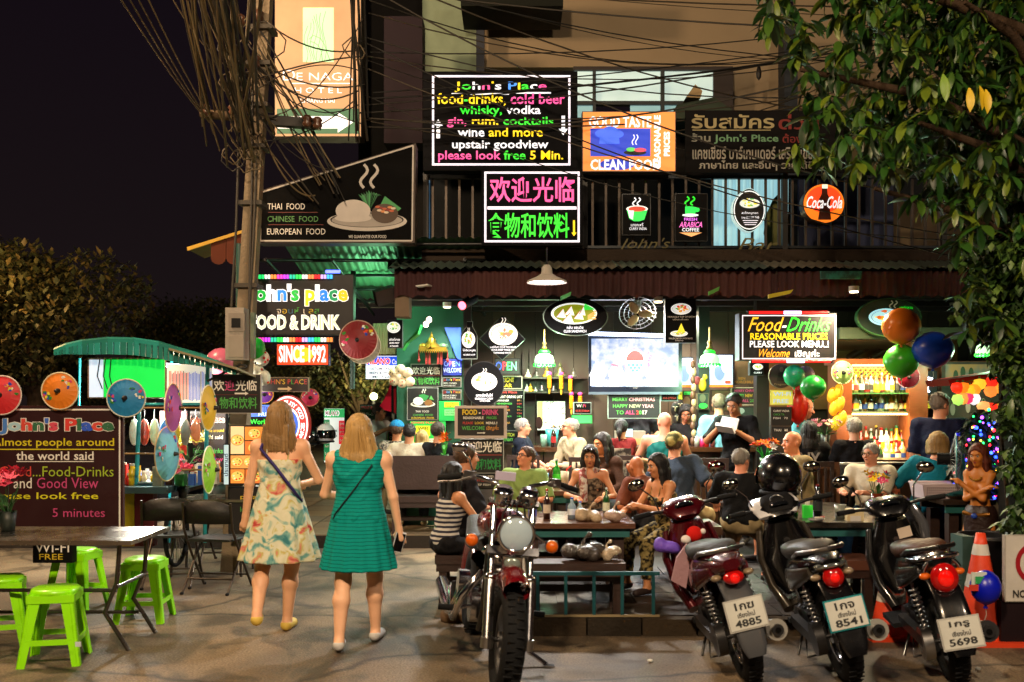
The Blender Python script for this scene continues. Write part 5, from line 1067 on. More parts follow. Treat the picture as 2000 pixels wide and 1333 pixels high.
ps=person('woman with sunglasses on her head and patterned scarf top behind the front table',1152,888,8.9,face=-8,seat=.44,skin='a06a48',hair='100b0c',hs='long',hl=.3,topmat=K('7a6a58',.8,ns=30,h2='2c2420'),kind='tank',fem=1,hands=((.16,-.36,.2),(-.14,-.38,.2)),h=.009,hpitch=12,lean=8)
g=G()
for sg in(1,-1): g.ell(ps.hp(sg*.032,-.088,.095),(.028,.02,.02),K('14100e',.1),10,6)
g.tube([ps.hp(-.08,.0,.07),ps.hp(-.05,-.085,.095),ps.hp(.05,-.085,.095),ps.hp(.08,.0,.07)],.005,K('b08a3a',.2,.8),5); g.out('sunglasses',ps)
sc_=K('c8c4bc',.9,ns=26,h2='8a4a48'); g=G(); g.tube([ps.pt(.08,-.06,.5),ps.pt(.0,.07,.53),ps.pt(-.08,-.06,.5),ps.pt(-.07,-.14,.36),ps.pt(-.06,-.14,.16)],.035,sc_,8,rs=[.03,.035,.035,.042,.03]); g.out('scarf',ps)
person('bald man bending forward in a brown shirt beside the long haired woman',1238,902,8.7,face=205,seat=.44,skin='9a5a34',hs='bald',top='6a3a28',lean=34,h=.0095,hpitch=30,eyes=0,w=1.05,hands=((.15,-.35,.1),(.0,-.45,.45)))
pl=person('woman with long black hair in a leopard patterned dress texting at the table',1279,900,8.05,face=-62,seat=.42,skin='a8704a',hair='0b090b',hs='long',hl=.27,kind='strap',topmat=K('8a7a4c',.8,ns=32,h2='1a1612'),bottom='151214',blen=.9,botmat=K('8a7a4c',.8,ns=32,h2='1a1612'),fem=1,hands=((.06,-.42,.24),(-.1,-.46,.2)),hyaw=-6,hpitch=12,lean=14,h=.0085,shoe='2a1c1a')
person('woman in red jacket with tied hair at the bar',1214,821,11.0,face=205,seat=.62,skin='b07a58',hair='141012',hs='pony',hl=.12,top='6a1c1e',sleeve=1,fem=1,eyes=1,h=.0115,hyaw=-45,w=1.05)
pc=person('smiling woman behind the bar making a peace sign',1250,809,12.1,face=8,skin='8f5c40',hair='100d10',hs='long',hl=.12,top='2a2a30',fem=1,h=.0105,hands=((.22,-.2,.3),(-.2,-.2,.1)),poles=((.8,0,-1),None),hpitch=6,sc=.93)
person('bald man in teal tank top seen from behind at the bar',1297,806,10.6,face=165,seat=.6,skin='b8785c',hs='bald',top='0f5a56',kind='tank',w=1.2,eyes=0,h=.0105,hyaw=35,topmat=K('0f5a56',.8),botmat=K('b8a83a',.8,ns=14,h2='2a7a78'),blen=.5,belly=.03,hands=((.25,-.38,.2),(-.2,-.38,.15)))
person('girl with short black hair half hidden behind the bar',1340,828,12.1,face=-10,skin='8f5a40',hair='120e10',hs='bob',hl=.03,top='1a181c',fem=1,h=.011,hpitch=22,sc=.88)
person('man in camouflage cap and slate blue T-shirt turned from the camera',1318,846,9.3,face=150,seat=.45,skin='b47a5c',hair='5a4430',top='2f3a48',cap=('b0a060',-.9,'4a4a2a'),w=1.15,eyes=0,h=.0105,lean=16,side=10,hands=((.3,-.3,.05),(-.3,-.2,.1)),bottom='a8946a',blen=.6)
wt=person('waiter in black polo shirt reading a white takeaway box',1430,772,10.7,face=-28,skin='8a583a',hair='0d0b0d',top='0e0e11',w=1.05,hands=((.10,-.30,.34),(-.12,-.32,.38)),poles=((.9,.2,-1),(-.9,.2,-1)),hpitch=24,hyaw=-6,h=.0095,bottom='101114')
bx=T('takeaway_box','white foam takeaway box held open by the waiter','food box',wt.world(wt.pt(.0,-.42,.42)),rz=R(-28)); bx.o.rotation_euler=(R(-25),R(8),R(-28))
g=G(bx); g.box((0,0,0),(.18,.17,.035),K('d8d8e0',.5)); g.out('tray'); g=G(bx); g.box((0,.09,.08),(.18,.03,.16),K('e0e0e8',.5)); g.out('lid')
g=G(bx); g.box((0,.072,.08),(.14,.006,.12),K('c8c8d0',.5)); g.out('lid_recess')
g=G(); g.box(wt.pt(.07,-.135,.36),(.07,.012,.014),K('b8a050',.5)); g.out('badge',wt)
person('person in light blue shirt standing behind the waiter',1404,800,11.6,face=170,skin='b88060',hair='6a5a4a',top='6aa0b8',eyes=0,h=.013,sc=.95)
person('grey haired man in black shirt at the right front table',1449,878,8.25,face=155,seat=.44,skin='b8765a',hair='7a746c',top='0f1012',w=1.22,eyes=0,h=.009,hyaw=-30,hands=((.2,-.36,.25),(-.2,-.36,.25)),bottom='8a7a5a',blen=.6,lean=6)
person('bald man in tan shirt eating across the right front table',1546,843,9.5,face=-72,seat=.45,skin='b4704c',hs='bald',top='8a7a58',w=1.22,h=.0095,lean=12,hands=((.05,-.4,.3),(-.05,-.42,.3)),bottom='a08c60',blen=.6)
person('man in light blue shirt with receding hair near the bottle cabinet',1578,779,10.9,face=70,skin='b8745a',hair='7a5a44',hs='balding',top='5a9aac',h=.0115,w=1.1,hpitch=14,lean=8)
g_=person('long black haired guest in black print shirt at the right bar',1580,824,9.9,face=175,seat=.62,skin='9a6a50',hair='0b0a0c',hs='long',hl=.2,top='0e0e10',eyes=0,h=.0115,w=1.05)
v,fs,ms=textG([('NY',K('9a9a98',.7))],.02); lo_,hi_=v.min(0),v.max(0); g=G(); A=g_.pt(-.1,.142,.22)
g.add([(A[0]+.2-(p[0]-lo_[0])/(hi_[0]-lo_[0])*.2,A[1]+.012,A[2]+(p[1]-lo_[1])/(hi_[1]-lo_[1])*.14) for p in v],[f for f,_ in fs],K('9a9a98',.7)); g.out('print',g_)
person('grey haired man in black at the bar before the bottle cabinet',1668,817,9.75,face=180,seat=.62,skin='b08068',hair='8a867e',top='0d0d11',w=1.02,eyes=0,h=.011,hyaw=-10)
person('barman with dark hair beside the bottle cabinet',1776,812,11.0,face=-40,skin='8f5c44',hair='2a1a14',top='14120f',h=.0115,sc=.9,hyaw=20)
person('tall shaven headed man in navy polo standing at the right bar',1838,769,9.5,face=150,skin='a8765c',hair='6a625a',top='101630',w=1.2,eyes=0,h=.0105,hyaw=-45,bottom='14161c',lean=4)
person('blond child sized guest in turquoise T-shirt behind the table fan',1832,846,8.9,face=160,seat=.45,skin='b87a5a',hair='8a6a3a',hs='bob',hl=.05,top='0f6a80',eyes=0,h=.0105,lean=20,side=-12,w=1.05,hands=((.25,-.35,.2),(-.25,-.3,.2)))
pg=person('grey haired man with glasses in cream striped shirt at the right end of the table',1700,884,9.0,face=-40,seat=.45,skin='b4785c',hair='8f8a82',topmat=K('c8bfa8',.85,nv=.15,bump=.2,ns=9),w=1.25,glasses=2,h=.0088,hyaw=-12,hands=((.05,-.42,.24),(-.18,-.42,.24)),bottom='1c3a5a',blen=1,lean=6)
person('dark haired guest in light shirt far behind in the alley',757,815,15.5,face=200,floor=.15,seat=.45,skin='8a5a40',hair='17110e',top='7a6a5a',eyes=0,h=.014)
# ================================================================ VEHICLES
RED=K('6a0c14',.18,.2,coat=.6); RMET=K('4a0812',.25,.3,coat=.5,nv=.3); GBLK=K('08080a',.24,coat=.45,nv=.5,ns=12); WHT=K('d0d0d4',.25,coat=.5); GREYP=K('33353a',.5); SEAT=K('1c1a1a',.65,bump=.2); BROWNS=K('4a2c1c',.55,bump=.2); LENS=K('a00c0a',.1,em=.12,coat=.6); AMB=K('c8560c',.15,em=.1)
def wheel(t,y,z,r,w,spokes=14,rimm=CHROME,x=0,disc=0):
    g=G(t); g.torus((x,y,z),r-w*.5,w*.5,RUB,'X',40,10,sq=1.05); 
    for i in range(40):
        a=2*PI*i/40
        for sg in(1,-1): g.box((x+sg*w*.2,y+math.cos(a+sg*.04)*(r+.0005),z+math.sin(a+sg*.04)*(r+.0005)),(w*.36,.006,.008),RUB,rot=(a-PI/2+0,0,0))
    wo=g.out('tyre',t); g=G(t); g.torus((x,y,z),r-w*1.05,w*.22,rimm,'X',36,6,sq=1.6); g.out('rim',wo)
    g=G(t); g.cyl((x-.05,y,z),(x+.05,y,z),.045,STEEL,n=14); g.cyl((x-.08,y,z),(x+.08,y,z),.014,DSTEEL); g.out('hub',wo)
    if spokes>8:
        for i in range(spokes):
            a=2*PI*i/spokes; sg=1 if i%2 else -1; g=G(t); g.cyl((x+sg*.03,y+math.cos(a)*.04,z+math.sin(a)*.04),(x,y+math.cos(a+.25*sg)*(r-w),z+math.sin(a+.25*sg)*(r-w)),.0022,CHROME,n=4,cap=0); g.out('spoke',wo)
    else:
        for i in range(spokes):
            a=2*PI*i/spokes; g=G(t); g.box((x,y+math.cos(a)*r*.42,z+math.sin(a)*r*.42),(.03,.03,r*.72),rimm,rot=(a-PI/2,0,0)); g.out('spoke',wo)
    if disc: g=G(t); g.lathe((x+.055,y,z),[(.05,-.002),(.11,-.002),(.11,.002),(.05,.002)],STEEL,24,'X'); g.out('brake_disc',wo)
    return wo
def scooter(label,loc,rz,lean,body,side,seatm,plate,pframe=None,kind=0,helmet=0,num=0,apron=None,group='motorbikes parked in a row along the kerb'):
    t=T('motorbike',label,'motorbike',loc,rz=R(rz),ry=R(lean),group=group); ap=apron or GBLK
    r=.285 if kind<2 else .25
    wheel(t,-.62,r,r,.11 if kind==0 else .115,18 if kind<2 else 6,CHROME if kind<2 else GREYP); wheel(t,.62,r,r,.075,18 if kind<2 else 6,CHROME if kind<2 else GREYP,disc=1)
    # fork, fender
    for sg in(1,-1):
        g=G(t); g.cyl((sg*.075,.62,r),(sg*.06,.50,r+.34),.020,DSTEEL); g.cyl((sg*.06,.50,r+.34),(sg*.05,.44,r+.52),.014,CHROME); g.out('fork_leg')
    g=G(t); g.torus((0,.62,r),r+.035,.05,body,'X',14,8,sq=1.1,arc=(.2,2.6)); g.out('front_fender')
    # leg shield / apron
    g=G(t); g.loft([((0,.36,.30),.05,.05),((0,.40,.42),.13,.07),((0,.40,.60),.16 if kind==0 else .2,.075),((0,.42,.76),.14,.09),((0,.40,.86),.10,.08)],ap,18,3.); g.out('leg_shield')
    for sg in(1,-1):
        g=G(t); g.loft([((sg*.10,.26,.27),.035,.05),((sg*.16,.38,.42),.03,.06),((sg*.19,.40,.62),.025,.06),((sg*.15,.44,.80),.02,.05)],side,10); g.out('shield_trim')
    g=G(t); g.cyl((.0,.325,.72),(.0,.318,.72),.022,CHROME,n=14); g.out('ignition_lock')
    # headset
    g=G(t); g.loft([((0,.30,.885),.08,.03),((0,.34,.935),.15,.05),((0,.42,.955),.15,.06),((0,.50,.92),.10,.055),((0,.53,.89),.04,.03)],body,16,2.6); hd=g.out('handlebar_cover')
    g=G(t); g.lathe((0,.345,.965),[(0,.0),(.055,.0),(.062,-.01),(.06,-.03)],K('101216',.1,em=.02),18,sx=1.25,rot=Matrix.Rotation(-.6,3,'X')); g.out('speedometer',hd)
    for sg in(1,-1):
        g=G(t); g.tube([(sg*.10,.37,.94),(sg*.2,.35,.955),(sg*.26,.31,.96)],.012,DSTEEL,8); bo=g.out('handlebar')
        g=G(t); g.cyl((sg*.24,.325,.96),(sg*.355,.27,.965),.018,RUB,n=10); g.out('grip',bo)
        g=G(t); g.tube([(sg*.2,.40,.955),(sg*.28,.37,.955),(sg*.37,.30,.958)],.006,STEEL,5); g.out('brake_lever',bo)
        g=G(t); g.tube([(sg*.17,.36,.965),(sg*.19,.37,1.06),(sg*.26,.36,1.14)],.006,CHROME if kind else BLK,6); mo=g.out('mirror_stem')
        g=G(t); g.ell((sg*.285,.355,1.17),(.062,.018,.04),RED if num==0 and sg>0 else BLK,14,8,rot=Matrix.Rotation(sg*.25,3,'Y')); mh=g.out('mirror',mo)
        g=G(t); g.lathe((sg*.285,.338,1.17),[(0,0),(.052,0),(.054,.003)],K('b8b0a0',.04,1),16,'Y',sx=1.,sy=.66); g.out('mirror_glass',mo)
    # floor tunnel / engine
    g=G(t); g.loft([((0,.36,.30),.09,.07),((0,.16,.33),.085,.09),((0,-.02,.40),.085,.11),((0,-.15,.50),.10,.12)],GBLK if kind<2 else body,14,3); g.out('centre_body')
    g=G(t); g.box((0,.08,.245),(.40,.34,.03) if kind==2 else (.30,.06,.03),RUB); g.out('footboard' if kind==2 else 'foot_pegs')
    g=G(t); g.cyl((-.10,.02,.26),(.12,.02,.26),.085,DSTEEL,n=16); g.cyl((0,.02,.26),(0,.18,.30),.065,STEEL,n=12); g.box((0,-.08,.27),(.16,.26,.14),DSTEEL); g.out('engine')
    # seat and tail
    g=G(t); g.loft([((0,.12,.66),.07,.03),((0,.02,.715),.11,.05),((0,-.22,.735),.135,.055),((0,-.42,.775),.135,.05),((0,-.60,.80),.105,.04),((0,-.66,.80),.05,.02)],seatm,18,2.8); g.out('seat')
    g=G(t); g.loft([((0,.10,.58),.06,.08),((0,-.1,.60),.12,.10),((0,-.35,.655),.145,.10),((0,-.58,.70),.13,.085),((0,-.76,.735),.10,.06),((0,-.84,.745),.05,.03)],body,20,2.5); tb=g.out('tail_body')
    for sg in(1,-1):
        g=G(t); g.loft([((sg*.085,.06,.50),.02,.05),((sg*.135,-.2,.565),.022,.075),((sg*.145,-.45,.62),.02,.06),((sg*.10,-.72,.70),.018,.03)],side,10); g.out('side_panel')
        g=G(t); g.ell((sg*.095,-.79,.675),(.032,.026,.02),K('7a6850',.1,coat=1) if kind!=2 else AMB,12,8); g.out('turn_signal')
        g=G(t); g.tube([(sg*.12,-.40,.74),(sg*.135,-.62,.80),(sg*.09,-.80,.83),(0,-.84,.835)],.013,STEEL if kind!=2 else BLK,8); g.out('grab_rail')
        g=G(t); sp=[(sg*.10,-.62+.0*k,r+.02) for k in range(2)]
        g.cyl((sg*.11,-.62,r+.02),(sg*.12,-.50,.60),.012,CHROME,n=8); ps=[Vector((sg*.11,-.62,r+.06)).lerp(Vector((sg*.12,-.52,.56)),k/72)+Vector((math.cos(k*PI/4)*.026,math.sin(k*PI/4)*.026,0)) for k in range(73)]; g.tube(ps,.006,STEEL,5); g.out('shock_absorber')
    g=G(t); g.ell((0,-.815,.665),(.062,.045,.062 if kind else .04),LENS,16,10); g.ell((0,-.85,.665),(.03,.02,.03),K('e01810',.1,em=.3),10,8); g.out('tail_light')
    g=G(t); g.loft([((0,-.70,.64),.085,.02),((0,-.84,.56),.085,.014),((0,-.90,.44),.09,.012),((0,-.955,.30),.075,.008),((0,-.97,.24),.05,.005)],GREYP if num==0 else GBLK,10,4); g.out('rear_fender')
    g=G(t); g.box((-.13,-.35,.27),(.05,.62,.07),DSTEEL); g.cyl((-.155,-.62,r),(-.10,-.62,r),.10,DSTEEL if kind<2 else STEEL,n=18); g.out('swingarm')
    g=G(t); g.tube([(.06,.02,.22),(.11,-.15,.17),(.15,-.35,.22)],.018,CHROME,8); g.cyl((.15,-.32,.22),(.165,-.86,.33),.038,K('b8b6ae',.35,.7) if num!=2 else DSTEEL,rb=.062,n=16); g.cyl((.165,-.86,.33),(.166,-.885,.333),.034,DSTEEL,n=14); g.cyl((.166,-.884,.333),(.1665,-.893,.334),.016,K('020202',.9),n=10); g.out('exhaust')
    g=G(t); g.tube([(-.08,.0,.20),(-.17,-.03,.02),(-.21,-.04,.004)],.009,BLK,6); g.out('side_stand')
    g=G(t); g.tube([(-.1,-.12,.18),(-.14,-.22,.07),(.14,-.22,.07),(.1,-.12,.18)],.008,BLK,6); g.out('centre_stand')
    # plate
    pr=Matrix.Rotation(-.18,3,'X'); c=Vector((0,-.925,.475)) if kind<2 else Vector((0,-.96,.37))
    g=G(t); g.box(c,(.225,.008,.178),pframe or K('a8a8a4',.4),rot=pr); po=g.out('licence_plate')
    g=G(t); g.box(c+pr@Vector((0,-.006,0)),(.208,.005,.160),K('c4c6c0',.45,bump=.1),rot=pr); g.out('plate_face',po)
    for s_,z0,z1,wd in ((plate[0],.025,.068,.11),('เชียงใหม่',-.016,.014,.10),(plate[1],-.068,-.026,.15)):
        v,fs,ms=textG([(s_,K('15171a',.5))],.03); lo,hi=v.min(0),v.max(0)
        ps=[c+pr@Vector((-wd/2+(p[0]-lo[0])/(hi[0]-lo[0])*wd,-.0095,z0+(p[1]-lo[1])/(hi[1]-lo[1])*(z1-z0))) for p in v]
        g=G(t); g.add(ps,[f for f,_ in fs],K('15171a',.5)); g.out('plate_lettering',po)
    return t
m1=scooter('dark red motorbike with number 4885 on its rear plate, first in the row',(1.40,6.5,0),1,-13,RMET,RMET,SEAT,('1กฆ','4885'),num=0,apron=RMET)
m2=scooter('black motorbike with white front cowl and number 8541 on its rear plate',(2.03,6.5,0),-3,-13,GBLK,K('3a342c',.3,.3,coat=.5),K('2a2620',.5),('1กจ','8541'),pframe=K('1f8a94',.3,.3),kind=1,num=1)
m3=scooter('black retro scooter with number 5698 and big round red tail light',(2.72,6.48,0),-9,-11,GBLK,K('6a6a6a',.15,.9),BROWNS,('1กรู','5698'),kind=2,num=2)
# white cowl + dash on second bike
g=G(); g.loft([((-.02,.30,.90),.13,.02),((-.02,.36,.965),.17,.03),((-.02,.46,.99),.16,.035),((-.02,.56,.94),.08,.03)],WHT,14,3); g.out('white_cowl',m2)
g=G(); g.loft([((0,.30,.925),.09,.015),((0,.34,.985),.12,.02),((0,.42,1.02),.10,.02)],MBLK,14,3); g.torus((0,.34,1.0),.045,.006,STEEL,'Z',20,5,rot=Matrix.Rotation(.7,3,'X')); g.out('dashboard',m2)
g=G(); g.ell((.0,-.80,.735),(.10,.05,.025),K('a8b0b0',.12,.9),14,8); g.out('tail_chrome_cap',m2)
g=G(); g.ell((0,-.835,.66),(.078,.045,.085),LENS,18,12); g.ell((0,-.872,.66),(.045,.02,.05),K('e01008',.08,em=.3,coat=1),12,8); g.torus((0,-.80,.67),.105,.012,CHROME,'Y',24,6,arc=(.3,2.84)); g.out('round_tail_light',m3)
g=G(); g.tube([(-.13,-.55,.74),(-.12,-.72,.76),(-.06,-.83,.78),(.06,-.83,.78),(.12,-.72,.76),(.13,-.55,.74)],.012,CHROME,8); g.out('chrome_rail',m3)
g=G(); g.box((.06,.318,.76),(.09,.006,.07),K('c8b8a8',.3),rot=(0,R(-6),0)); g.out('sticker',m3)
g=G(); g.loft([((.18,.30,.60),.03,.02),((.19,.32,.80),.035,.03),((.15,.36,.93),.03,.02)],K('8a8c92',.1,.8),10); g.out('chrome_shield_edge',m3)
# helmets
def helmet(label,p,mat,visor=K('050506',.05,coat=1),rz=0,s=1):
    t=T('helmet',label,'helmet',p,rz=rz)
    g=G(t); g.ell((0,0,.13*s),(.125*s,.145*s,.135*s),mat,24,16); g.out('shell')
    g=G(t); n=9; vs=[];fs=[]
    for i in range(n+1):
        a=PI*(.14+.72*i/n)
        for z,k in((.075,1.02),(.13,1.06),(.18,.96)): vs.append((math.cos(a)*.127*s*k,-math.sin(a)*.15*s*k,z*s))
    for i in range(n):
        for j in(0,1): fs.append((i*3+j,i*3+3+j,i*3+4+j,i*3+j+1))
    g.add(vs,fs,visor,1); g.out('visor'); g=G(t); g.torus((0,0,.03*s),.105*s,.014*s,MBLK,'Z',20,6); g.out('rim_trim'); return t
hp_=at(1522,972,7.2); helmet('glossy black helmet hanging on the handlebar of the 8541 motorbike',hp_,GBLK,rz=R(200),s=1.22)
# things on bike one: plush, purple cloth
t=T('plush_toy','small red and white plush toy on the seat of the dark red motorbike','toy',at(1356,1052,6.75)); 
g=G(t); g.ell((0,0,.03),(.055,.05,.055),K('c01a14',.9),14,10); g.out('body'); g=G(t); g.ell((-.06,-.02,-.005),(.035,.035,.03),K('d8d0cc',.9),12,8); g.ell((.055,-.02,.05),(.02,.02,.02),K('d8d0cc',.9),10,6); g.out('fur_trim')
q=SD((-.12,-.1,-.1),(.12,.1,.1),.008); q.ell((0,0,0),(.085,.05,.04)); q.ell((-.05,0,.015),(.04,.05,.05)); q.ell((.05,.01,-.02),(.045,.04,.03)); o=sdobj('plastic_bag',q,K('6a4ac0',.6,bump=.4),None); o.location=at(1303,1068,6.8); o['label']='crumpled purple bag hooked on the dark red motorbike'; o['category']='bag'
g=G(); g.prism([at(x,y,6.6) for x,y in((1342,1062),(1350,1085),(1340,1150),(1312,1135),(1322,1090))],(0,.03,0),K('b08a94',.5,bump=.3)); single(g,'plastic_bag','long pale pink plastic bag dangling from the dark red motorbike','bag')
# red front mirror etc handled; cruiser motorcycle facing the street
CR=T('cruiser_motorcycle','chrome and dark red cruiser motorcycle facing forward with a big round headlight','motorcycle',(-.17,6.35,0),rz=R(8),ry=R(6))   # forward is -Y
wheel(CR,-.78,.315,.315,.125,8,GREYP,disc=1); wheel(CR,.80,.315,.315,.155,8,GREYP)
for sg in(1,-1):
    g=G(CR); g.cyl((sg*.115,-.80,.30),(sg*.115,-.66,.64),.030,STEEL,n=14); g.cyl((sg*.115,-.80,.27),(sg*.115,-.80,.33),.036,STEEL,n=12); fk=g.out('fork_slider'); g=G(CR); g.cyl((sg*.115,-.66,.64),(sg*.115,-.50,1.03),.019,CHROME,n=12); g.out('fork_tube',fk)
    g=G(CR); g.ell((sg*.115,-.66,.64),(.036,.036,.03),CHROME,12,8); g.out('fork_seal',fk)
    g=G(CR); g.cyl((sg*.12,-.60,.90),(sg*.22,-.58,.84),.008,CHROME,n=6); g.ell((sg*.235,-.61,.835),(.036,.03,.036),AMB,14,10); g.torus((sg*.235,-.60,.835),.035,.006,CHROME,'Y',16,5); g.out('turn_signal')
    g=G(CR); g.lathe((sg*.075,-.56,1.10),[(0,.05),(.05,.05),(.058,.03),(.055,-.03),(.03,-.06),(0,-.06)],CHROME,18,rot=Matrix.Rotation(.5,3,'X')); g.out('gauge')
    g=G(CR); g.tube([(sg*.03,-.46,1.08),(sg*.10,-.43,1.16),(sg*.24,-.36,1.19),(sg*.34,-.28,1.165)],.013,CHROME,8); hb=g.out('handlebar')
    g=G(CR); g.cyl((sg*.30,-.31,1.178),(sg*.43,-.20,1.145),.021,RUB,n=12); g.out('grip',hb)
    g=G(CR); g.tube([(sg*.26,-.40,1.18),(sg*.33,-.37,1.15),(sg*.44,-.27,1.125)],.007,STEEL,6); g.out('lever',hb)
    g=G(CR); g.box((sg*.26,-.36,1.19),(.06,.05,.05),STEEL,rot=(0,0,R(sg*35))); g.out('switch_box',hb)
    if sg<0: g=G(CR); g.tube([(sg*.24,-.35,1.2),(sg*.27,-.34,1.28),(sg*.32,-.33,1.33)],.006,CHROME,6); mm=g.out('mirror_stem'); g=G(CR); g.ell((sg*.335,-.33,1.35),(.05,.016,.032),CHROME,14,8); g.out('mirror',mm)
    g=G(CR); g.tube([(sg*.10,.0,.35),(sg*.22,-.05,.33),(sg*.30,-.05,.33)],.012,CHROME,6); g.cyl((sg*.24,-.05,.33),(sg*.34,-.05,.33),.02,RUB,n=8); g.out('foot_peg')
g=G(CR); g.lathe((0,-.70,.905),[(.0,-.10),(.06,-.10),(.098,-.05),(.108,.0),(.108,.02)],CHROME,28,'Y',rot=Matrix.Rotation(PI,3,'Z')); hl_=g.out('headlight')
g=G(CR); g.torus((0,-.725,.905),.100,.011,CHROME,'Y',32,8); g.out('headlight_ring',hl_)
g=G(CR); g.lathe((0,-.728,.905),[(0,-.024),(.04,-.02),(.08,-.008),(.097,.004)],K('aebfc4',.08,.2,coat=1,ns=30,nv=.25,em=.12),28,'Y'); g.out('headlight_lens',hl_)
g=G(CR); g.box((0,-.64,.79),(.30,.07,.045),CHROME,rot=(R(-20),0,0)); g.out('lower_clamp'); g=G(CR); g.box((0,-.49,1.055),(.30,.07,.03),CHROME,rot=(R(-20),0,0)); g.out('upper_clamp')
g=G(CR); g.box((0,-.66,.73),(.11,.04,.07),CHROME); g.ell((.0,-.69,.73),(.05,.015,.035),K('9aa8a0',.2,.5),12,8); g.out('horn')
g=G(CR); g.torus((0,-.78,.315),.345,.075,RED,'X',22,10,sq=1.05,arc=(PI*.36,PI*.66)); g.out('front_fender')
g=G(CR); g.torus((0,.80,.315),.37,.10,RED,'X',22,10,arc=(.1,PI*.75)); g.out('rear_fender')
g=G(CR); g.loft([((0,-.48,.86),.05,.06),((0,-.36,.90),.13,.10),((0,-.12,.89),.16,.11),((0,.12,.82),.12,.07),((0,.2,.79),.05,.03)],RED,22,2.3); g.out('fuel_tank')
g=G(CR); g.loft([((0,.10,.72),.12,.05),((0,.35,.70),.17,.06),((0,.55,.76),.15,.05),((0,.85,.80),.12,.04)],SEAT,18,2.6); g.out('seat')
g=G(CR); 
for a in(-.5,.45):
    d=Vector((0,math.sin(a),math.cos(a)))
    for k in range(9): g.lathe(Vector((0,-.02,.42))+d*(.03+.026*k),[(.0,-.006),(.085-.003*k,-.006),(.085-.003*k,.006),(.0,.006)],STEEL,16,rot=Matrix.Rotation(-a,3,'X'))
    g.ell(Vector((0,-.02,.42))+d*.30,(.09,.07,.05),CHROME,14,8)
g.cyl((-.14,.0,.36),(.14,.0,.36),.12,CHROME,n=22); g.box((0,.15,.38),(.2,.34,.18),DSTEEL); g.out('engine')
for k in range(3): g=G(CR); g.tube([(-.10,-.15+.05*k,.58-.03*k),(-.22,-.26+.08*k,.45),(-.24,-.05+.1*k,.27),(-.23,.5,.25+.05*k)],.024,CHROME,10); g.out('exhaust_pipe')
g=G(CR); g.cyl((-.23,.3,.26),(-.24,1.0,.30),.05,CHROME,n=16); g.out('muffler')
g=G(CR); g.cyl((-.17,-.10,.50),(-.24,-.10,.50),.085,CHROME,n=20); g.out('air_filter')
g=G(CR); g.tube([(-.1,-.35,.78),(-.09,-.30,.4),(-.08,-.1,.22),(.08,-.1,.22),(.09,-.3,.4),(.1,-.35,.78)],.018,BLK,8); g.out('frame')
g=G(CR); g.tube([(.10,.05,.25),(.26,-.12,.10),(.36,-.20,.05)],.014,CHROME,8); g.box((.37,-.21,.045),(.07,.05,.012),CHROME); g.out('side_stand')
for k in range(4): g=G(CR); g.tube([(.02*k-.03,-.55,1.06),(.04*k-.08,-.66,1.0+.02*k),(.05*k-.07,-.62,.86),(.0,-.45,.8)],.006,RUB,6); g.out('control_cable')
g=G(CR); g.box((-.06,-.47,1.21),(.12,.02,.05),K('a8a0b8',.4)); g.out('brake_fluid_box')
# background white sport motorbike in the alley
mb=scooter('white and red motorbike parked in the alley behind the blonde women',(-3.55,13.3,.15),205,6,WHT,K('b01a18',.3,coat=.4),SEAT,('1กข','2210'),kind=1,num=3,group=None)
for i,(px,py,mt,lb) in enumerate(((608,858,GBLK,'black helmet on the white and red motorbike in the alley'),(636,853,WHT,'white helmet on the white and red motorbike in the alley'))): helmet(lb,at(px,py+14,13),mt,rz=R(20))
# car with lit headlight behind the stall
cr=T('parked_car','dark car with a glaring headlight behind the food stall','car',(-5.15,13.6,0))
CB_=K('2a2c30',.2,.3,coat=.7); g=G(cr); g.loft([((0,-.05,.55),.78,.22),((0,.25,.62),.86,.30),((0,1.2,.70),.88,.34),((0,1.9,.72),.88,.36),((0,4.0,.75),.86,.36),((0,4.3,.70),.7,.3)],CB_,20,4); g.out('body')
g=G(cr); g.loft([((0,1.2,1.0),.72,.10),((0,1.9,1.25),.66,.18),((0,3.2,1.28),.66,.18),((0,3.9,1.05),.7,.1)],K('0c1014',.08,coat=1),18,4); g.out('windows')
for sg in(1,-1):
    g=G(cr); g.ell((sg*.58,-.13,.68),(.17,.10,.10),E_('fff4d8',16 if sg>0 else 3),14,10); g.out('headlight')
    for y in(.7,3.4): g=G(cr); g.torus((sg*.80,y,.32),.23,.09,RUB,'X',24,8); g.cyl((sg*.74,y,.32),(sg*.88,y,.32),.17,STEEL,n=16); g.out('wheel')
g=G(cr); g.box((0,-.24,.42),(.5,.02,.12),K('c8b030',.5)); g.out('licence_plate'); g=G(cr); g.box((0,-.20,.62),(.7,.05,.12),K('101012',.4)); g.out('grille')
ORD=['first','second','third','fourth','fifth','sixth','seventh','eighth','ninth','tenth','eleventh','twelfth','thirteenth','fourteenth','fifteenth']
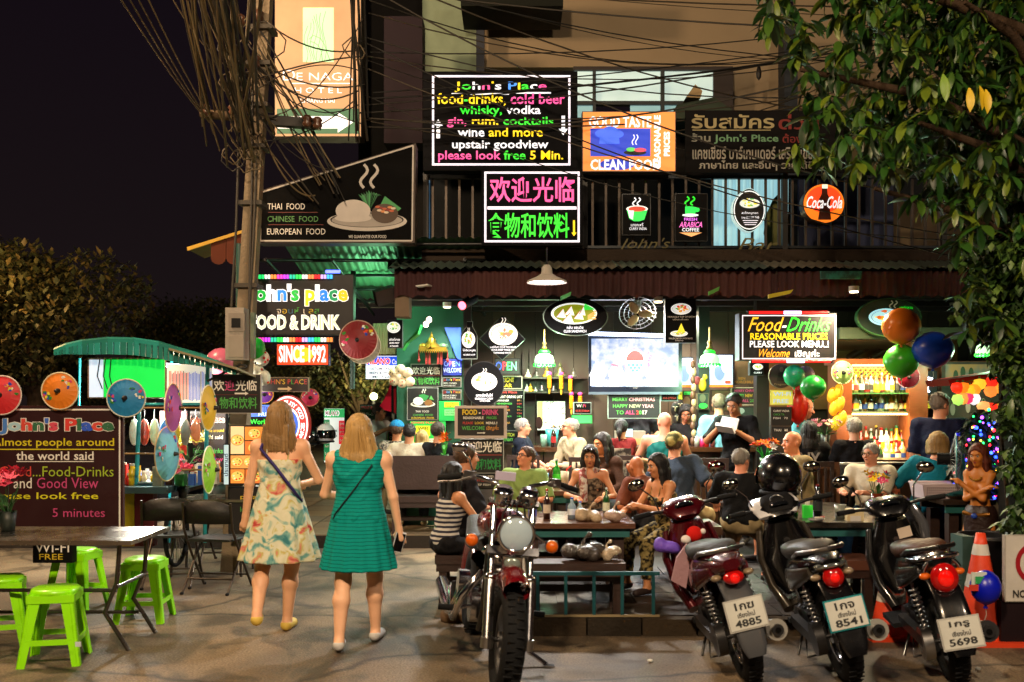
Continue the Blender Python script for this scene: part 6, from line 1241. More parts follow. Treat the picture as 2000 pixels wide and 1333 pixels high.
# ================================================================ LAMPS, CEILING FILL ADDED
def street_lamp(label,base,head,power,color,grp='sodium street lamps',cone=150,size=.25):
    t=T('street_lamp',label,'street lamp',(base[0],base[1],0),group=grp,w=1); h=Vector(head)
    g=G(t); g.cyl((base[0],base[1],0),(base[0],base[1],h.z-.3),.09,K('6a6c6a',.5,.5),rb=.06,n=12); g.out('pole')
    g=G(t); g.tube([(base[0],base[1],h.z-.35),(base[0]*.6+h.x*.4,base[1]*.6+h.y*.4,h.z+.10),(h.x,h.y,h.z+.08)],.035,K('6a6c6a',.5,.5),8); g.out('arm')
    g=G(t); g.loft([(h+Vector((0,-.35,.06)),.05,.03),(h+Vector((0,-.2,.07)),.13,.05),(h+Vector((0,.2,.07)),.15,.06),(h+Vector((0,.38,.07)),.06,.04)],K('7a7c7a',.4,.5),12); g.out('lamp_head')
    g=G(t); g.ell(h+Vector((0,0,.0)),(.12,.22,.04),K('ffb060',.4,em=12),14,6); g.out('lamp_glass')
    l=lamp('POINT',h-Vector((0,0,.22))-t.o.location,power,color,t,size,name='street_light'); return l
street_lamp('sodium street lamp behind the camera lighting the road and the walking women',(-3.2,-1.5),(-1.4,-.6,6.6),2350,(1,.74,.47))
street_lamp('sodium street lamp above the left edge of the picture',(-7.2,9.5),(-5.6,8.3,6.9),1200,(1,.68,.4))
street_lamp('sodium street lamp far behind on the right of the road',(5.6,-2.0),(4.6,-.8,6.8),900,(1,.78,.56))
street_lamp('sodium street lamp near the park trees',(-9.5,15.5),(-9.0,17.0,4.4),260,(1,.58,.22),cone=170)
for px,py,Y in((730,775,26),(768,783,30)):
    t=T('park_lamp','round globe park lamp glowing among the trees'+(' nearer the pole' if px<740 else ' behind the man in white'),'street lamp',at(px,py+70,Y),w=1,group='globe lamps in the park')
    g=G(t); g.cyl(at(px,py+70,Y),at(px,py+5,Y),.05,DSTEEL); g.out('pole'); g=G(t); g.ell(at(px,py,Y),.10,E_('f4ffb0',7)); g.out('globe')
    lamp('POINT',at(px,py,Y)-t.o.location+Vector((0,-.4,.25)),260,(1,.9,.45),t,.2)
# white pendant lamp over the tables
t=T('pendant_lamp','white enamel pendant lamp hanging before the awning fringe','lamp',at(1068,556,9.7),w=1)
c=at(1068,553,9.7); WE=K('b8b0a4',.4)
g=G(t); g.lathe(c,[(.195,0),(.19,.02),(.10,.06),(.055,.09),(.05,.15),(.03,.175),(0,.18)],WE,28); g.out('lamp_shade')
g=G(t); g.cyl(c+Vector((0,0,.17)),at(1068,485,9.9),.008,BLK); g.out('cord'); g=G(t); g.lathe(c+Vector((0,0,.02)),[(0,-.0),(.17,-.004),(.18,.0)],E_('ffe8ee',9),24); g.out('lamp_glass')
lamp('SPOT',Vector((0,0,c.z-t.o.location.z-.03)),420,(1,.93,.86),t,.12,(0,0,0),165)
# green glass lamps
for i,(px,py,Y,lb) in enumerate(((1063,712,12.2,'green shaded glass lamp above the little shrine shelf'),(1386,712,11.0,'green shaded glass lamp hanging in front of the small television'),(1926,692,9.9,'green shaded glass lamp behind the tree leaves at right'))):
    t=T('pendant_lamp',lb,'lamp',at(px,py,Y),w=1,group='green glass pendant lamps'); c=at(px,py,Y); k=Y/11.
    g=G(t); g.lathe(c,[(.105*k,0),(.11*k,.04*k),(.095*k,.09*k),(.05*k,.12*k),(.045*k,.14*k)],E_('b8ffc0',3.2),24); g.out('lamp_shade')
    g=G(t); g.lathe(c+Vector((0,0,.12*k)),[(.06*k,.0),(.065*k,.015*k),(.045*k,.035*k),(.0,.04*k)],E_('18ff30',2.5),20); g.out('green_collar')
    g=G(t); 
    for j in range(18): a=2*PI*j/18; g.ell(c+Vector((math.cos(a)*.108*k,math.sin(a)*.108*k,-.008)),(.017*k,.017*k,.02*k),E_('20ff38',2.5),6,4)
    g.out('beaded_fringe'); g=G(t); g.lathe(c+Vector((0,0,.16*k)),[(0,.0),(.03,.0),(.035,.03),(.015,.05),(.03,.08),(.01,.11),(.01,.25)],K('9a8a50',.3,.7),12); g.out('brass_stem')
    lamp('POINT',Vector((0,-.05,-.08)),[34,50,20][i],(.55,1,.6),t,.08)
# spotlight; ceiling lamps below are added as warm interior fill
t=T('spotlight','black spotlight with red glowing face left of the oval sandwich sign','spotlight',at(902,600,10.6),w=1)
g=G(t); a=at(903,597,10.5); b=at(926,584,10.7); g.cyl(b,a,.05,MBLK,n=14); g.cyl(b,b+Vector((0,.0,.12)),.01,MBLK); g.out('housing'); g=G(t); g.cyl(a,a+(a-b).normalized()*.012,.045,E_('ff5060',6),n=14); g.out('lens')
for i,(x,y,pw,c,lb) in enumerate(((0.5,11.9,290,(1,.86,.66),'added ceiling fill lamp over the bar guests'),(2.2,12.2,230,(1,.88,.7),'added ceiling fill lamp behind the waiter'),(3.4,9.9,230,(1,.8,.5),'added ceiling fill lamp over the right bar'),(-.75,11.5,110,(.8,1,.85),'added ceiling fill lamp before the green wall'),(1.6,10.9,240,(1,.85,.66),'added ceiling fill lamp over the centre tables'))):
    z=CZ-.16; t=T('ceiling_fill_lamp',lb,'lamp',(x,y,z),group='added ceiling fill lamps'); g=G(t); g.cyl((0,0,0),(0,0,.05),.05,WE,n=14); g.out('housing'); g=G(t); g.cyl((0,0,-.012),(0,0,-.001),.042,E_('ffe8c0',8),n=14); g.out('lamp_glass'); lamp('SPOT',(0,0,-.05),pw,c,t,.08,(0,0,0),160)
t=T('wall_sconce','little twin bulb lamp glowing on the ceiling beside the spotlight','lamp',at(835,630,11.3),w=1)
for px,py in((838,625),(832,634)): g=G(t); g.ell(at(px,py,11.3),(.03,.03,.035),E_('ffd0c0',9)); g.out('bulb')
# blue lit ceiling panel near the green wall
g=G(); g.prism([at(868,640,12.0),at(900,640,12.0),at(902,705,12.0),at(892,700,12.0)],(0,.05,0),E_('2a50c8',.8)); single(g,'blue_light','slanted blue lit panel above the welcome neon','light')
# ================================================================ TREES AND PLANTS
LF=[K('1f4217',.4,nv=.4),K('2a5018',.4,nv=.4),K('152e0d',.5,nv=.4),K('3a5818',.4,nv=.4),K('5c6e1a',.42,nv=.4)]
def leafmesh(mat,L=.2,W=.06,droop=.05):
    g=G(); vs=[]; n=5
    for i in range(n+1):
        t=i/n; w=W*math.sin(PI*min(1,(.06+t*.94)))**.8*(.55+.45*t); z=-droop*t*t
        vs+=[(-w/1,L*t,z+w*.25),(0,L*t,z),(w,L*t,z+w*.25)]
    fs=[]
    for i in range(n): fs+=[(3*i,3*i+1,3*i+4,3*i+3),(3*i+1,3*i+2,3*i+5,3*i+4)]
    g.add(vs,fs,mat,1); return g
TR=T('tree','broad leaved tree overhanging the right side with drooping oblong leaves','tree',(4.25,7.3,0),w=1)
BK=K('3a2c20',.9,bump=.6,ns=10)
g=TR.g(); g.tube([(4.25,7.3,0),(4.2,7.3,1.2),(4.1,7.25,2.4),(3.9,7.2,3.4),(3.9,7.1,4.6)],.1,BK,10,rs=[.14,.12,.10,.085,.06]); g.out('trunk')
brs=[]
for a,b in (((4.1,7.25,2.5),(2.55,7.0,3.15)),((3.9,7.2,3.4),(2.0,6.9,3.95)),((3.9,7.1,4.2),(1.95,6.9,4.55)),((4.1,7.25,2.2),(3.6,6.8,2.5)),((4.0,7.2,3.0),(2.7,6.6,3.5)),((4.1,7.2,2.0),(4.6,6.7,2.6)),((3.9,7.15,3.8),(3.0,6.6,4.3)),((3.9,7.2,3.5),(4.6,6.8,3.9))):
    a=Vector(a);b=Vector(b); m=(a+b)/2+Vector((0,0,.14)); g=TR.g(); g.tube([a,m,b],.03,BK,7,rs=[.05,.035,.015]); g.out('branch'); brs.append((a,m,b))
lm=[leafmesh(m,.155,.034,.05).mesh('leaf') for m in LF]; lmb=G()
cent=[]
def inside(px,py):  # the crown's silhouette in its own plane around Y 7
    if px<1480: return 0
    if py<70: return px>1470 
    if py<140: return px>1530 and random.random()<.8
    if py<230: return px>1570
    if py<330: return px>1530 and (px>1700 or random.random()<.7)
    if py<400: return px>1790
    if py<470: return px>1850
    if py<560: return px>1885
    if py<670: return px>1880
    return px>1965
tries=0
while len(cent)<270 and tries<14000:
    tries+=1; px=random.uniform(1470,2060); py=random.uniform(-60,800)
    if not inside(px,py): continue
    if py>560 and random.random()<.3: continue
    Y=random.uniform(6.5,7.6); p=at(px,py,Y)
    if any((p-q).length<.12 for q in cent): continue
    cent.append(p)
nl=0; big=[]
for ci,c in enumerate(cent):
    n=random.randint(7,10); tilt=random.uniform(-.5,.5); ph=random.random()*6
    for k in range(n):
        a=ph+2*PI*k/n+random.uniform(-.2,.2); el=random.uniform(-1.2,.15); s_=random.uniform(.75,1.25)
        M=Matrix.Translation(c+Vector((random.uniform(-.03,.03),random.uniform(-.03,.03),random.uniform(-.05,.02))))@Matrix.Rotation(a,4,'Z')@Matrix.Rotation(el,4,'X')@Matrix.Rotation(random.uniform(-.4,.4),4,'Y')@Matrix.Diagonal((s_,s_,s_,1))
        big.append((c.y,M,random.choice([0,0,1,1,2,2,3,3,4] if random.random()<.85 else [4])))
big.sort(key=lambda q:q[0])
trl=Matrix.Translation(-Vector(TR.org))
for d,M,mi in big[:300]:
    o=bpy.data.objects.new('leaf',lm[mi]); COL.objects.link(o); o.parent=TR.o; o.matrix_local=trl@M
fol=TR.g(); base=[leafmesh(m,.155,.034,.05) for m in LF]
for d,M,mi in big[300:]:
    b=base[mi]; fol.add([M@Vector(v) for v in b.v],b.f,LF[mi],1)
for i in range(7):   # three yellow leaves
    pass
rf=random.Random(77)
for i in range(3600):
    px=rf.uniform(1700,2090); py=rf.uniform(-70,700)
    if not inside(px-25,py): continue
    c=at(px,py,rf.uniform(7.3,8.0)); M=Matrix.Translation(c)@Matrix.Rotation(rf.random()*6.28,4,'Z')@Matrix.Rotation(rf.uniform(-1.2,.3),4,'X'); b=base[rf.choice([0,1,2,2])]; fol.add([M@(Vector(v)*rf.uniform(.7,1.1)) for v in b.v],b.f,b.ms[0],1)
fol.out('foliage',kind='stuff')
for i,(px,py) in enumerate(((1893,172),(1913,168),(1925,175),(1842,145),(1848,152))):
    c=at(px,py,6.45); g=TR.g(); b=leafmesh(K('c8a81c' if i<3 else '6a8a20',.45),.16,.035,.05); M=Matrix.Translation(c)@Matrix.Rotation(random.uniform(2.6,3.6),4,'Z')@Matrix.Rotation(-1.15,4,'X'); g.add([M@Vector(v) for v in b.v],b.f,K('c8a81c' if i<3 else '6a8a20',.45),1); g.out('leaf')
# fine hanging foliage curtain + hedge at the far right
def scatter(name,label,cat,pts,mats,L,W,n,seed,kind=None,parent=None,hang=1):
    r=random.Random(seed); g=G(parent)
    for i in range(n):
        c=pts(r); m=r.choice(mats); a=r.random()*2*PI; el=-r.uniform(.2,1.4) if hang else r.uniform(-1,1.2); s_=r.uniform(.7,1.3)
        M=Matrix.Translation(c)@Matrix.Rotation(a,4,'Z')@Matrix.Rotation(el,4,'X')@Matrix.Diagonal((s_,s_,s_,1))
        g.add([M@Vector(v) for v in((0,0,0),(W,L*.45,W*.3),(0,L,0),(-W,L*.45,W*.3),(0,L*.45,0))],[(0,1,4),(1,2,4),(2,3,4),(3,0,4)],m,1)
    if parent is not None: return g.out(name,parent,kind=kind)
    return single(g,name,label,cat,kind=kind)
LV=[K('2c4a1a',.5,nv=.3),K('3c5a22',.5,nv=.3),K('1f3612',.5,nv=.3),K('4f6a26',.5,nv=.3)]
def curt(r):
    while 1:
        px=r.uniform(1790,2080); py=r.uniform(470,1040)
        lim=1850 if py<620 else (1925 if py<760 else (1935 if py<900 else 1950))
        lim+=26+18*math.sin(py*.06)+10*math.sin(py*.17)
        if py<640 and px<1900 and r.random()<.5: continue
        if px>lim: return at(px,py,r.uniform(6.8,7.25))
vn=T('climbing_plant','dense small leaved climbing plant covering the right edge down to the bin','plant',(3.7,7.3,.0),w=1)
g=vn.g(); 
for i in range(7): x=3.55+i*.12; g.tube([(x,7.2,0),(x+.04,7.2,.8),(x-.05,7.15,1.6),(x+.1,7.1,2.6)],.012,BK,5)
g.out('stem'); scatter('foliage','','',curt,LV,.07,.022,7500,3,'stuff',vn)
g=G(); g.b2((3.86,7.5,0),(4.6,7.9,3.2),K('14120f',.9)); single(g,'gate_pillar','dark brick pillar hidden behind the climbing plant','pillar')
def crown(cx,cz,cy,rx,rz,ry,seed,n,lumps=9):
    rr=random.Random(seed); L=[(cx+rr.uniform(-.6,.6)*rx,cy+rr.uniform(-.6,.6)*ry,cz+rr.uniform(-.55,.6)*rz,rr.uniform(.35,.6)) for _ in range(lumps)]
    def f(r):
        l=r.choice(L); v=Vector((r.gauss(0,1),r.gauss(0,1),r.gauss(0,1))).normalized()*(r.random()**.35)
        return Vector((l[0]+v.x*rx*l[3],l[1]+v.y*ry*l[3],l[2]+v.z*rz*l[3]))
    return f
TL=[K('2e3012',.6,nv=.3),K('3a3816',.6,nv=.3),K('22280e',.6,nv=.3),K('443a18',.6,nv=.3)]
for i,(px,py,Y,rx,rz,n,lb) in enumerate(((60,640,19,2.1,1.7,15000,'large bushy tree lit by amber light at the left edge'),(170,760,22,1.4,.9,4000,'low shrubby tree behind the orange parasol'),(400,690,30,2.6,1.6,9000,'wide dim tree behind the meter box and pole'),(700,740,27,2.2,1.3,8000,'spreading park tree with arching limbs behind the man in white'),(330,650,40,2.2,1.4,2500,'dim tree beside the pale spire'),(600,755,34,2.4,1.5,4000,'dim tree behind the shop name arrow sign'))):
    c=at(px,py,Y); t=T('tree',lb,'tree',(c.x,c.y,0),w=1,group='park trees')
    g=t.g(); g.tube([(c.x,c.y,0),(c.x+.1,c.y,c.z*.5),(c.x,c.y,c.z)],.2,BK,8,rs=[.22,.16,.08])
    for k in range(7): a=random.random()*6.28; g.tube([(c.x+.05,c.y,c.z*.55),(c.x+rx*.4*math.cos(a),c.y+.4*math.sin(a),c.z*.85),(c.x+rx*.9*math.cos(a),c.y+rx*.6*math.sin(a),c.z+rz*.5)],.05,K('32261a',.8),5,rs=[.07,.04,.015])
    g.out('trunk'); scatter('crown','','',crown(c.x,c.z,c.y,rx,rz,rx*.8,i+20,n),TL,.16,.045,n,i+40,None,t,hang=0)
g=G(); g.lathe(at(268,790,60),[(1.1,0),(.75,2.2),(.42,3.9),(.15,5.2),(.03,5.9),(0,6.0)],K('a8907a',.8),12); single(g,'stupa_spire','pale pointed temple spire rising dimly over the stall roof','spire')
# ================================================================ STALL at the left
ST=T('food_stall','food stall with teal arched roof, lit green side panel and teal posts','food stall',at(280,1060,9.9)*1.0,w=1)
TEAL=K('1a8a94',.4,coat=.2); RT=[K('1c8478',.45,.1),K('23948a',.45,.1),K('17766a',.45,.1)]
P=[(105,690),(128,680),(160,673),(210,668),(262,669),(310,676),(350,688),(392,700),(425,712),(462,728)]
for i in range(len(P)-1):
    g=ST.g(); a,b=P[i],P[i+1]; q=[at(a[0],a[1],9.1)+Vector((0,0,.0)),at(b[0],b[1],9.1),at(b[0],b[1]-6,10.6)+Vector((0,0,-.01)),at(a[0],a[1]-6,10.6)+Vector((0,0,-.01))]
    g.prism(q,(0,0,.03),RT[i%3]); g.out('roof_sheet')
    nn=4; h0,h1=[4,12,20,24,25,25,22,16,10,5][i],[4,12,20,24,25,25,22,16,10,5][i+1]
    for q_ in range(nn):
        u0,u1=q_/nn,(q_+1)/nn-.06; L2=lambda u:(a[0]+(b[0]-a[0])*u,a[1]+(b[1]-a[1])*u,h0+(h1-h0)*u); A0,A1=L2(u0),L2(u1)
        g=ST.g(); g.prism([at(A0[0],A0[1],9.08),at(A1[0],A1[1],9.08),at(A1[0],A1[1]+A1[2],9.08),at(A0[0],A0[1]+A0[2],9.08)],(0,.02+.008*(q_%2),0),RT[(i+q_)%3]); g.out('fascia_board')
g=ST.g(); g.prism([at(330,684,9.0),at(462,722,9.0),at(500,738,9.3),at(470,738,9.9),at(330,690,9.9)],(0,0,.02),K('8a8060',.6)); g.out('canvas_edge')
g=ST.g(); g.b2(at(171,778,9.3),at(325,700,9.36),K('8a6a50',.5)); g.out('panel_frame')
g=ST.g(); g.b2(at(203,776,9.285),at(322,703,9.30),E_('10d84a',1.0)); g.out('green_panel')
g=ST.g(); g.b2(at(174,776,9.285),at(202,703,9.30),E_('cfe0ff',1.0)); g.out('white_panel')
g=ST.g(); g.b2(at(326,790,9.5),at(416,712,9.52),E_('e8e0d0',.8)); sp_=g.out('striped_panel')
rr=random.Random(4)
for i in range(30):
    x=330+i*2.8; g=G(ST); g.b2(at(x,784-rr.random()*4,9.49),at(x+1.5,724+rr.random()*8,9.5),E_(['e83018','4a60b0','302820','e84828','f0f0f0'][(0 if i<8 else 3 if i<14 else 1)] if rr.random()<.7 else '4a3a30',.8)); g.out('stripe',sp_)
for px,Y in((270,9.4),(400,9.4),(150,10.4),(330,10.4)): g=ST.g(); g.cyl(at(px-8 if px==270 else px,1060,Y)*1.0,at(px+6,700,Y),.02 if Y<10 else .015,TEAL,n=8); g.out('post')
g=ST.g(); g.b2(at(240,792,9.38),at(420,787,9.42),TEAL); g.out('crossbar')
g=ST.g(); g.b2((X_(235,9.3),9.2,.80),(X_(335,9.3),10.2,.86),K('5a7a84',.3,.4)); g.out('counter')
g=ST.g(); g.b2((X_(238,9.3),9.3,.3),(X_(262,9.3),9.4,.79),K('b8a018',.5)); g.b2((X_(263,9.3),9.3,.3),(X_(300,9.3),9.4,.79),K('6a1428',.5)); g.out('front_panel')
for i in range(3): g=ST.g(); g.tube([at(195+i*11,702,9.27),at(190+i*12,735,9.26),at(200+i*10,760,9.26)],.006,BLK,5); g.out('wire')
g=ST.g(); g.cyl(at(300,712,9.8),at(360,716,9.8),.02,E_('f4f8ff',10)); g.out('tube_lamp'); lamp('POINT',at(300,800,9.75)-ST.o.location,220,(1,.93,.82),ST,.15)
g=ST.g(); g.cyl(at(520,905,9.9),at(560,840,10),.008,DSTEEL); g.out('stay')
# wheel of cart
g=ST.g(); g.torus(at(345,1040,9.2),.3,.02,RUB,'X',28,6); 
for i in range(12): a=2*PI*i/12; c=at(345,1040,9.2); g.cyl(c,c+Vector((0,math.cos(a)*.29,math.sin(a)*.29)),.004,STEEL,n=4,cap=0)
g.out('cart_wheel')
g=G(); g.lathe(at(292,948,9.5),[(0,0),(.14,.0),(.16,.02),(.13,.012),(0,.012)],K('3a7a80',.3),20); g.lathe(at(292,944,9.5),[(0,0),(.12,.0),(.14,.02),(0,.012)],K('c8ccd0',.3),20); single(g,'plate_stack','small stack of teal and white plates on the stall counter','plates')
rr=random.Random(31); NMs=['red','white','yellow','blue','green','brown','pale','orange','pink','silver']; HX=['b02018','d0d0cc','d8b820','2a5ab0','2a8a3a','5a3018','c8b898','d8701c','d05a80','9a9a9c']
for i in range(26):
    px=244+i*7.3; k=rr.randrange(10); Yq=9.35+.45*rr.random(); h=rr.uniform(.08,.22); w_=rr.uniform(.02,.045); c=Vector((X_(px,Yq),Yq,.86))
    t=T('food_jar','%s %s on the stall counter, %s from its left end'%(NMs[k],'carton' if i%3==0 else 'jar',(ORD+['sixteenth','seventeenth','eighteenth','nineteenth','twentieth','twenty first','twenty second','twenty third','twenty fourth','twenty fifth','twenty sixth'])[i]),'jar',c,group='goods on the stall counter'); g=G(t)
    if i%3==0: g.box((0,0,h/2),(w_*2,w_*2,h),K(HX[k],.5,nv=.25,ns=30))
    else: g.lathe((0,0,0),[(0,0),(w_,0),(w_,h*.75),(w_*.6,h*.85),(w_*.6,h),(0,h)],K(HX[k],.3,nv=.25,ns=30),12)
    g.out('container'); g=G(t); g.cyl((0,0,h),(0,0,h+.02),w_*.65,K('c8c4bc',.4),n=10); g.out('lid')
for i in range(7):
    px=262+i*20; g=G(); c=at(px,800,9.6); g.tube([c,c+Vector((.0,0,-.1))],.003,BLK,4); g.ell(c+Vector((0,0,-.22)),(.05,.03,.13),K(['c8c4b8','b83a28','d8d0a8','3a6ab0','c8b030','a8a8a4','c87a5a'][i],.35,nv=.3,coat=.4,ns=20),10,8); single(g,'hanging_bag',['pale','red','cream','blue','yellow','grey','peach'][i]+' goods bag hanging from the stall crossbar','bag','bags hanging in the stall')
# parasols
def parasol(label,px,py,Y,rpx,col,rim,tilt=(90,0,0),n=20,sq=1,flowers=1,seed=0,handle=.3):
    r=rpx*Y/FL; t=T('paper_parasol',label,'parasol',at(px,py,Y),group='painted paper parasols')
    M=Matrix.Rotation(R(tilt[2]),3,'Z')@Matrix.Rotation(R(tilt[0]),3,'X'); rr=random.Random(seed+len(label))
    m1,m2=K(col,.6,nv=.1),K(col,.6,nv=.22)
    for i in range(n):
        g=G(t); a0,a1=2*PI*i/n,2*PI*(i+1)/n; am=(a0+a1)/2; d=.3*r
        vs=[M@Vector(v) for v in((0,0,0),(math.cos(a0)*r*.55,math.sin(a0)*r*.55,-d*.42),(math.cos(a0)*r,math.sin(a0)*r,-d),(math.cos(am)*r*.985,math.sin(am)*r*.985,-d*1.04),(math.cos(a1)*r,math.sin(a1)*r,-d),(math.cos(a1)*r*.55,math.sin(a1)*r*.55,-d*.42))]
        g.add(vs,[(0,1,5),(1,2,3),(1,3,5),(3,4,5)],m1 if i%2 else m2); g.out('paper_panel')
        if i<n: g=G(t); g.cyl(M@Vector((0,0,-.004)),M@Vector((math.cos(a0)*r,math.sin(a0)*r,-d-.004)),.0035,K('3a2c20',.6),n=4,cap=0); g.out('rib')
    g=G(t); g.torus((0,0,0),r,.006,K(rim,.7),'Z',36,5,rot=M); 
    g.v=[tuple(Vector(v)+M@Vector((0,0,-.3*r))) for v in g.v]; g.out('rim_cord')
    g=G(t); g.lathe((0,0,0),[(.0,.035),(.014,.03),(.02,.0),(.03,-.02)],K('1c1612',.5),10,rot=M); g.cyl(M@Vector((0,0,-.02)),M@Vector((0,0,-handle)),.009,K('8a6a3c',.6),n=6); g.out('handle')
    if flowers:
        g=G(t)
        for c0 in(rr.uniform(.2,1.2),rr.uniform(2.6,3.6)):
            for k in range(9):
                a=c0+rr.uniform(-.5,.5); q=rr.uniform(.5,.85); c=Vector((math.cos(a)*r*q,math.sin(a)*r*q,-.3*r*q+.006)); hh=rr.choice(['e0502c','f0d848','3050c0','f0f0e0','3a8a3a','d84a7a'])
                for j in range(4): an=rr.random()*6; e=c+Vector((math.cos(an)*r*.05,math.sin(an)*r*.05,.001*j)); g.add([M@(e+Vector((math.cos(b)*r*.07,math.sin(b)*r*.05,0))) for b in [2*PI*z/6 for z in range(6)]],[tuple(range(6))],K(hh,.7))
        g.out('painted_flowers')
    return t
parasol('pink red parasol cut by the left frame edge',-2,772,7.8,38,'c8242c','d8c8c0',(88,0,0),seed=1)
parasol('orange parasol hanging above the big red menu board',112,764,7.8,36,'e07c18','d8d0b0',(90,0,0),seed=2)
parasol('round blue parasol at the right top corner of the big red menu board',243,778,7.8,37,'1c7cb4','c8c8b8',(90,0,4),seed=3)
parasol('pink and purple parasol seen edge on beside the striped panel',352,797,8.9,47,'a850a8','e8d0b0',(90,0,90),seed=4,handle=.5)
parasol('yellow parasol seen edge on below the black Chinese direction sign',420,797,8.7,44,'e0b010','e8e0c0',(90,0,88),seed=5)
parasol('pale blue parasol seen edge on left of the yellow flowers',342,887,8.9,53,'6ab4d0','e0c8a0',(90,0,84),seed=6,handle=.5)
parasol('lime green parasol seen edge on above the folding chairs',422,918,8.8,46,'88c020','e8e0c0',(90,0,92),seed=7)
parasol('big dark red parasol facing the road right of the rounded shop name board',697,664,10.0,38,'7a1014','c0a090',(92,0,-6),n=28,seed=8)
parasol('cream parasol behind the big dark red parasol',705,675,10.2,36,'a8a088','c0b8a0',(94,0,-6),n=24,flowers=0)
parasol('small purple parasol behind the direction sign',516,771,11.3,17,'6a2a90','d89030',(90,0,10),n=14,seed=9)
parasol('small pink parasol between the arrow sign and the red cloth',606,777,11.6,17,'d0305a','c88060',(92,0,14),n=14,seed=10)
parasol('light green parasol beside the top of the bottle cabinet',1648,728,10.2,22,'a8c870','c8d0a0',(90,0,6),n=18,seed=11)
parasol('crimson parasol behind the green balloon',1776,737,10.1,22,'c01c3c','e8c0c8',(96,0,-4),n=18,seed=12)
# balloons
def balloon(label,px,py,Y,rx,ry,col,em=0,tail=.12,grp='party balloons'):
    k=Y/FL; t=T('balloon',label,'balloon',at(px,py,Y),group=grp); g=G(t); a,b=rx*k,ry*k
    g.lathe((0,0,0),[(0,-b*1.03),(a*.18,-b*.98),(a*.55,-b*.80),(a*.85,-b*.48),(a,-b*.05),(a*.97,b*.25),(a*.78,b*.64),(a*.42,b*.91),(a*.15,b*.99),(0,b)],K(col,.32,em=em,nv=.05),28); g.out('skin')
    g=G(t); g.lathe((0,0,-b*1.03),[(.0,.01),(.008,0),(.016,-.018),(0,-.018)],K(col,.4),8); g.out('knot'); g=G(t); g.tube([(0,0,-b*1.05),(.01,.01,-b*1.05-tail*.5),(-.01,.01,-b*1.05-tail)],.002,K('c8c8c0',.6),4); g.out('string')
balloon('large orange balloon above the blue and green balloons',1760,638,9.4,37,36,'f0801c')
balloon('large royal blue balloon right of the orange balloon',1822,684,9.3,39,36,'0e3cae')
balloon('large light green balloon under the orange balloon',1760,706,9.5,34,33,'36a81c')
balloon('dark green balloon beside the yellow lanterns',1588,757,10.1,25,24,'077a24')
balloon('teal green balloon behind the round bronze plaque',1551,735,10.4,21,22,'1c9c6a')
balloon('mauve balloon peeking behind the teal balloon',1573,733,10.6,18,18,'a07aa0')
balloon('red balloon behind the yellow wifi paper',1558,792,10.7,20,38,'b81c10')
balloon('bright blue balloon tied to the traffic cone',1925,1148,6.55,29,34,'0818b8')
balloon('pink balloon beside the meter box',432,708,9.9,30,28,'d06a88')
balloon('small green balloon under the rounded shop name board',503,682,10.0,15,22,'16b83a')
balloon('pink balloon behind the pole and direction sign',445,755,10.5,20,45,'d070a0')
for i,(px,py) in enumerate(((510,700),(500,727),(512,738))):
    c=at(px,py,10.05); t=T('spotted_ball',"white dotted ball lantern "+['highest','middle','lowest'][i]+' in the bunch beside the pole','ball lantern',c,group='white dotted balls by the pole'); g=G(t); g.ell((0,0,0),.085,K('c8c8b4',.5),18,12); g.out('shell')
    for k in range(7): a=random.random()*2*PI; b=random.uniform(-.8,.8); v=Vector((math.cos(a)*math.cos(b),-abs(math.sin(a))*math.cos(b),math.sin(b))); g=G(t); g.ell(v*.082,(.014,.014,.014),K(random.choice(['1a1a1c','b81c18']),.6),8,5); g.out('dot')
for i,(px,py) in enumerate(((770,729),(782,722),(796,728),(770,744),(786,748),(800,746),(778,737))):
    c=at(px,py,11.6); t=T('spotted_ball','cream dotted ball in the bunch above the red cloth, '+['upper left','topmost','upper right','lower left','lowest','lower right','central'][i],'ball lantern',c,group='cream dotted balls above the red cloth'); g=G(t); g.ell((0,0,0),.062,K('d8cca8',.5),16,10); g.out('shell')
    for k in range(5): a=random.random()*2*PI; b=random.uniform(-.8,.8); v=Vector((math.cos(a)*math.cos(b),-abs(math.sin(a))*math.cos(b),math.sin(b))); g=G(t); g.ell(v*.06,.009,K(random.choice(['1a1a1c','1a1a1c','b81c18']),.6),6,4); g.out('dot')
# yellow mango lanterns
for i,(px,py) in enumerate(((1625,772),(1637,765),(1629,797),(1640,789),(1633,826),(1644,818))):
    c=at(px,py,10.3); M=Matrix.Rotation(R(14),3,'Y'); t=T('lantern','yellow oval lantern, '+['top left','top right','middle left','middle right','bottom left','bottom right'][i]+' in the hanging string by the cabinet','lantern',c,group='yellow oval lanterns'); g=G(t); g.ell((0,0,0),(.05,.05,.085),E_('e8a818',.55),14,10,rot=M); g.out('shell'); g=G(t); g.ell((-.02,-.035,0),(.035,.02,.07),E_('f0b828',.6),10,8,rot=M); g.out('fold')
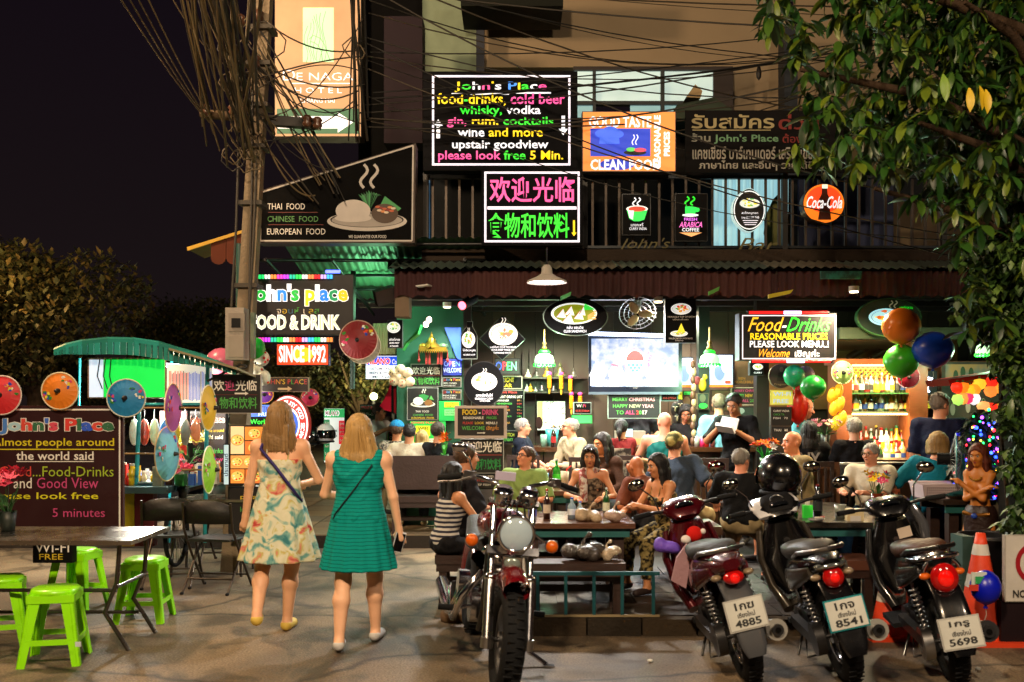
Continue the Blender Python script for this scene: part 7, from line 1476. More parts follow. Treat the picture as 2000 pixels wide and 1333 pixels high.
# fruit lights on red parasol rod at right
FLc=['ff2810','ff7818','ffb020','ff9020','ffc030','ff2818','ff8838','ffa030','a8e060','ff9040','ff3060','f0f0ff','ffa860','ff3020','ffb828','ff7020']
FLp=[(1870,757),(1881,757),(1894,762),(1903,760),(1913,750),(1938,745),(1935,764),(1952,757),(1872,780),(1881,778),(1891,777),(1902,779),(1921,794),(1936,797),(1962,790),(1976,772)]
for i,((px,py),hh) in enumerate(zip(FLp,FLc)):
    c=at(px,py,8.9); t=T('fruit_light',['bright','small','glowing','round'][i%4]+' '+['red','orange','amber','orange','yellow','scarlet','orange','amber','green','orange','pink','white','peach','red','amber','orange'][i]+' fruit lamp on the string before the painting','string light',c,group='fruit shaped string lights'); g=G(t); g.lathe((0,0,0),[(0,-.060),(.042,-.04),(.058,.0),(.044,.036),(.0,.046)],E_(hh,2.2),12); g.out('shell'); g=G(t); g.cyl((0,0,.045),(0,0,.065),.009,K('1c5a2a',.5),n=6); g.out('socket')
g=G(); g.tube([at(x,y,8.92) for x,y in((1865,745),(1880,748),(1905,742),(1925,738),(1950,740),(1980,760))],.004,K('1c4a24',.6),5); single(g,'light_wire','green wire carrying the fruit lamps','cable')
g=G(); g.prism([at(x,y,8.95) for x,y in((1852,742),(1990,722),(1995,736),(1930,748),(1856,754))],(0,.5,0),K('6a1210',.7)); single(g,'red_awning_strip','dark red fabric strip above the fruit lamps','awning')
# christmas tree
ct=T('christmas_tree','dark christmas tree covered in blue, green and red lights at the right bar','christmas tree',at(1915,985,8.6),w=1)
g=ct.g(); g.cyl(at(1915,985,8.6),at(1915,800,8.6),.03,BK); g.out('trunk')
def ctp(r):
    t=r.random()**.7; py=800+165*t; w=18+62*t; return at(1918+r.uniform(-w,w),py,8.6+r.uniform(-.25,.25)*(.3+t))
scatter('branches','','',ctp,[K('0c2418',.6),K('123020',.6)],.10,.02,2200,9,'stuff',ct)
r_=random.Random(8)
for i in range(190):
    p=ctp(r_); p.y=min(p.y,8.5)-.05; g=ct.g(); g.ell(p,r_.choice([.009,.011,.015]),E_(r_.choice(['2040ff','2040ff','3050ff','20ff60','20ff60','ff2030','a040ff','ffc040']),7),6,4); g.out('bulb')
# painting
S=Sign('painting','wide landscape painting of birds and water in a wooden frame on the right wall',10.95,(1838,706,1998,832),frame=K('5a3418',.5,kind='wood'),face=K('4a4438',.6,h2='2e3028',ns=3),thick=.05)
S.rect(1846,712,1992,742,K('a88858',.6,h2='6a7a78',ns=4),1)
for i,(a,b) in enumerate(((1866,735),(1880,728),(1896,730),(1872,765),(1905,770),(1890,795),(1860,800),(1920,790))): S.ell(a,b,5,12,K(['2c4a30','3a5a3a','a8a090'][0 if i<3 else 2],.6),2,12)
S.done()
S=Sign('striped_poster','poster with tiger and palm drawing low on the right wall',10.9,(1795,832,1850,905),frame=K('3a2c1c'),face=K('6a5a40',.6,h2='3a3a2c',ns=6),thick=.02); S.done()
# ================================================================ BOTTLE CABINET
BCY=10.6
bc=T('bottle_cabinet','lit wooden back bar cabinet with glass shelves','cabinet',at(1710,905,BCY),w=1); WC=K('7a3f1c',.4,kind='wood')
for a,b in((1634,1646),(1776,1790)): g=bc.g(); g.b2(at(a,915,BCY),at(b,712,BCY+.3),WC); g.out('side_panel')
g=bc.g(); g.b2(at(1634,915,BCY+.3),at(1790,712,BCY+.33),K('4a3418',.4,.1)); g.out('back_panel')
g=bc.g(); g.b2(at(1630,712,BCY-.03),at(1794,704,BCY+.33),WC); g.out('cornice')
for py in(768,804,908): g=bc.g(); g.b2(at(1646,py+2,BCY+.01),at(1776,py,BCY+.29),K('4a7a48',.1,coat=1)); g.out('shelf')
g=bc.g(); 
for i in range(13):
    for j in range(2): g.torus(at(1652+i*9.6,724+j*10,BCY+.26),.022,.006,K('d8a030',.3,.6),'Y',10,4)
g.out('gilt_lattice')
g=bc.g(); g.cyl(at(1650,713.5,BCY+.1),at(1772,713.5,BCY+.1),.012,E_('ffc860',14)); g.out('tube_lamp')
lamp('AREA',at(1711,716,BCY+.08)-bc.o.location,20,(1,.74,.34),bc,.7,(0,0,0)); g=bc.g(); g.ell(at(1746,727,BCY-.02),.03,E_('ffe8a0',25)); g.out('bulb'); lamp('POINT',at(1746,730,BCY-.08)-bc.o.location,9,(1,.8,.4),bc,.05)
LIQ=['5a2408','8a5410','c08818','2a4a18','14301a','7a1410','d8d0b8','a8b0a8','1c120c','b09a60']; LAB=['d8d0b8','c8b890','e0e0d8','d8a820','a82018','204080','202020']
prot={}
def bottle(px,py,Y,h,seed,row,i):
    r=random.Random(seed); ty=r.randint(0,3); w=h*[.15,.17,.2,.13][ty]; lq=r.choice(LIQ); lb=r.choice(LAB); cp=r.choice(['a88a28','b8b8b8','8a1414','14141a','28603a'])
    t=T('bottle','%s bottle with %s label, %s on the %s of the cabinet'%({'5a':'brown','8a':'amber','c0':'golden','2a':'olive','14':'dark green','7a':'red','d8':'milky','a8':'clear','1c':'black','b0':'pale'}[lq[:2]],{'d8d0b8':'cream','c8b890':'tan','e0e0d8':'white','d8a820':'yellow','a82018':'red','204080':'blue','202020':'black'}[lb],ORD[i],row),'bottle',at(px,py,Y),group='bottles in the lit cabinet')
    g=G(t); pr=[[(0,0),(w,0),(w,.60*h),(w*.8,.68*h),(w*.36,.76*h),(w*.30,.93*h),(0,.93*h)],[(0,0),(w*.9,0),(w,.3*h),(w*.9,.55*h),(w*.35,.72*h),(w*.3,.93*h),(0,.93*h)],[(0,0),(w,0),(w*1.02,.1*h),(w,.5*h),(w*.5,.64*h),(w*.3,.7*h),(w*.3,.93*h),(0,.93*h)],[(0,0),(w,0),(w,.5*h),(w*.45,.7*h),(w*.4,.93*h),(0,.93*h)]][ty]
    g.lathe((0,0,0),pr,K(lq,.08,coat=.8,nv=.2),12); g.out('glass'); g=G(t); g.lathe((0,0,0),[(w*1.03,.14*h),(w*1.03,.44*h)],K(lb,.6,nv=.25,ns=40),12); g.out('label'); g=G(t); g.cyl((0,0,.90*h),(0,0,h),w*.36,K(cp,.3,.3),n=8); g.out('cap')
    return t
ORD_=['first','second','third','fourth','fifth','sixth','seventh','eighth','ninth','tenth','eleventh','twelfth','thirteenth','fourteenth','fifteenth']
sd_=0
for row,(py,x0,x1,n,hh) in {'top shelf back row':(767,1652,1772,13,.20),'middle shelf':(803.5,1650,1770,13,.185),'lowest shelf front row':(906,1656,1772,12,.26)}.items():
    for i in range(n): sd_+=1; bottle(x0+(x1-x0)*i/(n-1)+random.uniform(-1,1),py,BCY+.12 if row[0]!='t' else BCY+.12,hh*random.uniform(.9,1.12),sd_,row,i)
for i in range(11): sd_+=1; bottle(1661+i*10,884,BCY+.22,.27*random.uniform(.9,1.1),sd_,'lower back row',i)
g=G(); g.b2(at(1648,907,BCY+.16),at(1774,884,BCY+.29),K('5a3a1c',.4,kind='wood')); single(g,'bottle_step','raised wooden step carrying the lower back row of bottles','shelf')
g=bc.g(); g.cyl(at(1650,809,BCY+.03),at(1772,809,BCY+.03),.009,E_('ffd890',10)); g.out('tube_lamp'); lamp('AREA',at(1711,811,BCY+.0)-bc.o.location,20,(1,.8,.5),bc,.7,(R(15),0,0))  # tube and area light added to brighten the lower shelf bottles
# ================================================================ BARS, SHELVES
BAR=T('bar_counter','long dark wooden bar counter under the televisions','bar counter',(1.6,11.4,.12),w=1); BARM=K('2c1a10',.35,kind='wood',coat=.3)
g=BAR.g(); g.b2((X_(1000,11.4),11.35,1.08),(X_(1480,11.4),11.85,1.13),K('4a2c1a',.25,kind='wood',coat=.5)); g.out('top')
x=X_(1004,11.4)
while x<X_(1476,11.4): g=BAR.g(); g.b2((x+.004,11.42,.12),(x+.33,11.46,1.08),BARM); g.b2((x+.04,11.41,.25),(x+.30,11.425,.95),K('38200f',.35,kind='wood')); g.out('front_panel'); x+=.34
g=BAR.g(); g.b2((X_(1000,11.4),11.46,.12),(X_(1476,11.4),11.8,1.07),MBLK); g.out('carcass')
RB=T('bar_counter','dark bar counter with steel edge in front of the bottle cabinet','bar counter',(3.3,9.95,.12),w=1)
g=RB.g(); g.b2((X_(1500,10),9.95,1.03),(X_(1800,10),10.35,1.07),K('3a2418',.3,kind='wood',coat=.4)); g.out('top')
x=X_(1502,10)
while x<X_(1796,10)-.1: g=RB.g(); g.b2((x+.004,10.02,.12),(x+.3,10.05,1.03),BARM); g.out('front_panel'); x+=.305
g=RB.g(); g.cyl(at(1500,905,9.93),at(1800,905,9.93),.012,STEEL); g.out('edge_rail')
# shelves with figurines near mirror
SH=T('wall_shelf','dark two tier wall shelf with small golden figures and garlands','shelf',at(1090,770,12.75),w=1)
for py,a,b in((738,1018,1145),(766,1018,1140)): g=SH.g(); g.b2(at(a,py+2,12.7),at(b,py,12.98),WOODD); g.out('board')
g=SH.g(); g.b2(at(1020,770,12.95),at(1024,690,12.98),WOODD); g.b2(at(1034,768,12.95),at(1038,686,12.98),WOODD); g.out('upright')
GLD=K('b88a30',.3,.8)
for i,(px,py,h,mt) in enumerate(((1031,737,.11,'c8b8a0'),(1048,737,.12,'3a3a34'),(1068,737,.14,'b88a30'),(1094,737,.20,'5a5a3a'),(1120,737,.12,'4a4a40'),(1029,765,.10,'c8b8b0'),(1036,765,.11,'d89018'),(1058,765,.14,'1c1c1c'),(1081,765,.12,'242420'),(1046,765,.06,'9a9a98'))):
    t=T('figurine','%s small seated figure, %s on the %s shelf tier'%(['pale','dark','golden','bronze','grey','white','orange gold','black','dusky','silver'][i],['first','second','third','fourth','fifth','first','second','third','fourth','fifth'][i],'upper' if i<5 else 'lower'),'figurine',at(px,py,12.8),group='figures on the wall shelf'); m=K(mt,.35,.4 if i in(2,3,6) else 0)
    g=G(t); g.lathe((0,0,0),[(0,0),(h*.42,0),(h*.42,h*.1),(h*.36,h*.22),(h*.2,h*.34),(h*.22,h*.55),(h*.08,h*.66)],m,12,sy=.7); g.ell((0,0,h*.76),(h*.12,h*.11,h*.14),m,10,8); g.lathe((0,0,h*.86),[(h*.06,0),(h*.02,h*.1),(0,h*.16)],m,8); g.out('figure')
for i,(px,y0,y1) in enumerate(((1073,728,760),(1096,728,762),(1114,735,765),(1116,768,800),(1133,768,800))):
    t=T('garland','orange flower garland with pink bow, '+['first','second','third','fourth','fifth'][i]+' along the shelf','garland',at(px,y0,12.65),w=1,group='flower garlands'); g=t.g()
    for k in range(7): g.ell(at(px,y0+8+(y1-y0-8)*k/7,12.65),(.028,.028,.02),K('d87a14',.8,em=.1),8,6)
    g.out('flower_string'); g=t.g(); g.ell(at(px,y0+2,12.65),(.03,.02,.025),K('e0408a',.7)); g.ell(at(px,y1+3,12.65),(.012,.012,.05),K('c89028',.8)); g.out('bow')
S=Sign('kitchen_window','bright serving window with hanging utensils and plates behind the bar guests',12.85,(1048,783,1105,842),frame=K('14100e'),face=E_('d0d8c8',.8),thick=.03)
rr=random.Random(3)
S.rect(1050,785,1060,832,E_('d8d060',.8),1)
for i in range(34): a,b=rr.uniform(1062,1102),rr.uniform(787,838); S.line([(a,b),(a+rr.uniform(-9,9),b+rr.uniform(-7,7))],1.4,K(rr.choice(['2a2a2c','8a8a88','c8c8c4','3a3a3a','6a5a4a']),.3,.5),2+i%3)
S.ell(1053,826,7,12,K('3a2020',.7),6); S.done()
# shrine like spirit stage upper left of the green wall
t=T('spirit_house','small gilded red and gold spirit house on the green wall','spirit house',at(845,712,12.0),w=1)
RG=K('8a1a18',.5); g=t.g(); g.b2(at(818,684,11.85),at(874,680,12.05),GLD); g.out('cornice')
for i in range(14): g=t.g(); x=819+i*4; g.prism([at(x,684,11.84),at(x+3.6,684,11.84),at(x+1.8,690,11.84)],(0,.02,0),GLD); g.out('fringe_tooth')
for px in(833,839,856,862): g=t.g(); g.b2(at(px-2.4,712,11.9),at(px+2.4,688,11.95),RG); g.out('column')
g=t.g(); g.lathe(at(843,680,11.95),[(.12,0),(.09,.04),(.05,.07),(.05,.10),(.02,.14),(.0,.2)],GLD,10); g.ell(at(826,677,11.95),(.05,.03,.04),GLD); g.ell(at(866,677,11.95),(.06,.03,.04),K('4a5a40',.4)); g.out('roof_finial')
for px in(818,874): g=t.g(); g.cyl(at(px,684,11.86),at(px,703,11.86),.008,RG,n=6); g.ell(at(px,704,11.86),(.018,.018,.03),RG); g.out('tassel')
# clothes rack behind ball bunch
t=T('clothes_rack','rack of hanging red white and black shirts beside the green wall','clothes rack',at(778,800,12.8),w=1)
for i,hh in enumerate(('14141a','a01828','14141a','d0ccc8','a01c30','18181c','c02038')):
    x=764+i*5; g=t.g(); g.prism([at(x,752,12.7+i*.02),at(x+4.4,752,12.7+i*.02),at(x+4.4,810,12.7+i*.02),at(x,806,12.7+i*.02)],(0,.06,0),K(hh,.8,bump=.3)); g.out('shirt')
g=t.g(); g.cyl(at(758,750,12.75),at(803,750,12.75),.012,STEEL); g.cyl(at(800,900,12.75),at(800,690,12.75),.02,BLK); g.out('rail')
g=G(); g.prism([at(x,y,11.4) for x,y in((783,678),(806,655),(822,634),(816,652),(796,668),(786,684))],(0,.25,0),K('0c7a2a',.5)); single(g,'green_awning','small bright green folded awning above the dotted balls','awning')
S=Sign('backlit_sign','tall black backlit sign with noodle bowl seen left of the green folded awning',11.2,(757,625,786,680),frame=K('1a1a1c')); S.dish(769,640,13,11,['d8d830','e8e8d8','58a048'],em=1.8,seed=14,steam=0); S.text([('ผัดไทย',Wt)],761,661,781,666,bold=0); S.text([('SEVEN FIRST',Wt)],761,669,780,672,bold=0); S.text([('IN THAILAND',Wt)],762,675,778,678,bold=0); S.done()
g=G(); 
for i in range(14): g.b2(at(728+i*3.2,690,12.2),at(730+i*3.2,628,12.22),K(['8a7c62','5a5040'][i%2],.7))
g=G(); corr(g,X_(728,12.2),X_(772,12.2),12.2,Z_(632,12.2),12.22,Z_(692,12.2),K('8a7c62',.7),8,.01,0,1); single(g,'corrugated_sheet','beige corrugated sheet standing above the tailor sign','sheet')
g=G(); c=at(752,578,10.4); g.box(c,(.22,.1,.16),K('3a3c40',.15,.6),rot=(R(20),R(-18),R(20))); single(g,'floodlight','tilted dark floodlight below the steel canopy','floodlight')
# ceiling fan blades top-left of interior
t=T('ceiling_fan','pale ceiling fan beneath the awning left of the spotlight','fan',at(860,575,10.9)); g=G(t); g.cyl((0,0,0),(0,0,.09),.07,WHITEP,n=16); g.out('motor')
for k in range(3): a=k*2.1+.3; g=G(t); g.box((math.cos(a)*.38,math.sin(a)*.38,.02),(.6,.13,.012),WHITEP,rot=(0.1,0,a)); g.out('blade')
# wall fan
t=T('wall_fan','round wire caged wall fan between the oval sandwich sign and the hanging board','fan',at(1245,612,10.9)); Mt=Matrix.Rotation(R(-55),3,'X')
for rr_ in(.20,.15,.10,.05):
    g=G(t); g.torus((0,0,0),rr_,.004,STEEL,'Z',28,4,rot=Mt); g.out('cage_ring')
g=G(t); 
for i in range(24): a=2*PI*i/24; g.cyl(Mt@Vector((math.cos(a)*.05,math.sin(a)*.05,.03)),Mt@Vector((math.cos(a)*.21,math.sin(a)*.21,0)),.0018,STEEL,n=4,cap=0)
g.out('cage_wires')
for k in range(3): a=k*2.09; g=G(t); g.ell(Mt@Vector((math.cos(a)*.09,math.sin(a)*.09,-.02)),(.085,.05,.008),K('a08a6a',.4,.3),12,6,rot=Mt@Matrix.Rotation(a,3,'Z')); g.out('blade')
g=G(t); g.cyl((0,.04,.02),(.03,.1,.32),.035,K('8a9a80',.5),rb=.05,n=12); g.ell((0,.03,0),.05,MBLK); g.out('motor')
# small lights/hooks under fringe
for i,(px,py) in enumerate(((1095,587),(1502,583),(1385,577))):
    g=G(); c=at(px,py,10.2); g.prism([c,c+Vector((.1+.12*(i==1),0,.05)),c+Vector((.11+.14*(i==1),0,.09)),c+Vector((.0,0,.04))],(0,.05,0),K(['1c8a3a','b8a820','4a8a30'][i],.5)); single(g,'fringe_clip',['small green','long yellow','tiny lime'][i]+' plastic clip under the awning fringe','clip')
g=G(); g.prism([at(x,y,10.2) for x,y in((1603,530),(1684,530),(1682,545),(1604,545))],(0,.03,0),K('1c6a60',.6,h2='0c3a34',ns=14)); single(g,'cloth_strip','teal cloth strip tied on the awning fringe','cloth')
# curtain glow on balcony
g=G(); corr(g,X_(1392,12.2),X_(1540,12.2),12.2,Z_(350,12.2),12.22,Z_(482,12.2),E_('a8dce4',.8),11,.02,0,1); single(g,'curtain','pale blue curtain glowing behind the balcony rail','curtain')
g=G(); g.lathe(at(1518,482,11.6),[(.12,0),(.16,.15),(.14,.35),(.05,.55),(0,.6)],K('6a6a3c',.7),14,sy=.7); single(g,'wrapped_bundle','olive wrapped bundle standing behind the balcony rail','bundle')
g=G(); g.b2(at(945,470,11.6),at(962,420,11.8),K('1c6a34',.6)); single(g,'green_bin','small green container behind the balcony rail','container')
g=G(); g.b2(at(833,470,11.3),at(843,360,11.5),K('1a5a9a',.6)); single(g,'blue_tube','blue rolled tarp at the left end of the balcony','tarp')
# dark roof shapes and cable trays right of good taste sign
g=G(); g.prism([at(x,y,11.5) for x,y in((1322,205),(1395,190),(1430,215),(1430,232),(1322,232))],(0,.8,0),K('3a4438',.7)); single(g,'tile_roof_edge','small greenish roof edge rising behind the orange sign','roof edge')
g=G(); g.prism([at(x,y,12.2) for x,y in((1340,190),(1358,165),(1372,178),(1368,192))],(0,.3,0),K('a8906a',.7)); single(g,'rooftop_ornament','pale gable ornament before the lit window','ornament')
g=G(); g.lathe(at(1482,158,12.6),[(0,0),(.03,.04),(.035,.1),(.02,.18),(0,.2)],K('14100e',.6),8); single(g,'wall_ornament','small dark ornament on the beige upper wall','ornament')
g=G(); g.b2(at(1665,335,10.9),at(1750,278,11.3),K('5a5038',.7)); single(g,'air_conditioner','beige air conditioner box behind the leaves','air conditioner')
# ================================================================ FURNITURE
def stool(label,x,y,rz=0):
    GS=K('96f00c',.3,nv=.05,coat=.2); t=T('plastic_stool',label,'stool',(x,y,0),rz=R(rz),group='lime green plastic stools'); h=.47
    g=G(t); n=28; pr=[(0,h),(.135,h),(.15,h-.006),(.158,h-.03),(.15,h-.035)]; 
    vs=[];
    for r,z in pr:
        for i in range(n):
            a=2*PI*i/n; k=1/max(abs(math.cos(a)),abs(math.sin(a)))**.35; vs.append((math.cos(a)*r*k*.93,math.sin(a)*r*k*.93,z))
    g.add(vs,[(j*n+i,j*n+(i+1)%n,(j+1)*n+(i+1)%n,(j+1)*n+i) for j in range(len(pr)-1) for i in range(n)],GS,1); g.out('seat')
    for sx in(1,-1):
        for sy in(1,-1):
            g=G(t); a=Vector((sx*.125,sy*.125,h-.02)); b=Vector((sx*.185,sy*.185,0))
            # L profile leg
            for q in(0,1):
                d=Vector((-sx,0,0)) if q else Vector((0,-sy,0)); o=Vector((0,sy,0)) if q else Vector((sx,0,0))
                vs=[a,a+d*.075,b+d*.048,b]; vs=[Vector(v) for v in vs]; g.prism(vs,-o*.010,GS)
            g.cyl(a+Vector((-sx*.012,-sy*.012,0)),b+Vector((-sx*.012,-sy*.012,0)),.016,GS,n=8); g.out('leg')
    for k in range(4):
        a=k*PI/2; g=G(t); c=Vector((math.cos(a)*.160,math.sin(a)*.160,.15)); g.box(c,(.008,.31,.035),GS,rot=(0,0,a)); g.out('stretcher')
    for k in range(4):
        a=k*PI/2; g=G(t); c=Vector((math.cos(a)*.137,math.sin(a)*.137,h-.055)); g.box(c,(.008,.27,.05),GS,rot=(0,0,a)); g.out('apron')
stool('lime green plastic stool with a white sticker in front of the steel table',X_(108,6.35),6.35,12)
stool('lime green plastic stool standing alone at the right end of the steel table',X_(278,7.5),7.55,4)
stool('lime green plastic stool half hidden behind the steel table leg',X_(140,7.9),8.0,-8)
stool('lime green plastic stool cut by the left frame edge',X_(-5,6.7),6.75,20)
g=G(); g.box((X_(152,6.13),6.135,.155),(.035,.004,.03),K('c8d0d8',.5)); single(g,'sticker','small white sticker on the stool in front','sticker')
# steel table
t=T('steel_table','shiny stainless steel folding table at the lower left','table',(X_(60,6.9),6.9,0),w=1); SS=K('b4aea6',.27,1,nv=.1,bump=.03)
x0,x1=-4.1,X_(252,6.45)+.0; x1=-2.48
g=t.g(); g.b2((x0,6.48,.715),(x1,7.22,.745),SS); g.out('tabletop'); 
LG=K('5a5450',.3,.9)
for (xa,xb) in ((x1-.12,x1-.55),(x0+.2,x0+.6)):
    for y in(6.6,7.1):
        g=t.g(); g.tube([(xa,y,.71),(xa-.02,y,.45),(xa-.1 if xa>-3 else xa+.1,y,.25),(xa+.06,y,.0)],.016,LG,8); g.out('leg')
    g=t.g(); g.tube([(xa-.02,6.6,.42),(xa-.02,7.1,.42)],.012,LG,8); g.out('brace')
g=t.g(); g.tube([(x1-.14,6.6,.40),(x0+.22,6.6,.40)],.013,LG,8); g.out('brace'); g=t.g(); g.tube([(x1-.18,7.1,.15),(x0+.25,7.1,.15)],.013,LG,8); g.out('brace')
# folding chairs
def fchair(label,x,y,rz=0,pale=0):
    m=K('15120f',.55,bump=.15) if not pale else K('5a5650',.6); fr=K('4a4038',.35,.7); t=T('folding_chair',label,'folding chair',(x,y,0),rz=R(rz),group='folding chairs by the stall')
    g=G(t); g.loft([((0,.20,.45),.20,.012),((0,.0,.45),.215,.018),((0,-.2,.455),.20,.012)],m,16,4); g.out('seat')
    # backrest faces -Y (towards road)
    vs=[];n=12
    for i in range(n+1):
        a=-1+2*i/n; z=.80-.055*abs(a)**3; yy=-.235+.05*a*a
        vs+=[(a*.215,yy,.60),(a*.215,yy-.02,z),(a*.215,yy+.02,.60),(a*.215,yy,z)]
    fs=[]
    for i in range(n):
        b=i*4; fs+=[(b,b+4,b+5,b+1),(b+2,b+3,b+7,b+6),(b+1,b+5,b+7,b+3),(b,b+2,b+6,b+4)]
    g=G(t); g.add(vs,fs,m,1); g.out('backrest')
    for sg in(1,-1):
        g=G(t); g.tube([(sg*.215,-.22,.78),(sg*.22,-.19,.55),(sg*.225,-.02,.30),(sg*.225,.22,.0)],.012,fr,8); g.out('leg'); g=G(t); g.tube([(sg*.205,.16,.44),(sg*.205,-.02,.26),(sg*.205,-.26,.0)],.012,fr,8); g.out('leg')
        g=G(t); g.ell((sg*.225,.22,.01),(.018,.02,.014),RUB,8,6); g.ell((sg*.205,-.26,.01),(.018,.02,.014),RUB,8,6); g.out('foot_cap')
    g=G(t); g.tube([(-.225,.12,.12),(.225,.12,.12)],.009,fr,6); g.tube([(-.205,-.16,.12),(.205,-.16,.12)],.009,fr,6); g.out('crossbar')
fchair('black folding chair left of its pair behind the steel table',X_(337,9.0),9.0,6); fchair('black folding chair right of its pair beside the floral dress',X_(425,8.75),8.75,-8)
fchair('grey folding chair facing the road across the small table',X_(440,10.1),10.2,180,1)
t=T('small_table','small square steel topped table with flower pot by the folding chairs','table',(X_(410,9.5),9.6,0)); g=G(t); g.box((0,0,.72),(.75,.55,.025),K('8a8270',.25,.6)); g.out('tabletop')
for sx in(1,-1):
    for sy in(1,-1): g=G(t); g.cyl((sx*.3,sy*.2,.71),(sx*.33,sy*.22,0),.014,LG,n=8); g.out('leg')
# flowers
def flowers(label,p,pot,cols,n,h,r,seed,big=.035,green='2c5a24',potr=.05,poth=.1):
    rr=random.Random(seed); t=T('flower_pot',label,'flowers',p); g=G(t); g.lathe((0,0,0),[(0,0),(potr*.75,0),(potr,poth),(potr*.85,poth),(potr*.8,poth*.9),(0,poth*.9)],pot,16); g.out('pot')
    for i in range(n//2+5):
        a=rr.random()*6.28; g=G(t); q=rr.uniform(.4,1.)*r*1.2; z=poth+h*.6*rr.random(); M=Matrix.Rotation(a,4,'Z'); b=[(0,0,poth*.8),(.014,q*.5,z*.9),(0,q,z),(-.014,q*.5,z*.9)]; g.add([M@Vector(v) for v in b],[(0,1,2,3)],K(green,.5),1); g.out('leaf')
    for i in range(n):
        a=rr.random()*6.28; q=rr.random()**.5*r; c=Vector((math.cos(a)*q,math.sin(a)*q,poth+h*(.55+.45*rr.random())+.02)); m=K(rr.choice(cols),.7,nv=.1); g=G(t)
        dn=(c-Vector((0,0,poth))).normalized(); u,w=orth(dn)
        for k in range(6): b=k*1.047+a; d=u*math.cos(b)+w*math.sin(b); e=u*math.cos(b+1.57)+w*math.sin(b+1.57); g.add([c,c+d*big*.6+e*big*.28+dn*big*.3,c+d*big*1.15+dn*big*.55,c+d*big*.6-e*big*.28+dn*big*.3],[(0,1,2,3)],m,1)
        g.out('flower')
    g=G(t)
    for i in range(6): a=i; g.cyl((0,0,poth*.5),(math.cos(a)*r*.6,math.sin(a)*r*.6,poth+h*.7),.003,K(green,.6),n=4)
    g.out('stem')
flowers('pink lily bunch in a dark pot on the left end of the steel table',Vector((X_(8,6.9),6.95,.747)),K('1c2620',.5),['e0607a','e88a9a','d84a68'],20,.26,.13,1,.055,potr=.06,poth=.14)
flowers('pink flowers in a small black pot on the small table',Vector((X_(357,9.5),9.5,.733)),K('14120f',.6),['e04a68','e87a8a','d83a58'],18,.2,.12,2,.045)
flowers('yellow white flower bunch above the pink flowers in the stall',at(368,925,9.75),K('2a3a20',.6),['e8d868','e0e0a0','d8c838'],22,.24,.2,3,.06)
flowers('bright orange pink and yellow flowers in a brown vase on the right front table',at(1713,1003,7.9),K('5a2410',.2,coat=.6),['e85a18','e8c818','d82a6a','2a7ac0','e8c818'],22,.14,.10,4,.035,potr=.045,poth=.16)
flowers('orange flower with big green leaves beside the dark haired guest',at(868,905,11.3),K('1c3a20',.3),['e87818','c8401c'],6,.2,.06,5,.06,green='3a9a28')
flowers('multicoloured pink orange and green flower bunch beside the tan shirt man',at(1494,915,9.3),K('2a6a28',.3),['e83a18','d8208a','e8e0e0','f07818'],18,.14,.12,6,.04,green='28b838')
flowers('pale pink flower bunch on the right bar',at(1612,868,10.1),K('3a3a34',.4),['c87a8a','d8c8a8','b86a7a'],24,.12,.16,7,.03)
# benches, tables
LEATH=K('2e1c16',.5,bump=.15)
def bench(label,x0,x1,y0,y1,z,fl=0,back=0,lm=WOODD,sm=LEATH,nm='bench'):
    t=T(nm,label,'bench',((x0+x1)/2,(y0+y1)/2,fl),w=1)
    g=t.g(); g.b2((x0,y0,z-.07),(x1,y1,z),sm); g.out('seat'); g=t.g(); g.b2((x0+.01,y0+.012,z-.13),(x1-.01,y1-.012,z-.072),lm); g.out('seat_frame')
    for x in(x0+.03,x1-.09):
        for y in(y0+.02,y1-.08): g=t.g(); g.b2((x,y,fl),(x+.06,y+.06,z-.132),lm); g.out('leg')
    g=t.g(); g.b2((x0+.09,y1-.07,fl+.12),(x1-.09,y1-.04,fl+.17),lm); g.out('stretcher')
    if back: 
        yb=y0-.03 if back<0 else y1; g=t.g(); g.b2((x0,yb,z+.08),(x1,yb+.03,z+abs(back)),sm); g.out('backrest')
        for x in(x0+.02,x1-.08): g=t.g(); g.b2((x,yb+.032,fl),(x+.06,yb+.08,z+abs(back)-.02),lm); g.out('post')
    return t
bench('low dark padded bench in front of the first table behind the teal rail',X_(1030,7.15),X_(1222,7.15),7.13,7.46,.49,.12)
bench('dark brown bench at left carrying the striped top woman',X_(852,8.1),X_(990,8.1),7.95,8.5,.42,0)
bench('long brown bench with high back facing away at the rear left',X_(762,11.25),X_(936,11.25),11.25,11.62,.58,.15,back=-.46)
bench('brown padded bench under the right front table near the scooter',X_(1560,7.2),X_(1715,7.2),7.2,7.55,.50,.12,sm=K('5a3424',.5))
bench('dark bench between the leaning capped man and the black shirt man',X_(1322,8.7),X_(1402,8.7),8.5,9.1,.58,.12,sm=K('4a3020',.5))
bench('high backed brown settle between the tan shirt man and the cream shirt man',X_(1592,9.4),X_(1676,9.4),9.3,9.7,.58,.12,back=.48,sm=K('5a3820',.5))
bench('dark bench along the far side of the first table',X_(1000,8.9),X_(1230,8.9),8.75,9.1,.56,.12)
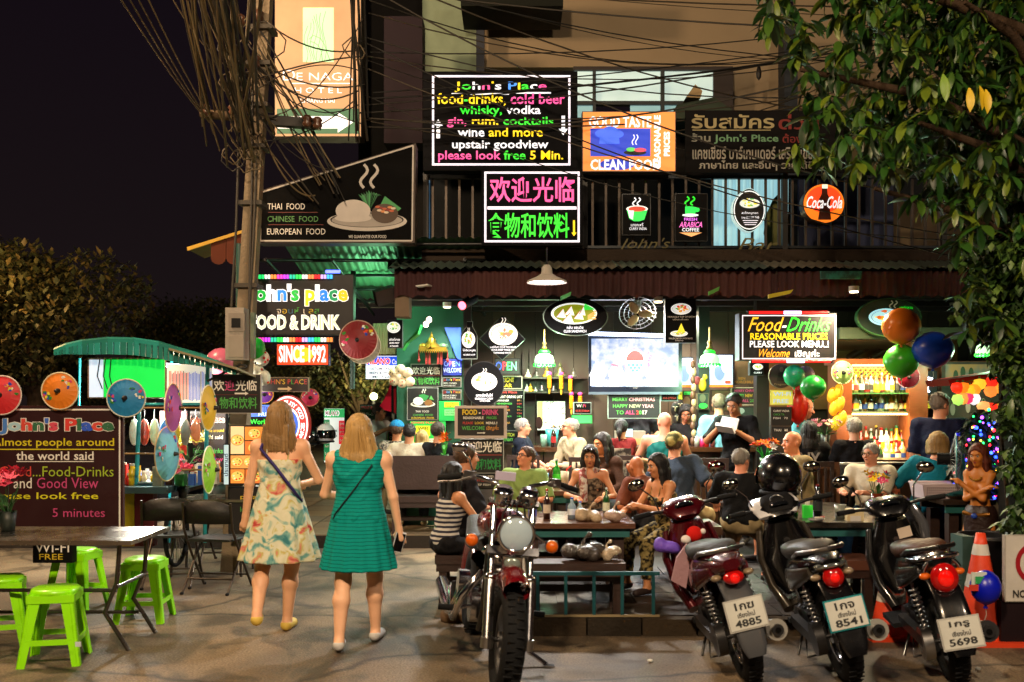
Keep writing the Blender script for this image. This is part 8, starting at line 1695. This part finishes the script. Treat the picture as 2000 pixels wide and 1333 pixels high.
def table(label,x0,x1,y0,y1,z,fl=.12,m=None,n=4):
    t=T('wooden_table',label,'table',((x0+x1)/2,(y0+y1)/2,fl),w=1,group=None); m=m or K('5a3a28',.28,kind='wood',coat=.35)
    for i in range(n): a=y0+(y1-y0)*i/n; g=t.g(); g.b2((x0,a+.003,z-.04),(x1,a+(y1-y0)/n-.003,z),m); g.out('plank')
    g=t.g(); g.b2((x0+.04,y0+.04,z-.11),(x1-.04,y0+.07,z-.042),K('1c5a5a',.5)); g.b2((x0+.04,y1-.07,z-.11),(x1-.04,y1-.04,z-.042),WOODD); g.out('apron')
    for x in(x0+.08,x1-.16):
        for y in(y0+.08,y1-.16): g=t.g(); g.b2((x,y,fl),(x+.08,y+.08,z-.112),WOODD); g.out('leg')
    return t
table('first wooden table with drinks and food bags behind the cruiser motorcycle',X_(1010,7.9),X_(1232,7.9),7.6,8.45,.72)
table('higher wooden table in the middle with a milky drink',X_(1070,9.2),X_(1168,9.2),9.0,10.1,.84)
table('right front wooden table with bottles and a flower vase',X_(1548,7.8),X_(1728,7.8),7.5,9.0,.74,m=K('2a2620',.3,kind='wood',coat=.3),n=6)
table('dark wooden side table carrying the basket and the teal fan',X_(1812,8.3),X_(1912,8.3),8.0,8.6,.86,m=K('241a14',.4,kind='wood'),n=4)
# teal rail
t=T('rail','low teal metal rail along the kerb in front of the first bench','rail',(.7,7.06,.12),w=1); TM=K('145058',.45,.3)
xa,xb=X_(1038,7.06),X_(1288,7.06); g=t.g(); g.b2((xa,7.045,.42),(xb,7.075,.445),TM); g.out('top_bar'); g=t.g(); g.b2((xa,7.05,.125),(xb,7.07,.14),K('8a7a5a',.5)); g.out('bottom_bar')
for px in(1050,1105,1160,1215,1276): g=t.g(); x=X_(px,7.06); g.b2((x-.011,7.049,.141),(x+.011,7.071,.419),TM); g.out('baluster')
# parasol weight base near the cruiser
t=T('parasol_base','round concrete parasol weight on the road beside the cruiser motorcycle','parasol base',(X_(887,7.5),7.5,0)); g=G(t); g.lathe((0,0,0),[(0,0),(.10,0),(.105,.02),(.105,.06),(.08,.075),(.0,.075)],K('5a4632',.9,bump=.4),20); g.out('weight'); g=G(t); g.cyl((0,0,.07),(0,0,.3),.018,DSTEEL); g.box((0,0,.22),(.16,.03,.03),DSTEEL); g.out('tube')
# cone
def cone(label,x,y,h,r):
    t=T('traffic_cone',label,'traffic cone',(x,y,0)); OR=K('d8401c',.5,bump=.1); WHs=K('c8c4bc',.4)
    g=G(t); g.box((0,0,.015),(r*2.7,r*2.7,.03),OR); g.out('base'); f=lambda z:r*(1-z/h)+.03*z/h
    for i,(a,b,m) in enumerate(((.03,.50,OR),(.50,.62,WHs),(.62,.80,OR),(.80,.90,WHs),(.90,1.0,OR))): g=G(t); g.lathe((0,0,0),[(f(a*h)+(.002 if m is WHs else 0),a*h),(f(b*h)+(.002 if m is WHs else 0),b*h)]+([(0,h)] if b==1. else []),m,24); g.out('reflective_band' if m is WHs else 'cone_body')
cone('tall orange traffic cone with two white bands beside the black scooter',X_(1922,6.85),6.9,.74,.17)
cone('orange traffic cone hidden behind the black scooter wheel',X_(1735,7.0),7.0,.5,.13)
g=G(); g.b2(at(1898,1148,6.5),at(1926,1118,6.51),K('c8d0cc',.5)); g.b2((X_(1905,6.49),6.488,Z_(1140,6.5)),(X_(1922,6.49),6.492,Z_(1126,6.5)),K('2a9a5a',.5)); g.b2((X_(1893,6.49),6.489,Z_(1154,6.5)),(X_(1912,6.49),6.494,Z_(1142,6.5)),K('c83a28',.5)); single(g,'paper_label','white green and red paper label stuck before the bright blue balloon','label')
# bin
t=T('dustbin','black round dustbin behind the traffic cone','dustbin',(X_(1945,7.35),7.45,0)); g=G(t); g.lathe((0,0,0),[(0,0),(.17,0),(.21,.62),(.225,.63),(.225,.65),(.20,.65),(.19,.1),(0,.1)],K('101014',.45,bump=.1),24); g.out('body'); g=G(t); g.torus((0,0,.65),.215,.012,K('2a2a30',.4),'Z',28,6); g.out('rim')
g=G(); g.b2((X_(1880,7.3),7.3,.15),(X_(1900,7.3),7.5,.66),K('24403c',.6)); single(g,'green_box','dark green box leaning behind the cone','box')
# barrier board below no parking sign
g=G(); g.b2((X_(1958,6.7),6.72,0),(X_(2095,6.7),6.78,Z_(1176,6.7)-.002),K('1c1014',.7)); single(g,'dark_board','dark board supporting the no parking sign','board')
# statue of mermaid
sm='a86424'
st=person('golden brown painted statue of a long haired woman with folded arms beside the climbing plant',1908,874,7.75,face=-48,floor=.12,skin=sm,hair='5a2414',hs='long',hl=.26,kind='none',blen=0,fem=1,h=.009,sc=.72,w=.8,hands=((-.12,-.17,.34),(.12,-.17,.30)),poles=((1,.0,-1),(-1,.0,-1)),shoe=None,hpitch=12,hyaw=0)
st.o['category']='statue'; st.o.name='statue'
st.o.location.z=Z_(874,7.75)-1.20
skirt(st,K('2a1814',.4,bump=.4),st.H[2]+.0*st.s,st.H[2]-.80*st.s,.175*st.s,.175*st.s,7,.012,'statue_skirt',.9)
g=G(); g.tube([st.pt(.14,-.1,.04),st.pt(.0,-.15,.02),st.pt(-.14,-.1,.04)],.018,K('8a5a1c',.3,.6),6); g.ell(st.pt(0,-.165,.02),(.025,.015,.022),K('2040a0',.2)); g.out('belt',st)
g=G(); 
for k in range(9): a=PI*(.15+.7*k/8); g.ell(st.pt(.07*math.cos(a),-.10,.46-.06*math.sin(a)),(.009,.009,.009),GLD,6,4)
g.out('necklace',st)
g=G(); zb=st.o.location.z+.05; g.lathe((st.o.location.x,st.o.location.y,.12),[(.17,0),(.17,max(.05,zb-.12)),(0,max(.05,zb-.12))],K('2a2420',.7),16); single(g,'plinth','dark round plinth under the painted statue','plinth')
# teal desk fan
t=T('desk_fan','teal desk fan with round wire cage on the side table','fan',at(1878,968,8.15)); FM=K('0f4a50',.3,coat=.4)
g=G(t); g.lathe((0,0,0),[(0,0),(.15,0),(.15,.015),(.08,.04),(0,.045)],FM,24,sy=.8); g.out('base'); g=G(t); g.tube([(0,0,.03),(.01,0,.18),(-.0,0,.34)],.03,FM,10,rs=[.05,.03,.022]); g.out('neck')
Mf=Matrix.Rotation(R(68),3,'Z')@Matrix.Rotation(R(90),3,'X'); cf=Vector((-.07,-.05,.30))
for rr_ in(.21,.165,.12,.075,.04): g=G(t); g.torus(cf,rr_,.0035,STEEL if rr_<.2 else K('1f8a8a',.3,.3),'Z',32,4,rot=Mf); g.out('cage_ring')
g=G(t)
for s_ in(.045,-.045):
    for i in range(30): a=2*PI*i/30; g.cyl(cf+Mf@Vector((math.cos(a)*.04,math.sin(a)*.04,s_)),cf+Mf@Vector((math.cos(a)*.21,math.sin(a)*.21,0)),.0015,STEEL,n=4,cap=0)
g.out('cage_wires')
for k in range(3): a=k*2.09; g=G(t); g.ell(cf+Mf@Vector((math.cos(a)*.09,math.sin(a)*.09,0)),(.085,.055,.01),K('6a6a70',.3),12,6,rot=Mf@Matrix.Rotation(a,3,'Z')); g.out('blade')
g=G(t); g.cyl(cf,cf+Mf@Vector((0,0,-.14)),.05,MBLK,n=14); g.out('motor')
# basket
t=T('basket','white perforated plastic basket on the dark side table','basket',at(1838,972,8.25)); WB=K('c8b8c0',.4)
w,d,h=.21,.14,.12
for sg in(1,-1):
    g=G(t); g.prism([(-w*.9,sg*d*.9,0),(w*.9,sg*d*.9,0),(w,sg*d,h),(-w,sg*d,h)],(0,-sg*.006,0),WB); g.out('long_side'); g=G(t); g.prism([(sg*w*.9,-d*.9,0),(sg*w*.9,d*.9,0),(sg*w,d,h),(sg*w,-d,h)],(-sg*.006,0,0),WB); g.out('short_side')
g=G(t)
for i in range(22):
    for j in range(4): g.box((-.17+i*.0162,-d*.9-.004-j*.0028,.03+j*.02),(.006,.004,.012),K('4a4248',.6))
g.out('slots',kind='stuff'); g=G(t); g.box((0,0,.004),(.36,.25,.006),WB); g.out('bottom'); g=G(t); g.tube([(-w,-d,h),(w,-d,h),(w,d,h),(-w,d,h)],.008,WB,6,closed=1); g.out('rim')
g=G(); g.b2(at(1868,800+52,8.8)-Vector((0,0,0)),at(1890,846,8.82),E_('3a3aff',1.2)); g.b2(at(1874,905,8.82),at(1878,852,8.84),K('b89020',.5)); single(g,'menu_stand','blue topped yellow card stand beside the christmas tree','stand')
# table-top things
def btl(label,px,Y,z,h,w,col,lab=None,cap='c8c8c8',cat='bottle',tr=0):
    t=T('bottle',label,cat,(X_(px,Y),Y,z)); g=G(t); g.lathe((0,0,0),[(0,0),(w,0),(w,.58*h),(w*.75,.68*h),(w*.36,.78*h),(w*.34,.95*h),(0,.95*h)],K(col,.06,coat=.8,nv=.2),14); g.out('glass'); 
    if lab: g=G(t); g.lathe((0,0,0),[(w*1.03,.2*h),(w*1.03,.48*h)],K(lab,.5,nv=.2,ns=40),14); g.out('label')
    g=G(t); g.cyl((0,0,.94*h),(0,0,h),w*.38,K(cap,.3,.3),n=10); g.out('cap')
btl('small water bottle with blue label before the green shirt man',1040,7.75,.72,.2,.032,'9ab4c4','1c3cc0','3a6ac8'); btl('brown beer bottle beside the small water bottle',1068,7.9,.72,.24,.028,'2a120a','c8b8a0','c82018')
btl('bigger water bottle with white label near the scarf woman',1117,7.9,.72,.17,.034,'8aa4b4','d8e0f0','1c4ac8'); btl('blue label water bottle nearest the food bags',1133,7.8,.72,.15,.03,'8aa4b4','1c3cb0','1c4ac8')
btl('green beer bottle before the scarf woman',1184,8.1,.72,.23,.028,'0f4a1c','c8d0b8','c8c8b8'); btl('bright green studded bottle on the middle table',1087,9.4,.84,.27,.036,'1c8a1c','38c828','c8c8c8')
btl('dark brown bottle with red label on the bar',1081,11.45,1.13,.25,.03,'2a120a','a01818','c89018'); btl('tall green bottle in an orange tiger holder on the right front table',1549,7.75,.74,.27,.036,'0f3a18','c86a28','c8c8c8')
btl('black wrapped bottle standing right on the right front table',1597,7.85,.74,.26,.036,'12161a','1c2024','7a2018'); btl('dark bottle behind the orange holder bottle',1541,8.1,.74,.28,.03,'14401c','2a1a10','b8b8a8')
btl('clear spirit bottle standing on the right bar by the print shirt guest',1612,10.0,1.07,.24,.03,'8a9088','c8c0a8','8a8a88')
def cup(label,p,r,h,col,ro=.1,inner=None,nm='glass_cup',cat='glass'):
    t=T(nm,label,cat,p); g=G(t); g.lathe((0,0,0),[(0,0),(r*.8,0),(r,h),(r*.93,h),(r*.75,h*.08),(0,h*.08)],K(col,ro,coat=.5),16); g.out('glass')
    if inner: g=G(t); g.lathe((0,0,h*.6),[(0,0),(r*.85,0)],K(inner,.3),14); g.out('drink')
    return t
mk=cup('tall glass of milky drink with red straw on the middle table',Vector((X_(1103,9.3),9.3,.84)),.04,.16,'b8a890',.1,'e8e0d0'); g=G(mk); g.tube([(0,0,.04),(.02,0,.18),(.06,0,.21)],.005,E_('e82018',.6),6); g.out('straw')
cup('teal plastic ice bucket on the middle table',Vector((X_(1058,9.6),9.6,.84)),.07,.12,'3a7a90',.4,nm='ice_bucket',cat='bucket')
cup('clear tumbler before the cream shirt man',Vector((X_(1641,7.75),7.75,.74)),.045,.11,'7a8078',.05,'8a8a80'); cup('small glass of beer before the black shirt man',Vector((X_(1528,7.9),7.9,.74)),.035,.12,'a08a50',.05,'c8a030')
cup('pale green glass on the bar left of the smiling older man',Vector((X_(1062,11.5),11.5,1.13)),.04,.14,'7aa890',.1); cup('turquoise bucket on the bar behind the pale green glass',Vector((X_(1078,11.75),11.75,1.13)),.08,.2,'3aa0a0',.4,nm='ice_bucket',cat='bucket')
t=T('lime_drink_can','lime green carton with white cap on the right front table','carton',(X_(1577,7.8),7.8,.74)); g=G(t); g.box((0,0,.05),(.07,.05,.1),E_('38d838',.35)); g.out('carton'); g=G(t); g.cyl((0,0,.10),(0,0,.15),.02,WHITEP); g.out('cap')
g=G(); g.b2(at(1655,1030,7.6),at(1682,993,7.66),K('c8b890',.5)); g.b2(at(1661,1029,7.595),at(1681,1008,7.6),K('c8c4c0',.5)); single(g,'menu_holder','wooden napkin and menu holder near the flower vase','menu holder')
g=G(); c=Vector((X_(1595,7.55),7.56,.745)); g.lathe(c,[(0,0),(.05,0),(.065,.02),(.055,.02),(.045,.006),(0,.006)],K('8a8a88',.1,coat=1),16); g.box(c+Vector((.02,0,.025)),(.06,.02,.01),K('c8c0b0',.6)); g.box(c+Vector((.05,.01,.03)),(.03,.012,.01),K('b03a3a',.6)); single(g,'ashtray','glass ashtray with wrappers on the right front table','ashtray')
def bag(label,p,s,col,seed,alpha=1):
    rr=np.random.RandomState(seed); q=SD((-.2*s,-.16*s,-.02),(.2*s,.16*s,.28*s),.008)
    for k in range(7): q.ell((rr.uniform(-.09,.09)*s,rr.uniform(-.05,.05)*s,rr.uniform(.03,.08)*s),(rr.uniform(.05,.08)*s,.05*s,rr.uniform(.035,.06)*s),None,.012)
    q.cap((.0,0,.09*s),(.02*s,0,.15*s),.02*s,.006*s,.02); q.cap((.02*s,0,.15*s),(.05*s,0,.17*s),.006*s,.02*s,.008); q.plane((0,0,-1),(0,0,0))
    o=sdobj('food_bag',q,K(col,.25,coat=.5,bump=.5,ns=14,nv=.35),None); o.location=p; o['label']=label; o['category']='bag'
bag('clear plastic bag of bread rolls on the first table nearest the bottles',Vector((X_(1150,7.75),7.75,.72)),.8,'a89478',1); bag('crumpled clear plastic bag at the right end of the first table',Vector((X_(1197,7.72),7.72,.72)),.85,'a89080',2)
bag('dark filled plastic bag lying on the low padded bench',Vector((X_(1137,7.28),7.28,.49)),1.1,'3a3430',3); bag('white knotted plastic bag beside the dark one on the bench',Vector((X_(1182,7.28),7.3,.49)),.8,'b8a890',4)
bag('black bag with handles next to the striped top woman',Vector((X_(938,8.0),8.05,.42)),1.,'121214',5)
t=T('handbag','cream handbag with black handle on the left bench','handbag',(X_(948,8.15),8.3,.42)); g=G(t); g.box((0,0,.10),(.26,.1,.2),K('8a8274',.6,bump=.2)); g.out('body'); g=G(t); g.tube([(-.06,-.03,.19),(-.05,-.03,.29),(.0,-.03,.33),(.05,-.03,.29),(.06,-.03,.19)],.009,BLK,8); g.out('handle')
# condiments on main bar
for i,(px,h,hh,nm_) in enumerate(((1362,.10,'8a8a84','glass jar of toothpicks beside the girl'),(1372,.10,'d82a6a','pink capped squeeze jar'),(1381,.13,'c82a1c','red sauce bottle standing tallest'),(1392,.09,'7a3a3a','dark red small jar'),(1268,.05,'d8307a','pink plastic tray'),(1278,.09,'1c1c20','small dark pot by the teal tank man'))):
    t=T('condiment_jar',nm_+' on the bar','jar',(X_(px,11.45),11.47,1.13)); g=G(t); g.lathe((0,0,0),[(0,0),(.03 if i!=4 else .09,0),(.03 if i!=4 else .09,h),(0,h)],K(hh,.3),12); g.out('jar'); g=G(t); g.cyl((0,0,h+.001),(0,0,h+.02),.022,K('c8c8c0',.4),n=10); g.out('lid')
t=T('cash_register','grey cash register with small screen on the bar','cash register',(X_(1232,11.5),11.6,1.13)); g=G(t); g.box((0,0,.09),(.34,.2,.18),K('8a8478',.4)); g.out('body'); g=G(t); g.box((-.05,-.105,.16),(.14,.01,.09),E_('8ac8d8',.7)); g.out('screen'); g=G(t); g.box((.03,-.105,.06),(.22,.01,.07),K('c88a58',.5)); g.out('front_panel')
g=G(); g.b2((X_(1287-20,11.4),11.42,1.13),(X_(1300,11.4),11.62,1.17),K('a81828',.4)); single(g,'red_tray','red tray lying on the bar','tray')
for i,(px,z) in enumerate(((1318,1.45),(1328,1.5),(1322,1.35))):
    t=T('wooden_mask','carved dark mask figure '+['left','right','lower'][i]+' of the trio hanging near the girl','mask',at(px,800+[0,-6,18][i],12.2)); g=G(t); g.ell((0,0,0),(.05,.03,.09),K('1c1612',.5),12,10); g.ell((.0,-.03,.0),(.012,.012,.03),K('8a7a60',.5),8,6); g.out('face'); g=G(t); g.ell((.02,-.028,.03),(.012,.006,.008),K('c8c0a8',.4),8,5); g.ell((-.02,-.028,.03),(.012,.006,.008),K('c8c0a8',.4),8,5); g.out('eye')
g=G(); 
for k in range(11): g.ell(at(1354+(k%2)*2-1,712+k*15,11.7),(.03,.03,.05),K('a8906a' if k%2 else '5a3a24',.5),8,6)
g.cyl(at(1354,870,11.7),at(1354,705,11.7),.012,WOODD); single(g,'carved_post','slender carved post with pale knots between the two televisions','post')
t=T('bird_ornament','colourful parrot ornament on the dark post beside the green lamp','ornament',at(1372,752,11.85)); g=G(t); g.ell((0,0,0),(.05,.04,.08),K('a85a20',.6,h2='c8b020'),12,8); g.out('body'); g=G(t); g.ell((.03,-.01,.09),(.03,.03,.035),K('b8b020',.6)); g.out('head'); g=G(t); g.ell((-.06,0,.05),(.04,.02,.05),K('8a2a30',.6)); g.out('wing')
# chairs with light cloth at bar
g=G(); g.b2(at(1190,930,10.8),at(1232,876,10.84),K('a89c84',.8,h2='2c2620',ns=9)); single(g,'printed_shawl','cream and black printed cloth over the chair behind the red jacket woman','cloth')
def barchair(label,x,y,rz,z=.62,h=.42):
    t=T('bar_stool',label,'bar stool',(x,y,.12),rz=R(rz),group='dark bar stools'); m=WOODD; g=G(t); g.box((0,0,z-.14),(.36,.36,.04),m); g.out('seat')
    for sx in(1,-1):
        for sy in(1,-1): g=G(t); g.cyl((sx*.15,sy*.15,z-.16),(sx*.18,sy*.18,0),.017,m,n=8); g.out('leg')
        g=G(t); g.box((sx*.16,.17,z+.1),(.03,.03,.46),m); g.out('post')
    g=G(t); g.box((0,.17,z+.31),(.36,.025,.05),m); g.out('top_rail')
    for k in range(4): g=G(t); g.box((-.1+k*.066,.17,z+.09),(.02,.018,.38),m); g.out('slat')
    g=G(t); g.tube([(.17,.17,.2),(-.17,.17,.2),(-.17,-.17,.2),(.17,-.17,.2)],.01,m,6,closed=1); g.out('foot_ring')
barchair('slatted bar stool behind the smiling older man',X_(1142,10.5),10.5,180); barchair('bar stool under the grey haired man in dark blue',X_(1022,10.9),10.9,180); barchair('bar stool under the red jacket woman',X_(1216,10.8),10.8,180); barchair('bar stool under the man in black at the right bar',X_(1668,9.5),9.5,180); barchair('bar stool under the print shirt guest',X_(1582,9.7),9.7,180); barchair('empty bar stool standing left of the waiter',X_(1385,10.3),10.3,175)
g=G(); g.cyl(at(1640,906,9.2),at(1735,906,9.2),.012,STEEL); g.b2(at(1642,1000,9.2),at(1648,908,9.22),DSTEEL); g.b2(at(1728,1000,9.2),at(1734,908,9.22),DSTEEL); single(g,'steel_chair_back','steel topped chair back behind the cream shirt man','chair')
# litter & mirror etc.
g=G(); g.ell((X_(1270,6.3),6.3,.012),(.02,.016,.01),K('c8c8c0',.6),8,5); single(g,'litter_scrap','small white scrap on the road beyond the cruiser','litter')
g=G(); g.ell((X_(1910,6.1),6.1,.014),(.018,.018,.012),K('c8c8c0',.6),8,5); single(g,'litter_scrap','small pale cap on the road near the scooter','litter')
g=G(); g.b2((X_(812,11.6),11.6,.0),(X_(826,11.6),11.64,.0),BLK)
# finishing
for o in list(bpy.data.objects):
    if '_org' in o: del o['_org']
